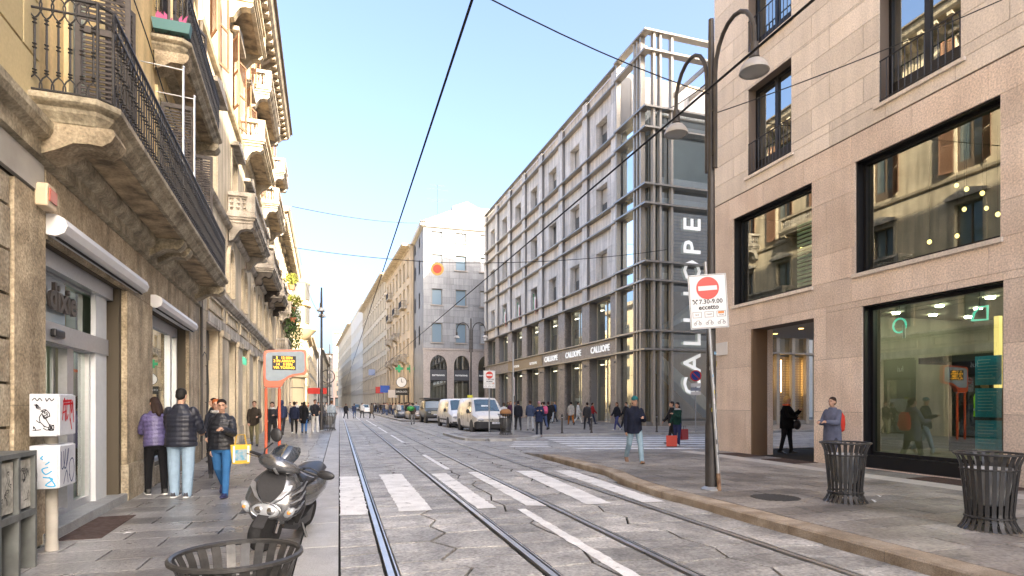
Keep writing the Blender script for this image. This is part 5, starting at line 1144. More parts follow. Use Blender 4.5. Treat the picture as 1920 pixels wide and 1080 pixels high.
for i,(s_,z,c,w) in enumerate(((45,4.5,(.55,.05,.04),1.6),(36,4.5,(.03,.1,.45),1.8),(60,9,(.3,.35,.5),1.5),(25,3.4,(.6,.55,.5),1.6))):
    t=E('shop_sign',tuple(onr(s_,1.0,z)),R(-10),'%s projecting shop sign on the right side far down the street'%['red','blue','grey blue','beige'][i],'sign'); O('panel',G().box(-w/2,w/2,-.1,.1,-.7,.7),mat('shopsign%d'%i,c,.5),t); O('bracket',G().tube([(w/2,0,.3),(w/2+.9,0,.3)],.04,5),m_pole,t)
t=E('red_awning',(-2.2,62,2.6),R(0),'red sign panel above the crowd behind the left lamp post','sign'); O('panel',G().box(-.8,1.0,-.1,.1,0,.6),mat('awning red',(.42,.04,.03),.7),t); O('bracket',G().tube([(-1.2,0,.6),(-2.4,0,.6)],.05,5),m_pole,t)
t=E('round_frame_sign',(-1.0,56,.08),0,'ring shaped sign frame on a post on the left pavement far away','sign'); O('post',G().tube([(0,0,0),(0,0,5)],.05,6),m_pole,t); O('ring',G().tube([(.6*math.cos(k*.2618),0,4+.6*math.sin(k*.2618)) for k in range(25)],.05,6),m_pole,t)
# ---- plants on the left balcony
m_leafy=mat('yellow green leaves',(.19,.21,.04),.7,var=.3,n2=(20,.3)); m_leafd=mat('dark ivy leaves',(.05,.09,.025),.7,n2=(20,.4))
def leaves(name,label,c,r,n,m,seed,hang=0):
    q=random.Random(seed); t=E(name,c,0,label,'plant'); g=G()
    for k in range(n):
        d=Vector((q.gauss(0,1),q.gauss(0,1),q.gauss(0,1))); d=d.normalized()*q.random()**.4; p=Vector((d.x*r[0],d.y*r[1],d.z*r[2])); p.z-=hang*q.random()
        s=q.uniform(.06,.12); M=Euler((q.uniform(0,6),q.uniform(0,6),q.uniform(0,6))).to_matrix()
        g.quad(*[p+M@Vector(v) for v in((-s,0,0),(0,-s*.5,.02),(s,0,0),(0,s*.5,.02))])
    O('foliage',g,m,t); O('pot',G().lathe([(.2,-r[2]-.35),(.28,-r[2])],10),mat('terracotta',(.35,.15,.08),.8),t); return t
pa=lo.matrix_basis
leaves('balcony_plant','bright yellow green plant on the lower house balcony',tuple(pa@Vector((6.0,-.85,9.6))),(.8,.5,.5),500,m_leafy,1)
leaves('balcony_plant','small yellow green plant on a higher balcony edge',tuple(pa@Vector((5.4,-.8,11.2))),(.5,.4,.5),260,m_leafy,2)
leaves('hanging_ivy','dark green ivy hanging down below the balcony plants',tuple(pa@Vector((5.3,-.95,8.8))),(.7,.35,.6),1100,m_leafd,3,hang=3.2)
# ================================================================ VEHICLES
m_tyre=mat('tyre rubber',(.025,.025,.026),.8,n2=(30,.2)); m_rim=mat('wheel rim',(.4,.4,.41),.35,metal=.8); m_blkpl=mat('black plastic',(.03,.03,.033),.5,n2=(40,.15)); m_cglass2=mat('car glass',(.02,.05,.06),.03,spec=1.,coat=1.); m_wsc=mat('tinted windscreen',(.02,.06,.08),.04,spec=1.,coat=1.); m_hl=mat('headlamp glass',(.34,.36,.38),.12,spec=1.,coat=1.); m_plate=mat('number plate',(.6,.62,.68),.5); m_chr=mat('chrome trim',(.6,.6,.6),.15,metal=1.)
def interp(st,y,k):
    for a,b in zip(st,st[1:]):
        if a[0]<=y<=b[0]+1e-9:
            t_=(y-a[0])/(b[0]-a[0]); return a[k]+(b[k]-a[k])*t_
    return st[-1][k]
def ringpts(s):
    y,zb,ze,zt,hb,he,ht=s
    R_=[(hb*.9,zb),(hb,zb+.1),(he,(zb+ze)/2),(he,ze),(ht+.035,zt-.1),(ht-.04,zt-.015),(ht*.5,zt+.01)]
    return [(x,y,z) for x,z in R_]+[(-x,y,z) for x,z in R_[::-1]]
def vehicle(name,label,cat,loc,rz,st,paint,wheels,wr,hood,wtop,cab,group=None,sidewin=(),front='van',bump=None,plate=True,doorlines=(),roofm=None,glassm=None):
    """body lofted through cross sections (y back from the nose); glass, lamps, wheels and trim are parts"""
    t=E(name,loc,rz,label,cat,group); L=st[-1][0]
    body=O('body',G().loft([ringpts(s) for s in st]),paint,t,smooth=True)
    def sx(y,z):
        ze,zt,he,ht=(interp(st,y,k) for k in(2,3,5,6))
        if z<=ze: return he
        f=min(1,(z-ze)/max(.01,zt-.1-ze)); return he+(ht+.035-he)*f
    def side(nm,y0,y1,z0,z1,m,par,sgn,off=.006,slant=0):
        g=G(); n=6
        P=[]
        for i in range(n+1):
            row=[]
            for j in range(4):
                z=z0+(z1-z0)*j/3; y=y0+(y1-y0)*i/n+(slant*(1-i/n)*(j/3)); row.append((sgn*(sx(y,z)+off),y,z))
            P.append(row)
        for i in range(n):
            for j in range(3): g.quad(P[i][j],P[i+1][j],P[i+1][j+1],P[i][j+1])
        return O(nm,g,m,par,smooth=True)
    # windscreen over the raked section hood..wtop
    g=G(); n=8; P=[]
    for i in range(n+1):
        y=hood+.03+(wtop-hood-.05)*i/n; zt,ht=interp(st,y,3),interp(st,y,6); P.append([(ht*q*.96,y-.014,zt+.012-.045*abs(q)**3) for q in(-1,-.75,-.4,0,.4,.75,1)])
    for i in range(n):
        for j in range(6): g.quad(P[i][j],P[i][j+1],P[i+1][j+1],P[i+1][j])
    O('windscreen',g,glassm or m_wsc,t,smooth=True)
    for s in(-1,1):
        for (y0,y1,z0,z1,sl) in sidewin: side('side_window',y0,y1,z0,z1,m_cglass2,t,s,slant=sl)
        for (y,z0,z1) in doorlines: side('door_seam',y,y+.015,z0,z1,m_blkpl,body,s,.004)
        if doorlines: side('door_handle',doorlines[-1][0]-.28,doorlines[-1][0]-.1,1.02,1.06,m_blkpl,body,s,.02)
        mr=O('wing_mirror',G().ell((s*(interp(st,hood+.35,5)+.13),hood+.3,interp(st,hood+.3,2)+.16),(.1,.07,.13),10,8).tube([(s*(interp(st,hood+.3,5)-.05),hood+.3,interp(st,hood+.3,2)+.08),(s*(interp(st,hood+.3,5)+.1),hood+.3,interp(st,hood+.3,2)+.12)],.03,6),m_blkpl,t,smooth=True)
        hl=O('headlamp',G().ell((s*(st[1][5]-.2),st[1][0]-.02,st[1][2]-.1),(.2,.1,.085),12,8,Euler((0,0,s*.45)).to_matrix()),m_hl,t,smooth=True)
        for yw in wheels:
            w=O('wheel',G().lathe([(wr*.55,-.1),(wr*.93,-.105),(wr,-.07),(wr,.07),(wr*.93,.105),(wr*.55,.1)],22,(0,0,0),'x'),m_tyre,t,loc=(s*(interp(st,yw,5)-.1),yw,wr),smooth=True)
            O('rim',G().lathe([(.03,.095*s),(wr*.4,.085*s),(wr*.6,.1*s),(wr*.6,-.05*s)],16,(0,0,0),'x').lathe([(.05,.0),(.05,.1*s)],8,(0,0,0),'x'),m_rim,w,smooth=True)
            O('wheel_arch',G().lathe([(wr*1.0,-.16*s),(wr*1.17,-.16*s),(wr*1.17,.006*s),(wr*1.0,.004*s)],22,(s*(interp(st,yw,5)),yw,wr*1.02),'x'),m_blkpl,t)
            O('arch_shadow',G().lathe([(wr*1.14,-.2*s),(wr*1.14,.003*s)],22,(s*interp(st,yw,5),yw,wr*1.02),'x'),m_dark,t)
    if bump: O('bumper',G().loft([[(x*1.012,y-.012,z) for x,z in((-w,z0),(-w,z1),(w,z1),(w,z0))] for y,w,z0,z1 in bump]),m_blkpl,t,bev=.02)
    O('underbody',G().box(-st[2][4]*.85,st[2][4]*.85,.3,L-.2,st[2][1]-.06,st[2][1]+.02),m_dark,t)
    zp=st[0][1]+.16
    if plate: O('number_plate',G().box(-.02,.5,-.06,-.045,zp,zp+.11) if front=='van' else G().box(-.26,.26,-.05,-.035,zp,zp+.11),m_plate,t); text('lettering','GB 412 KX' if 0 else 'FX 208',.09,m_blk,t,(.24 if front=='van' else 0,-.064 if front=='van' else -.054,zp+.055),ext=.001)
    return t
VS=[(0,.34,.66,.8,.7,.72,.66),(.07,.26,.82,.93,.84,.86,.78),(.3,.24,.92,1.03,.93,.94,.84),(.95,.24,1.03,1.17,.955,.96,.84),(1.75,.24,1.03,1.88,.96,.965,.73),(2.1,.24,1.03,1.96,.96,.965,.76),(4.6,.24,1.03,1.96,.96,.965,.77),(4.9,.26,1.0,1.9,.94,.945,.74),(4.95,.4,1.0,1.8,.9,.9,.7)]
m_cream=mat('cream van paint',(.74,.71,.65),.3,coat=.6,n1=(1,.2),c2=(.66,.62,.55)); m_vanw=mat('white van paint',(.72,.73,.74),.3,coat=.6,n1=(1,.2),c2=(.64,.64,.64))
v1=vehicle('delivery_van','cream white delivery van with dark lower bumper, parked nearest facing the camera','van',(8.1,31.5,.005),R(1),VS,m_cream,(.95,4.1),.34,.95,1.75,0,'parked vans',sidewin=((1.2,2.15,1.05,1.72,.45),),bump=[(-.025,.72,.26,.6),(.04,.88,.24,.66),(.28,.96,.24,.58)],doorlines=((1.1,.4,1.0),(2.3,.35,1.75),(3.5,.35,1.75)))
O('grille_bar',G().box(-.6,.6,-.03,.02,.735,.76).box(-.6,.6,-.045,0,.69,.705),m_chr,v1); O('emblem',G().prism([(-.07,.74),(0,.8),(.07,.74),(0,.77)],'y',-.06,-.035).prism([(-.07,.68),(0,.74),(.07,.68),(0,.71)],'y',-.06,-.035),m_chr,v1)
O('dash_paper',G().quad((-.3,1.25,1.46),(.1,1.25,1.46),(.1,1.32,1.53),(-.3,1.32,1.53)),m_swhite,v1); O('yellow_flag',G().box(-.86,-.55,2.3,2.36,1.97,2.12),mat('yellow vest',(.6,.6,.08),.7),v1)
v2=vehicle('delivery_van','white panel van parked between the cream van and the dark off road car','van',(8.0,38.4,.005),R(1.5),VS,m_vanw,(.95,4.1),.34,.95,1.75,0,'parked vans',sidewin=((1.2,2.15,1.05,1.72,.45),),bump=[(-.02,.6,.26,.42),(.05,.8,.24,.44),(.28,.93,.24,.42)],doorlines=((1.1,.4,1.0),(2.3,.35,1.75),(3.5,.35,1.75)))
O('grille',G().box(-.5,.5,-.04,.02,.5,.66),m_blkpl,v2); O('side_moulding',G().box(-.985,-.96,1.4,3.6,.5,.6),m_blkpl,v2)
JS=[(0,.5,.95,1.05,.8,.82,.74),(.1,.45,1.0,1.12,.84,.86,.8),(1.1,.45,1.08,1.2,.86,.88,.8),(1.5,.45,1.1,1.85,.86,.88,.72),(1.7,.45,1.1,1.95,.86,.88,.74),(3.9,.45,1.1,1.95,.86,.88,.74),(4.1,.5,1.1,1.8,.84,.84,.7)]
m_darkcar=mat('dark green black paint',(.06,.065,.055),.3,coat=.6)
v3=vehicle('off_road_car','boxy dark off road car with black roof parked behind the white van','car',(7.75,48.6,.005),R(1),JS,m_darkcar,(.75,3.3),.38,1.1,1.5,0,sidewin=((1.5,2.5,1.12,1.75,.25),(2.6,3.7,1.12,1.75,0)),front='car',bump=[(-.12,.82,.5,.66),(-.02,.84,.48,.68)],doorlines=((1.4,.5,1.1),(2.55,.5,1.7)))
O('roof_rack',G().box(-.85,.85,1.5,4.0,1.98,2.12),m_blkpl,v3); O('grille',G().box(-.45,.45,-.02,.02,.75,1.0),mat('pale grille',(.4,.38,.3),.5),v3)
CS=[(0,.3,.6,.68,.62,.64,.56),(.1,.22,.72,.82,.76,.78,.7),(.9,.2,.86,.95,.82,.84,.7),(1.6,.2,.88,1.42,.84,.85,.58),(2.0,.2,.88,1.47,.84,.85,.6),(3.2,.2,.9,1.42,.84,.85,.58),(3.9,.25,.88,1.0,.8,.82,.6),(4.05,.35,.8,.9,.74,.75,.55)]
m_carb=mat('dark blue car paint',(.05,.06,.08),.3,coat=.6)
c1=vehicle('parked_car','small dark car parked behind the off road car, facing the camera','car',(7.2,55.5,.005),R(2),CS,mat('bronze car paint',(.16,.12,.09),.3,coat=.6),(.72,3.2),.31,.9,1.6,0,'parked cars',sidewin=((1.2,1.95,.9,1.34,.4),(2.05,2.9,.9,1.34,0)),front='car')
c2=vehicle('parked_car','dark car with blue windscreen standing behind the left lamp post','car',(-1.9,52,.08),R(0),CS,m_carb,(.72,3.2),.31,.9,1.6,0,'parked cars',sidewin=((1.2,1.95,.9,1.34,.4),(2.05,2.9,.9,1.34,0)),front='car')
for i,(x,y) in enumerate(((4.2,100),(3.6,128),(6.6,62))):
    vehicle('distant_car','distant dark car %s'%['on the right lane before the crowd','farthest away on the tram street','parked behind the small dark car'][i],'car',(x,y,.01),0,CS,m_carb if i else m_vanw,(.72,3.2),.31,.9,1.6,0,'distant cars',sidewin=((1.2,1.95,.9,1.34,.4),(2.05,2.9,.9,1.34,0)),front='car',plate=False)
# ================================================================ SCOOTER
m_scd=mat('graphite scooter paint',(.2,.205,.215),.26,metal=.75,coat=.7); m_scl=mat('silver grey scooter paint',(.36,.37,.39),.3,metal=.6,coat=.6); m_scb=mat('scooter black plastic',(.022,.022,.024),.45,n2=(60,.2)); m_visor=mat('smoked visor',(.02,.03,.045),.08,spec=1.,coat=1.)
sc=E('motor_scooter',(-.8,6.55,.08),R(-15),'grey and black motor scooter parked facing the camera at the left kerb','scooter'); sc.rotation_euler=(0,R(9),R(-15)); sc.scale=(1.16,1,.89)
fw=O('front_wheel',G().lathe([(.13,-.05),(.2,-.058),(.228,-.03),(.232,0),(.228,.03),(.2,.058),(.13,.05)],26,(0,0,0),'x'),m_tyre,sc,loc=(0,.1,.232),rot=(0,0,R(-10)),smooth=True)
O('rim',G().lathe([(.02,-.04),(.12,-.03),(.135,-.045),(.135,.045),(.12,.03),(.02,.04)],18,(0,0,0),'x'),m_rim,fw,smooth=True); O('brake_disc',G().lathe([(.05,-.062),(.1,-.062),(.1,-.066),(.05,-.066)],18,(0,0,0),'x'),m_chr,fw)
P=[(.1+.25*math.cos(R(a)),.232+.25*math.sin(R(a))) for a in range(35,160,12)]
O('front_fender',G().loft([[(x,y,z) for x,(y,z) in zip([w]*1,[(p)])]+[(-w,p[0],p[1]),(-w*.8,p[0],p[1]-.012),(w*.8,p[0],p[1]-.012)] for p in P for w in[.05]]),m_scb,sc,smooth=True)
for s in(-1,1): O('fork_leg',G().tube([(s*.085,.1,.23),(s*.085,.17,.42),(s*.075,.25,.62)],[.022,.02,.018],8),m_chr,sc,smooth=True)
# front apron: lofted shield, wider at the knees
AP=[(.34,.14,.16,.12),(.42,.2,.06,.2),(.5,.235,.02,.24),(.6,.245,.02,.27),(.72,.235,.06,.3),(.82,.2,.11,.33),(.9,.15,.16,.34),(.95,.11,.2,.33)]
def aring(z,w,yf,yb): 
    out=[]
    for k in range(13):
        a=math.pi*k/12; out.append((-w*math.cos(a),yf+(yb-yf)*(1-math.sin(a)**.8)*.72,z))
    return out+[(w*.9,yb,z),(0,yb+.02,z),(-w*.9,yb,z)]
O('front_apron',G().loft([aring(*p) for p in AP]),m_scd,sc,smooth=True)
O('apron_side_panel',G().loft([[(s_*(w+.004)*.98,yf+.16+.02*k,z) for k in(0,4)]+[(s_*(w-.02),yf+.24,z),(s_*(w-.02),yf+.16,z)] for s_ in(1,) for z,w,yf,yb in AP[1:6]]),m_scl,sc)
for k in range(7): O('side_rib',G().tube([(.2,.06+.0*k,.46+.05*k),(.25,.15,.49+.055*k),(.25,.3,.55+.06*k)],[.006,.013,.006],6),m_scl if k%2 else m_scb,sc,smooth=True)
O('nose_panel',G().loft([[(-w,y,z),(w,y,z),(w*.9,y+.02,z),(-w*.9,y+.02,z)] for z,w,y in((.6,.03,-.0),(.68,.09,.02),(.78,.12,.055),(.88,.11,.115),(.93,.07,.165))]),m_scb,sc,smooth=True)
g=G()
for s in(-1,1): g.loft([[(s*x0,y0,z0),(s*x1,y1,z0+.02),(s*x1,y1+.02,z0),(s*x0,y0+.02,z0-.02)] for x0,x1,y0,y1,z0 in((.02,.05,-.012,-.006,.58),(.07,.12,-.004,.01,.64),(.12,.18,.02,.05,.74),(.14,.18,.06,.09,.8))])
O('silver_v_trim',g,m_scl,sc)
hl=O('headlight',G().ell((0,.015,.5),(.125,.045,.085),18,12),m_hl,sc,smooth=True); O('reflector',G().ell((-.05,-.018,.505),(.042,.015,.042),10,8).ell((.05,-.018,.505),(.042,.015,.042),10,8),m_chr,hl,smooth=True); O('bezel',G().tube([(.135*math.cos(R(a)),.012-.01*math.sin(R(a)),.5+.095*math.sin(R(a))) for a in range(0,361,20)],.012,6),m_scd,hl,smooth=True)
for s in(-1,1): b=O('turn_signal',G().ell((s*.195,.075,.5),(.04,.05,.075),10,8,Euler((0,s*.5,0)).to_matrix()),m_hl,sc,smooth=True); O('amber_bulb',G().ell((s*.2,.035,.505),(.018,.018,.022),8,6),mat('amber lens',(.7,.25,.03),.3),b)
O('leg_shield',G().loft([[(-w,y,z),(w,y,z),(w,y+.03,z),(-w,y+.03,z)] for z,w,y in((.3,.2,.4),(.5,.25,.36),(.8,.22,.36),(.95,.12,.36))]),m_scb,sc)
O('steering_column',G().lathe([(.06,.9),(.055,1.0),(.07,1.04)],12,(0,.27,0)),m_scl,sc,smooth=True)
hb=E('handlebar_pivot',(0,0,0)); bpy.data.objects.remove(hb)
HM=Matrix.Translation((0,.25,1.02))@Matrix.Rotation(R(13),4,'Y')@Matrix.Rotation(R(-6),4,'Z')
def hg(g): return G().add(g,HM)
hc=O('handlebar_cover',hg(G().loft([[(x,-.1*k_+.0+.09*math.sin(a)*k_,.085*k_*math.cos(a)+zo) for a in [2*math.pi*j/12 for j in range(12)]] for x,k_,zo in((-.2,.35,.0),(-.15,.75,.005),(-.07,1.05,.01),(0,1.15,.01),(.07,1.05,.01),(.15,.75,.005),(.2,.35,0))])),m_scd,sc,smooth=True)
O('cover_stripe',hg(G().loft([[(x,y,z),(x+.035,y-.006,z),(x+.035,y+.02,z-.02),(x,y+.02,z-.02)] for x,y,z in((-.12,-.1,.08),(-.04,-.175,.03),(.02,-.2,-.03),(.06,-.19,-.07))])),m_scl,sc)
vr=[]
for z,w,y in((.0,.1,-.17),(.06,.125,-.15),(.14,.13,-.1),(.2,.11,-.05),(.24,.07,-.01)): vr.append([(w*math.sin(R(a)),y+.09*(1-math.cos(R(a)))*1.5,z) for a in range(-75,76,25)])
O('windscreen_visor',hg(G().loft(vr,cap=False,close=False)),m_visor,sc,smooth=True)
for s in(-1,1):
    O('grip',hg(G().tube([(s*.2,.02,.01),(s*.34,.06,.0)],.02,10)),m_scb,sc,smooth=True); O('brake_lever',hg(G().tube([(s*.21,-.04,.0),(s*.27,-.03,-.015),(s*.34,.0,-.02)],[.009,.007,.008],6)),m_chr,sc,smooth=True)
    O('switch_block',hg(G().box(s*.17,s*.22,-.03,.05,-.025,.035)),m_scb,sc,bev=.008)
for s,(hx,hz,hy) in((-1,(-.17,.3,.02)),(1,(.42,.04,.05))):
    st=O('mirror_stem',hg(G().tube([(s*.19,.01,.03),(s*.2 if s<0 else .27,.0,.1 if s<0 else .07),(hx*.97,hy,hz-.1 if s<0 else hz-.01)],.008,8)),m_scb,sc,smooth=True)
    O('mirror',hg(G().ell((hx,hy,hz),(.058,.026,.085) if s<0 else (.085,.026,.055),14,10,Euler((0,R(-22 if s<0 else -12),0)).to_matrix())),m_scb,sc,smooth=True)
O('floorboard',G().loft([[(-.17,y,z),(.17,y,z),(.17,y,z-.06),(-.17,y,z-.06)] for y,z in((.36,.34),(.6,.3),(.85,.32))]),m_scb,sc)
O('tail_body',G().loft([[(w*math.cos(a),y,z0+(z1-z0)*.5+(z1-z0)*.5*math.sin(a)) for a in [2*math.pi*j/12 for j in range(12)]] for y,w,z0,z1 in((.75,.12,.3,.68),(.95,.2,.34,.76),(1.25,.21,.42,.8),(1.55,.16,.55,.82),(1.75,.07,.66,.8))]),m_scd,sc,smooth=True)
O('seat',G().loft([[(w*math.cos(a),y,z+.06*math.sin(a)) for a in [2*math.pi*j/12 for j in range(12)]] for y,w,z in((.72,.09,.72),(.85,.15,.76),(1.1,.16,.78),(1.2,.15,.8),(1.5,.13,.85),(1.62,.07,.85))]),m_scb,sc,smooth=True)
rw=O('rear_wheel',G().lathe([(.12,-.06),(.19,-.068),(.22,-.035),(.225,0),(.22,.035),(.19,.068),(.12,.06)],24,(0,0,0),'x'),m_tyre,sc,loc=(0,1.38,.225),smooth=True); O('rim',G().lathe([(.02,-.05),(.13,-.04),(.13,.04),(.02,.05)],16,(0,0,0),'x'),m_rim,rw,smooth=True)
O('side_stand',G().tube([(-.12 if 0 else .12,.75,.3),(.24,.7,.02)],.014,6),m_scb,sc); O('belly_pan',G().loft([[(-w,y,z0),(w,y,z0),(w*1.1,y,z1),(-w*1.1,y,z1)] for y,w,z0,z1 in((.3,.1,.24,.38),(.6,.15,.16,.28),(1.1,.14,.18,.4))]),m_scb,sc)
# ================================================================ PEOPLE
m_skin=mat('skin',(.5,.3,.21),.55); m_skin2=mat('skin darker',(.36,.2,.13),.55)
SC2=bpy.data.scenes.new('remesh_bench')
def remesh(g,vox,name,m,parent,smooth_it=6):
    """fuse overlapping volumes into one continuous surface"""
    me=bpy.data.meshes.new('tmp'); me.from_pydata(g.v,[],g.f); b=bmesh.new(); b.from_mesh(me); bmesh.ops.recalc_face_normals(b,faces=b.faces); b.to_mesh(me); b.free()
    o=bpy.data.objects.new('tmp',me); SC2.collection.objects.link(o)
    r=o.modifiers.new('r','REMESH'); r.mode='VOXEL'; r.voxel_size=vox
    s=o.modifiers.new('s','SMOOTH'); s.factor=.5; s.iterations=smooth_it
    VL=SC2.view_layers[0]; VL.update(); dg=VL.depsgraph; out=bpy.data.meshes.new_from_object(o.evaluated_get(dg)); bpy.data.objects.remove(o); bpy.data.meshes.remove(me)
    out.name=name; out.polygons.foreach_set('use_smooth',[True]*len(out.polygons)); out.materials.clear(); out.materials.append(m)
    ob=bpy.data.objects.new(name,out); COL.objects.link(ob); ob.parent=parent; return ob
def cap(g,pts,rad,n=10):
    """tapered limb with rounded ends"""
    pts=[Vector(p) for p in pts]; a=(pts[0]-pts[1]).normalized()*rad[0]; b=(pts[-1]-pts[-2]).normalized()*rad[-1]
    g.tube([pts[0]+a*.95,pts[0]+a*.7]+pts+[pts[-1]+b*.7,pts[-1]+b*.95],[rad[0]*.3,rad[0]*.72]+list(rad)+[rad[-1]*.72,rad[-1]*.3],n)
def ering(c,rx,ry,n=16,tw=0): return [(c[0]+rx*math.cos(2*math.pi*k/n+tw),c[1]+ry*math.sin(2*math.pi*k/n+tw),c[2]) for k in range(n)]
def person(label,loc,rz,H=1.72,top='jacket',topc=(.03,.03,.04),legc=(.05,.05,.07),shoec=(.04,.04,.04),hairc=(.03,.02,.015),hair='short',legs=(0,0,0,0),arms=((8,15,6),(8,15,6)),lean=0,look=(0,0),build=1.,toplen=.0,vox=.012,skin=None,hat=None,fem=False,quilt=None,group='pedestrians',face=True,scarf=None,sole=None,flare=1.):
    """legs = (left thigh fwd, left knee bend, right thigh fwd, right knee bend); arms = ((shoulder fwd, elbow bend, abduct), ...) in degrees.
    Faces -Y. toplen lowers the hem (0 = hip, .35 = knee)."""
    skin=skin or m_skin
    t=E('person',loc,rz,label,'person',group)
    k=H/1.75; B=build
    def V(x,y,z): return Vector((x*k,y*k,z*k))
    hipz=.93
    J={}
    for s,(th,kb) in zip((1,-1),((legs[0],legs[1]),(legs[2],legs[3]))):
        h=Vector((s*.095*(.5+.5*B),0,hipz)); a=R(th); kn=h+Vector((s*.01,-.43*math.sin(a),-.43*math.cos(a))); a2=R(th-kb); an=kn+Vector((0,-.42*math.sin(a2),-.42*math.cos(a2))); J[s]=(h,kn,an,a2)
    low=min(J[s][2].z-.075*math.cos(J[s][3])-.0 for s in(1,-1))
    dz=-low
    L=R(lean)
    def T(p):   # torso lean about the hips
        y,z=p[1],p[2]-hipz; return Vector((p[0],y*math.cos(L)-z*math.sin(L),hipz+y*math.sin(L)+z*math.cos(L)+dz))*k
    def D(p): return Vector((p[0],p[1],p[2]+dz))*k
    sw=.18*(.6+.4*B) if not fem else .165*(.6+.4*B)
    A={}
    for s,(sf,eb,ab) in zip((1,-1),arms):
        sh=Vector((s*(sw-.012),.01,1.395)); a=R(sf); q=R(ab); d=Vector((s*math.sin(q),-math.sin(a)*math.cos(q),-math.cos(a)*math.cos(q))); el=sh+d*.29; a2=R(sf+eb); inw=R(min(eb,70)*.35); d2=Vector((s*(math.sin(q)*.4-math.sin(inw)),-math.sin(a2)*math.cos(inw),-math.cos(a2)*math.cos(inw))).normalized(); wr=el+d2*.25; A[s]=(sh,el,wr,d2)
    # ---- body: one continuous surface
    g=G()
    tor=[(.90,.145*B,.1*B,0),(.97,.155*B,.11*B,.0),(1.08,.135*B,.095*B,-.005),(1.2,.145*B,.1*B,-.005),(1.32,.16*B,.11*B,0),(1.41,.15,.085,.005),(1.455,.07,.06,.01)]
    g.loft([[tuple(T(p)) for p in ering((0,y,z),rx,ry)] for z,rx,ry,y in tor])
    hx,hy=R(look[0]),R(look[1])
    hc=Vector((0,-.01-.03*math.sin(hy),1.625)); HMx=Matrix.Rotation(hx,3,'Z')@Matrix.Rotation(hy,3,'X')
    def Hd(v): return T(hc+HMx@Vector(v))
    cap(g,[T((0,.012,1.43)),T((0,.0,1.55))],[.052*k,.05*k])
    M3=Matrix.Rotation(L,3,'X')@HMx
    g.ell(Hd((0,.012,.03)),(.073*k,.09*k,.088*k),14,10,M3); g.ell(Hd((0,-.02,-.035)),(.056*k,.068*k,.078*k),12,8,M3); g.ell(Hd((0,-.05,-.085)),(.03*k,.026*k,.026*k),8,6,M3)
    g.ell(Hd((0,-.092,-.015)),(.013*k,.02*k,.026*k),8,6,M3); g.ell(Hd((0,-.083,-.055)),(.024*k,.012*k,.01*k),8,6,M3); g.ell(Hd((0,-.08,.03)),(.05*k,.014*k,.012*k),8,6,M3)
    for s in(1,-1): g.ell(Hd((s*.074,.012,-.01)),(.012*k,.024*k,.034*k),8,6,M3)
    fine=vox<.011
    for s in(1,-1):
        sh,el,wr,d2=A[s]; cap(g,[T(sh),T(el),T(wr)],[.05*k,.038*k,.026*k])
        h0=T(wr); dd=(T(wr+d2*.1)-T(wr)).normalized(); sd=Vector((0,0,1)).cross(dd); sd=sd.normalized() if sd.length>.1 else Vector((0,1,0)); sd=Vector((0,1,0)) if abs(dd.z)>.9 else sd; up=dd.cross(sd).normalized(); sd=up.cross(dd).normalized()
        cap(g,[h0,h0+dd*.085*k],[.028*k,.034*k]); 
        curl=up*(-s) if abs(dd.z)>.9 else -Vector((0,0,1))
        curl=(curl-dd*curl.dot(dd)).normalized() if (curl-dd*curl.dot(dd)).length>.1 else up
        for f,(o_,ln) in enumerate(((-.028,.06),(-.01,.07),(.009,.066),(.027,.052))):
            r0=h0+dd*.09*k+sd*o_*k; cap(g,[r0,r0+(dd*.6+curl*.25)*ln*k,r0+(dd*.75+curl*.75)*ln*k],[.0095*k,.009*k,.0075*k],6)
        r0=h0+dd*.03*k-sd*.03*k; cap(g,[r0,r0+(dd*.6-sd*.55)*.05*k,r0+(dd*1.2-sd*.5+curl*.2)*.055*k],[.012*k,.011*k,.009*k],6)
        h,kn,an,a2=J[s]; cap(g,[D(h),D(kn),D(an)],[.075*k*B,.05*k,.036*k]); 
    body=remesh(g,vox*.8 if fine else vox,'body',skin,t,2 if fine else 3)
    if face:
        for s in(1,-1): O('eye',G().ell(tuple(Hd((s*.03,-.083,.01))),(.011*k,.007*k,.006*k),8,6),mat('eye',(.03,.02,.02),.2),t,smooth=True); O('eyebrow',G().tube([Hd((s*.014,-.096,.03)),Hd((s*.032,-.093,.034)),Hd((s*.046,-.08,.028))],.004*k,5),mat('brow',(.04,.025,.02),.8),t)
        O('mouth',G().ell(tuple(Hd((0,-.09,-.055))),(.022*k,.007*k,.006*k),8,6),mat('lips',(.36,.13,.11),.5),t,smooth=True)
    # ---- trousers
    g=G(); g.loft([[tuple(D(p)) for p in ering((0,y,z),rx,ry)] for z,rx,ry,y in((.8,.12*B,.1*B,0),(.86,.165*B,.125*B,0),(.95,.172*B,.13*B,0),(1.03,.158*B,.12*B,0))])
    for s in(1,-1):
        h,kn,an,a2=J[s]; e=an+Vector((0,-math.sin(a2)*.02,-math.cos(a2)*.02)); cap(g,[D(h-Vector((0,0,.02))),D(h.lerp(kn,.5)),D(kn),D(kn.lerp(e,.5)),D(e)],[.098*k*B,.087*k*(.5+.5*B),.067*k*flare,.06*k*flare,.052*k*flare])
    mtr=mat('trousers %.2f %.2f %.2f'%legc,legc,.85,n1=(9,.45),c2=tuple(c*.7 for c in legc),bump=(60,.4))
    remesh(g,vox,'trousers',mtr,t,3)
    msh=mat('shoes %.2f %.2f %.2f'%shoec,shoec,.5)
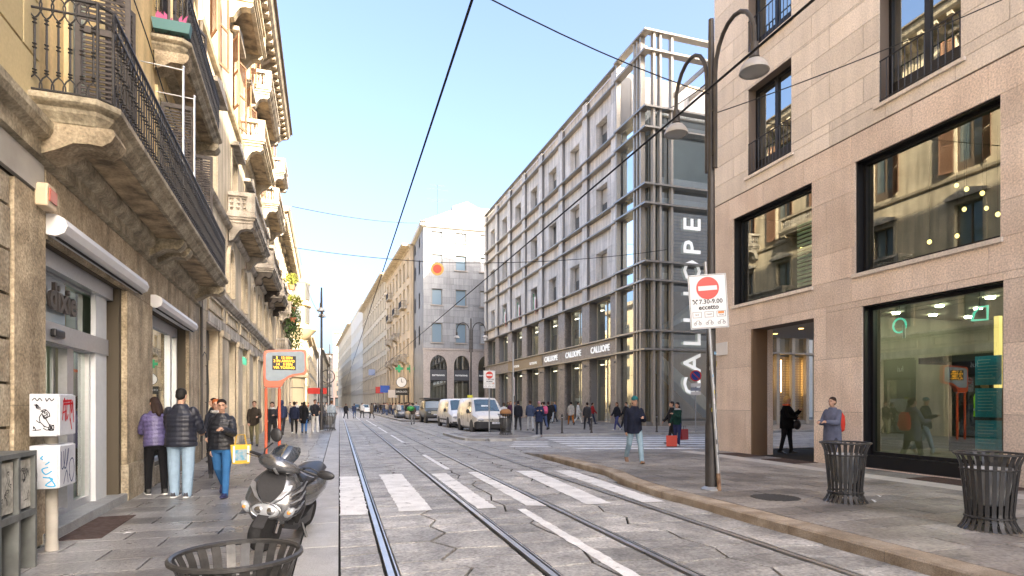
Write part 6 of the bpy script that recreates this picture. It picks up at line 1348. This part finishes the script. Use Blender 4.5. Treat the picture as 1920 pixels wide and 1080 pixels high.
    for s in(1,-1):
        h,kn,an,a2=J[s]; M=Matrix.Rotation(-a2*.9,3,'X'); g=G()
        def fp(x,y,z): return tuple(D(an+M@Vector((x,y,z))))
        g.loft([[fp(x*w,y,-.075),fp(x*w,y,-.075+.02),fp(x*w*.8,y,zt),fp(-x*w*.8,y,zt),fp(-x*w,y,-.055),fp(-x*w,y,-.075)] for x in(1,) for w,y,zt in((.026,.075,-.02),(.036,.06,.02),(.04,.02,.04),(.042,-.05,-.0),(.046,-.11,-.03),(.04,-.16,-.04),(.02,-.185,-.05))])
        so=O('shoe',g,msh,t,smooth=True)
        if sole: O('sole',G().loft([[fp(w,y,-.078),fp(w,y,-.055),fp(-w,y,-.055),fp(-w,y,-.078)] for w,y in((.028,.08),(.043,.06),(.046,-.05),(.05,-.11),(.042,-.17),(.02,-.19))]),mat('white sole',(.75,.75,.73),.6),so)
    # ---- upper garment
    g=G(); hem=.86-toplen; th=.028 if top in('puffer','coat','fur') else .02
    prof=[(hem,.175*B*flareh(toplen),.135*B*flareh(toplen),0),(.95,.175*B,.135*B,0),(1.08,.155*B+.01,.12*B+.008,-.005),(1.2,.16*B+.008,.12*B+.01,-.005),(1.3,.168*B+.008,.125*B,0),(1.37,.16*(.6+.4*B),.11,.003),(1.425,.12,.09,.006),(1.465,.08,.078,.01),(1.5,.07,.07,.008)]
    rows=[]
    zz=[hem+(1.5-hem)*i/26 for i in range(27)]
    for i,z in enumerate(zz):
        for a,b in zip(prof,prof[1:]):
            if a[0]<=z<=b[0]+1e-9: f=(z-a[0])/(b[0]-a[0]); rx,ry,y=(a[j]+(b[j]-a[j])*f for j in(1,2,3)); break
        pf=(.014*abs(math.sin(z*math.pi/.075)) if top=='puffer' else 0)+th*.6
        rows.append([tuple((T if z>.98 else (lambda p:T(p)))(p)) for p in ering((0,y,z),rx+pf,ry+pf)])
    g.loft(rows)
    for s in(1,-1):
        sh,el,wr,d2=A[s]; n=14; pts=[];rad=[]
        for i in range(n+1):
            f=i/n; p=sh.lerp(el,f*2) if f<.5 else el.lerp(wr,f*2-1); r=(.052+.012*min(1,f*4)-.018*f)*(.55+.45*B); r+=(.009*abs(math.sin(f*.54*math.pi/.075)) if top=='puffer' else 0)+th*.35; pts.append(T(p)); rad.append(r*k)
        cap(g,pts,rad)
    mtp=mat('%s %.2f %.2f %.2f'%((quilt or top,)+topc),topc,.42 if top=='puffer' else .85,n1=(9,.6),c2=tuple(c*.55 for c in topc),bump=((28,.5) if top!='fur' else (120,1.)))
    if quilt:
        N=mtp.node_tree.nodes; Lk=mtp.node_tree.links; tc=N.new('ShaderNodeTexCoord'); bk=N.new('ShaderNodeTexBrick'); mp=N.new('ShaderNodeMapping'); mp.inputs['Rotation'].default_value=(R(90),0,0); bk.inputs['Scale'].default_value=14; bk.inputs['Mortar Size'].default_value=.05; bk.offset=0; bk.inputs['Color1'].default_value=(1,1,1,1); bk.inputs['Color2'].default_value=(1,1,1,1); bk.inputs['Mortar'].default_value=(0,0,0,1); bp=N.new('ShaderNodeBump'); bp.inputs['Distance'].default_value=.03
        Lk.new(tc.outputs['Object'],mp.inputs[0]); Lk.new(mp.outputs[0],bk.inputs['Vector']); Lk.new(bk.outputs['Color'],bp.inputs['Height']); Lk.new(bp.outputs[0],N['Principled BSDF'].inputs['Normal'])
    remesh(g,vox,'jacket' if toplen<.15 else 'coat',mtp,t,2)
    # ---- hair / hat
    mh=mat('hair %.2f %.2f %.2f'%hairc,hairc,.6,n2=(80,.3))
    if hat:
        g=G(); g.ell(Hd((0,.012,.055)),(.084*k,.1*k,.082*k),14,10,M3); o=remesh(g,.01*k if fine else .014,'hat',mat('hat %.2f %.2f %.2f'%hat,hat,.9,bump=(80,.5)),t,2)
    g=G()
    g.ell(Hd((0,.022,.05)),(.081*k,.093*k,.08*k),14,10,M3)
    if hair=='long':
        g.ell(Hd((0,.055,-.03)),(.085*k,.06*k,.12*k),12,8,M3); cap(g,[Hd((.05,.05,-.05)),Hd((.07,.06,-.2))],[.045*k,.03*k]); cap(g,[Hd((-.05,.05,-.05)),Hd((-.07,.06,-.2))],[.045*k,.03*k]); cap(g,[Hd((0,.07,-.05)),Hd((0,.085,-.26))],[.06*k,.04*k])
    elif hair=='bob': g.ell(Hd((0,.05,-.01)),(.092*k,.075*k,.1*k),12,8,M3); g.ell(Hd((0,.02,.06)),(.09*k,.09*k,.075*k),12,8,M3)
    elif hair=='bun': g.ell(Hd((0,.12,.02)),(.035*k,.035*k,.035*k),8,6); g.ell(Hd((0,.045,.0)),(.078*k,.07*k,.08*k),12,8,M3)
    elif hair=='hood': g.ell(Hd((0,.05,-.02)),(.1*k,.08*k,.12*k),12,8,M3)
    else: g.ell(Hd((0,.045,.0)),(.076*k,.066*k,.075*k),12,8,M3)
    if not (hat and hair=='short'): remesh(g,.009 if fine else .014,'hair',mh,t,2)
    if scarf:
        g=G(); g.tube([T((.085*math.cos(a),.01+.085*math.sin(a),1.475)) for a in [2*math.pi*i/12 for i in range(13)]],.035*k,8); O('scarf',g,mat('scarf %.2f %.2f %.2f'%scarf,scarf,.9),t,smooth=True)
    return t,(lambda s:T(A[s][2]+A[s][3]*.1)),T,k
def flareh(tl): return 1.0+tl*.35
def held(name,label,cat,pos,rz,build): 
    t=E(name,pos,rz,label,cat); build(t); return t
W1=(22,8,-18,22); W2=(-16,20,24,6); W3=(14,4,-12,14)
SW=((-18,20,6),(20,25,6)); SW2=((18,25,6),(-16,18,6))
# left pavement
p,h,T_,k=person('man seen from behind in dark quilted jacket and loose pale jeans by the shop window',(-2.5,10.85,.08),R(172),1.8,'puffer',(.022,.025,.04),(.3,.41,.52),(.05,.05,.06),hairc=(.02,.018,.016),legs=(3,0,-3,3),arms=((30,70,10),(18,55,14)),build=1.22,vox=.0105,quilt='quilted jacket',look=(0,14),flare=1.35,sole=True,face=False,toplen=.04)
person('person in purple puffer jacket and black trousers leaning beside the man at the pier',(-2.98,11.3,.08),R(205),1.68,'puffer',(.1,.085,.2),(.012,.012,.014),(.03,.03,.03),hairc=(.03,.018,.014),hair='long',legs=(10,4,-6,4),arms=((35,60,8),(30,70,8)),lean=10,vox=.0105,sole=True,look=(10,22),fem=True,face=False)
p,h,T_,k=person('woman in shiny black puffer jacket and blue jeans walking toward the camera',(-1.87,10.75,.08),R(-8),1.64,'puffer',(.014,.015,.02),(.04,.14,.32),(.03,.03,.09),hairc=(.025,.015,.012),hair='bun',legs=(14,6,-14,30),arms=((28,78,14),(-6,12,6)),vox=.0105,look=(14,2),fem=True,build=1.02)
def tote(t):
    O('pouch',G().loft([[(-w,-d,z),(w,-d,z),(w,d,z),(-w,d,z)] for z,w,d in((-.36,.13,.06),(-.2,.15,.065),(-.04,.16,.05))]),mat('yellow tote',(.62,.42,.06),.7),t,bev=.01); O('front_panel',G().box(-.09,.09,-.075,-.066,-.3,-.12),mat('tote picture',(.1,.3,.42),.7,n1=(14,.8),c2=(.5,.45,.4)),t); O('white_band',G().box(-.125,-.095,-.076,-.067,-.33,-.06).box(.095,.125,-.076,-.067,-.33,-.06),m_swhite,t)
    for s in(-1,1): O('handle',G().tube([(-.09,s*.04,-.05),(-.06,s*.02,.12),(.06,s*.02,.12),(.09,s*.04,-.05)],.009,6),mat('tote strap',(.6,.38,.05),.7),t,smooth=True)
held('tote_bag','yellow and white picture tote bag on the arm of the woman in jeans','bag',(-1.58,10.72,.98),R(15),tote)
person('red haired person in dark jacket half hidden behind the walking woman',(-2.42,13.3,.08),R(10),1.66,'jacket',(.02,.022,.03),(.05,.05,.06),hairc=(.35,.1,.03),hair='bob',legs=W3,arms=SW,vox=.013,fem=True,scarf=(.4,.38,.36))
person('person in dark clothes standing far back beside the house wall',(-3.2,17.2,.08),R(-60),1.7,'jacket',(.03,.035,.04),(.03,.03,.03),legs=(2,0,-2,0),vox=.016)
person('person in brown camouflage jacket and khaki trousers left of the tram stop pole',(-3.0,23.5,.08),R(5),1.7,'jacket',(.05,.04,.03),(.2,.18,.1),hairc=(.1,.05,.02),legs=W1,arms=((30,60,8),(10,30,8)),vox=.015,toplen=.05)
person('person in black jacket with white shirt seen between the tram stop poles',(-2.6,25.6,.08),R(0),1.68,'jacket',(.03,.03,.035),(.03,.03,.03),hair='bob',legs=W2,arms=((30,70,8),(20,40,8)),vox=.016,scarf=(.6,.6,.6))
person('person in navy hooded jacket and dark trousers walking away, left of the pair',(-2.75,31.5,.08),R(175),1.78,'jacket',(.035,.045,.09),(.03,.03,.035),hair='hood',hairc=(.035,.045,.09),legs=W1,arms=SW,vox=.016,face=False)
person('person in dark blue jacket and black trousers walking away, right of the pair',(-2.2,32,.08),R(185),1.72,'jacket',(.02,.025,.05),(.02,.02,.02),legs=W2,arms=SW2,vox=.016,face=False,sole=True)
person('woman in long black coat and blue jeans walking away on the left pavement',(-1.75,32.5,.08),R(180),1.66,'coat',(.012,.012,.014),(.05,.13,.3),hair='long',hairc=(.02,.015,.012),legs=W3,arms=SW,toplen=.28,vox=.016,fem=True,face=False)
person('man in dark open jacket and white trousers beside the left lamp post',(-1.25,33.5,.08),R(20),1.78,'jacket',(.025,.025,.03),(.62,.6,.56),(.6,.6,.58),legs=(4,0,-4,2),arms=((25,60,8),(15,40,8)),vox=.016,flare=1.3)
person('person in pale blue long coat right of the left lamp post',(-.45,38,.08),R(170),1.8,'coat',(.4,.46,.5),(.6,.6,.6),(.7,.7,.7),hairc=(.12,.06,.03),legs=W1,arms=SW,toplen=.3,vox=.016,face=False)
# tram street and far right
person('person carrying a green bag crossing the street near the parked vehicles',(5.5,46.2,.01),R(175),1.72,'jacket',(.08,.06,.05),(.22,.22,.22),legs=W2,arms=((20,50,10),(20,50,10)),vox=.018,face=False)
held('green_bag','bright green bulky bag carried in the street beside the parked vehicles','bag',(5.3,45.95,1.25),0,lambda t:(O('sack',G().ell((0,0,0),(.3,.22,.2),12,8),mat('bright green',(.03,.26,.05),.5,bump=(14,.6)),t,smooth=True),O('strap',G().tube([(-.2,0,.25),(0,.1,.42),(.2,0,.25)],.02,6),m_blk,t)))
# right pavement and side street
person('man in navy coat, teal beanie and pale jeans walking toward the camera at the kerb',(7.1,13.3,.14),R(-12),1.72,'coat',(.018,.022,.04),(.3,.42,.5),(.25,.15,.1),hat=(.03,.16,.17),hair='short',legs=W1,arms=((25,80,8),(-12,15,8)),vox=.0115,toplen=.06,look=(10,8),flare=1.1)
person('woman in dark jacket and blue trousers walking left with a backpack, near the glass tower',(15.2,30.6,.1),R(-75),1.66,'jacket',(.02,.022,.03),(.06,.07,.18),(.5,.5,.5),hair='long',hairc=(.09,.04,.02),legs=W1,arms=SW,vox=.015,fem=True)
person('person in dark coat just behind the woman with backpack near the glass tower',(16.1,31.2,.1),R(-80),1.68,'coat',(.02,.02,.022),(.03,.03,.035),legs=W2,arms=SW,vox=.016,toplen=.1)
p,h,T_,k=person('woman in dark green jumper and navy trousers standing with red bags by the crossing',(12.25,19.6,.02),R(-70),1.66,'jacket',(.012,.045,.035),(.035,.045,.11),(.7,.68,.66),hair='long',hairc=(.02,.014,.012),legs=(3,0,-3,0),arms=((35,85,8),(12,30,8)),vox=.0125,fem=True,scarf=(.5,.48,.46))
def shopbag(c):
    def f(t):
        O('bag_body',G().loft([[(-w,-d,z),(w,-d,z),(w,d,z),(-w,d,z)] for z,w,d in((0,.19,.08),(.4,.2,.06))]),mat('shopping bag %.2f'%c[0],c,.5),t)
        for s in(-1,1): O('handle',G().tube([(-.08,s*.05,.39),(-.07,s*.04,.52),(.07,s*.04,.52),(.08,s*.05,.39)],.006,5),m_blk,t)
    return f
held('shopping_bag','bright red shopping bag standing in front of the woman in green','bag',(11.95,19.5,.03),R(-30),shopbag((.6,.06,.03)))
held('shopping_bag','darker red shopping bag held behind the woman in green','bag',(12.62,19.75,.25),R(20),shopbag((.38,.03,.03)))
person('person in black partly hidden behind the woman in green',(12.75,20.8,.02),R(-100),1.72,'jacket',(.02,.02,.022),(.025,.025,.03),legs=W3,arms=SW,vox=.015)
person('person in long navy coat standing on the crossing looking down at a phone',(9.35,27.2,.02),R(-15),1.72,'coat',(.025,.035,.08),(.03,.035,.05),(.2,.1,.07),hat=(.35,.2,.22),legs=(2,0,-2,0),arms=((30,90,8),(30,90,8)),vox=.014,toplen=.12,look=(0,25))
for i,(lab,x,y,rz,H,tp,tc_,lc,hr,hc_,lg,tl) in enumerate((
 ('person in black jacket walking away left of the navy coat, near the granite pillars',9.9,32.5,170,1.75,'jacket',(.02,.02,.025),(.03,.03,.035),'short',(.03,.02,.02),W1,0),
 ('person in white jacket behind the group beside the cream van',9.6,34.5,180,1.65,'jacket',(.6,.6,.6),(.04,.04,.05),'bob',(.05,.03,.02),W2,0),
 ('person in grey blue jacket walking away behind the navy coat',10.3,31.5,175,1.74,'jacket',(.06,.08,.14),(.4,.42,.45),'short',(.05,.03,.02),W3,.02),
 ('person with a pink backpack walking away before the granite pillars',11.5,32.6,178,1.7,'jacket',(.03,.035,.06),(.07,.1,.2),'short',(.03,.02,.02),W1,0),
 ('person in long black coat right of the pink backpack',12.1,33.5,180,1.72,'coat',(.015,.015,.017),(.02,.02,.02),'short',(.04,.02,.02),W2,.2),
 ('person in dark jacket and pale jeans before the middle granite pillar',16.0,43.5,150,1.74,'jacket',(.025,.03,.04),(.4,.45,.5),'short',(.2,.15,.1),W3,0),
 ('person in beige coat and orange trousers walking away before the shop doors',16.0,39.5,175,1.72,'coat',(.5,.47,.42),(.4,.14,.03),'short',(.03,.02,.02),W1,.12),
 ('person in white coat turning at the granite pillars',17.4,41.5,60,1.72,'coat',(.68,.68,.66),(.6,.6,.58),'short',(.02,.015,.01),W2,.1))):
    person(lab,(x,y,.1),R(rz),H,tp,tc_,lc,hair=hr,hairc=hc_,legs=lg,arms=SW if i%2 else SW2,toplen=tl,vox=.017,face=False)
PZ=[('person in grey hoodie and black trousers crossing the square','jacket',(.2,.2,.21),(.03,.03,.035)),('person in camel coat crossing the square before the glass tower','coat',(.32,.2,.1),(.04,.04,.05)),('person in blue jacket near the third granite pillar','jacket',(.05,.1,.24),(.05,.05,.06)),('person in red jacket near the shop doors','jacket',(.35,.03,.03),(.05,.06,.1)),('person in olive parka beside the farthest granite pillars','coat',(.09,.1,.05),(.05,.05,.05)),('person in white jumper and jeans by the second granite pillar','jacket',(.65,.64,.6),(.08,.14,.26)),('person in charcoal suit behind the bollards','jacket',(.05,.05,.055),(.045,.045,.05)),('person in long grey coat walking along the store front','coat',(.16,.16,.17),(.03,.03,.03)),('person in dark plum jacket walking toward the square','jacket',(.08,.03,.06),(.03,.03,.04))]
q=random.Random(5)
for i,(lab,tp,tc_,lc) in enumerate(PZ):
    x,y=((13.3,38),(17.6,33.2),(17.2,46),(18.0,40.2),(16.6,58),(17.4,49.5),(13.9,31.8),(15.8,53),(10.9,37.5))[i]
    person(lab,(x,y,.1),R(q.choice((0,170,190,20,85,-80))),q.uniform(1.64,1.8),tp,tc_,lc,hair=('short','bob','long')[i%3],hairc=((.03,.02,.015),(.1,.05,.02),(.2,.13,.06))[i%3],legs=(W1,W2,W3)[i%3],arms=SW if i%2 else SW2,toplen=.22 if tp=='coat' else .02,vox=.018,face=False)
def pack(c):
    return lambda t:(O('pack_body',G().loft([[(w*math.cos(a),d*math.sin(a),z) for a in [2*math.pi*j/12 for j in range(12)]] for z,w,d in((-.24,.1,.05),(-.2,.15,.09),(-.05,.165,.105),(.12,.15,.09),(.2,.1,.05))]),mat('backpack %.2f'%c[0],c,.6,bump=(20,.4)),t,smooth=True),O('pocket',G().ell((0,.09,-.08),(.11,.05,.09),10,8),mat('backpack %.2f'%c[0],c,.6),t,smooth=True),[O('strap',G().tube([(s*.08,-.06,.19),(s*.09,-.13,.2),(s*.1,-.2,.16),(s*.1,-.22,.0)],.016,6),mat('pack strap',(.1,.03,.03),.7),t,smooth=True) for s in(-1,1)])
held('backpack','pink backpack on a person walking away before the granite pillars','backpack',(11.5,32.4-.07,1.28),R(180),pack((.55,.1,.2)))
person('blonde person in black fur coat and black trousers standing in the corner passage',(12.85,14.6,.14),R(30),1.72,'fur',(.008,.008,.009),(.015,.015,.018),(.01,.01,.01),hair='bob',hairc=(.62,.42,.17),legs=(6,0,-8,4),arms=((30,100,10),(20,60,12)),vox=.0115,toplen=.1,look=(20,5),scarf=(.5,.1,.05),build=1.3)
held('handbag','black handbag in front of the person in the fur coat','bag',(13.02,14.38,1.0),R(20),lambda t:(O('bag_body',G().ell((0,0,0),(.16,.09,.15),12,8),m_blkpl,t,smooth=True),O('strap',G().tube([(-.1,0,.1),(-.04,0,.3),(.04,0,.3),(.1,0,.1)],.01,6),m_blkpl,t)))
person('person in dark clothes half hidden by the granite pillar of the passage',(13.35,13.15,.14),R(150),1.68,'coat',(.012,.012,.012),(.02,.02,.02),legs=(2,0,-2,0),arms=((5,10,6),(5,10,6)),vox=.014,toplen=.15,face=False)
held('paper_bag','cream paper bag held low beside the granite pillar','bag',(13.05,13.05,.3),R(30),shopbag((.6,.5,.36)))
p,h,T_,k=person('woman in grey blue coat with a red backpack walking left past the granite wall',(10.7,10.75,.14),R(-78),1.66,'coat',(.13,.14,.2),(.05,.05,.07),hair='bun',hairc=(.05,.025,.018),legs=W3,arms=((25,70,8),(20,75,8)),vox=.0115,toplen=.2,fem=True,build=1.08)
held('backpack','red backpack on the woman in the grey blue coat','backpack',(10.9,10.79,1.22),R(-78),pack((.62,.05,.03)))
# people inside the shop, sitting child etc.
person('worker in a yellow green safety vest with hands behind the back inside the shop window',(13.1,9.15,.43),R(-90+180),1.7,'jacket',(.03,.035,.05),(.05,.06,.09),hat=(.12,.12,.11),legs=(2,0,-2,0),arms=((-18,40,6),(-18,40,6)),vox=.0125,face=False)
def vest(t):
    O('vest_body',G().loft([ering((0,0,z),rx,ry) for z,rx,ry in((0,.205,.165),(.2,.2,.16),(.4,.205,.16),(.5,.17,.13))],cap=False),mat('hi vis yellow',(.4,.75,.03),.6,em=(.5,1,.05),ems=.02),t,smooth=True); O('reflective_band',G().loft([ering((0,0,z),.208,.168) for z in(.12,.17)],cap=False),mat('reflective grey',(.5,.5,.48),.4),t,smooth=True)
held('safety_vest','yellow green safety vest on the worker inside the shop window','vest',(13.1,9.15,1.35),R(90),vest)
person('person in dark jacket standing at the counter inside the shop',(14.6,8.6,.43),R(-80),1.75,'jacket',(.04,.04,.06),(.05,.05,.06),hairc=(.3,.2,.1),legs=(0,0,0,0),vox=.016)
person('person in dark coat deep inside the shop on the left',(14.3,10.1,.43),R(90),1.72,'coat',(.02,.02,.025),(.03,.03,.03),legs=W3,vox=.016,toplen=.15)
# far pedestrians: copies of four walkers, recoloured
PR=[]
for i,(tc_,lc,lg,tl) in enumerate((((.02,.02,.025),(.04,.04,.05),W1,0),((.05,.05,.06),(.05,.08,.16),W2,.1),((.12,.1,.08),(.03,.03,.03),W3,.2),((.35,.34,.33),(.06,.06,.08),W2,0))):
    pass
q=random.Random(21)
cols=[(.02,.02,.025),(.03,.04,.08),(.5,.5,.5),(.15,.12,.09),(.08,.08,.09),(.45,.1,.04),(.02,.02,.02),(.3,.25,.2)]
words=['black','navy','pale grey','brown','charcoal','orange','jet black','beige']
far=[]
for i in range(4): far.append((.7+.9*i,66+1.4*(i%3)))
for i in range(46): far.append((q.uniform(5.9,8.8),q.uniform(56,125)))
for i in range(14): far.append((q.uniform(-3.8,-.9),q.uniform(40,85)))
protos=[]
for i,(x,y) in enumerate(far):
    c=i%8
    if i<8:
        t=person('x',(x,y,.1),R(q.choice((0,180,20,200))),1.68+.02*(i%5),'coat' if i%3==0 else 'jacket',cols[c],[(.04,.04,.05),(.06,.09,.18),(.05,.05,.05)][i%3],legs=(W1,W2,W3)[i%3],arms=SW if i%2 else SW2,toplen=.25 if i%3==0 else 0,vox=.03,face=False,group='distant pedestrians')[0]; protos.append(t)
    else: t=clone(protos[c],(x,y,.1),R(q.choice((0,180,20,200,90))))
    where='in the tram street' if i<4 else ('on the far right pavement' if i<50 else 'on the far left pavement')
    t['label']='distant pedestrian in %s %s'%(words[c],where); t['group']='distant pedestrians %s %s'%(words[c],where)
    if i<4: t.location.z=.015

bpy.data.scenes.remove(SC2)
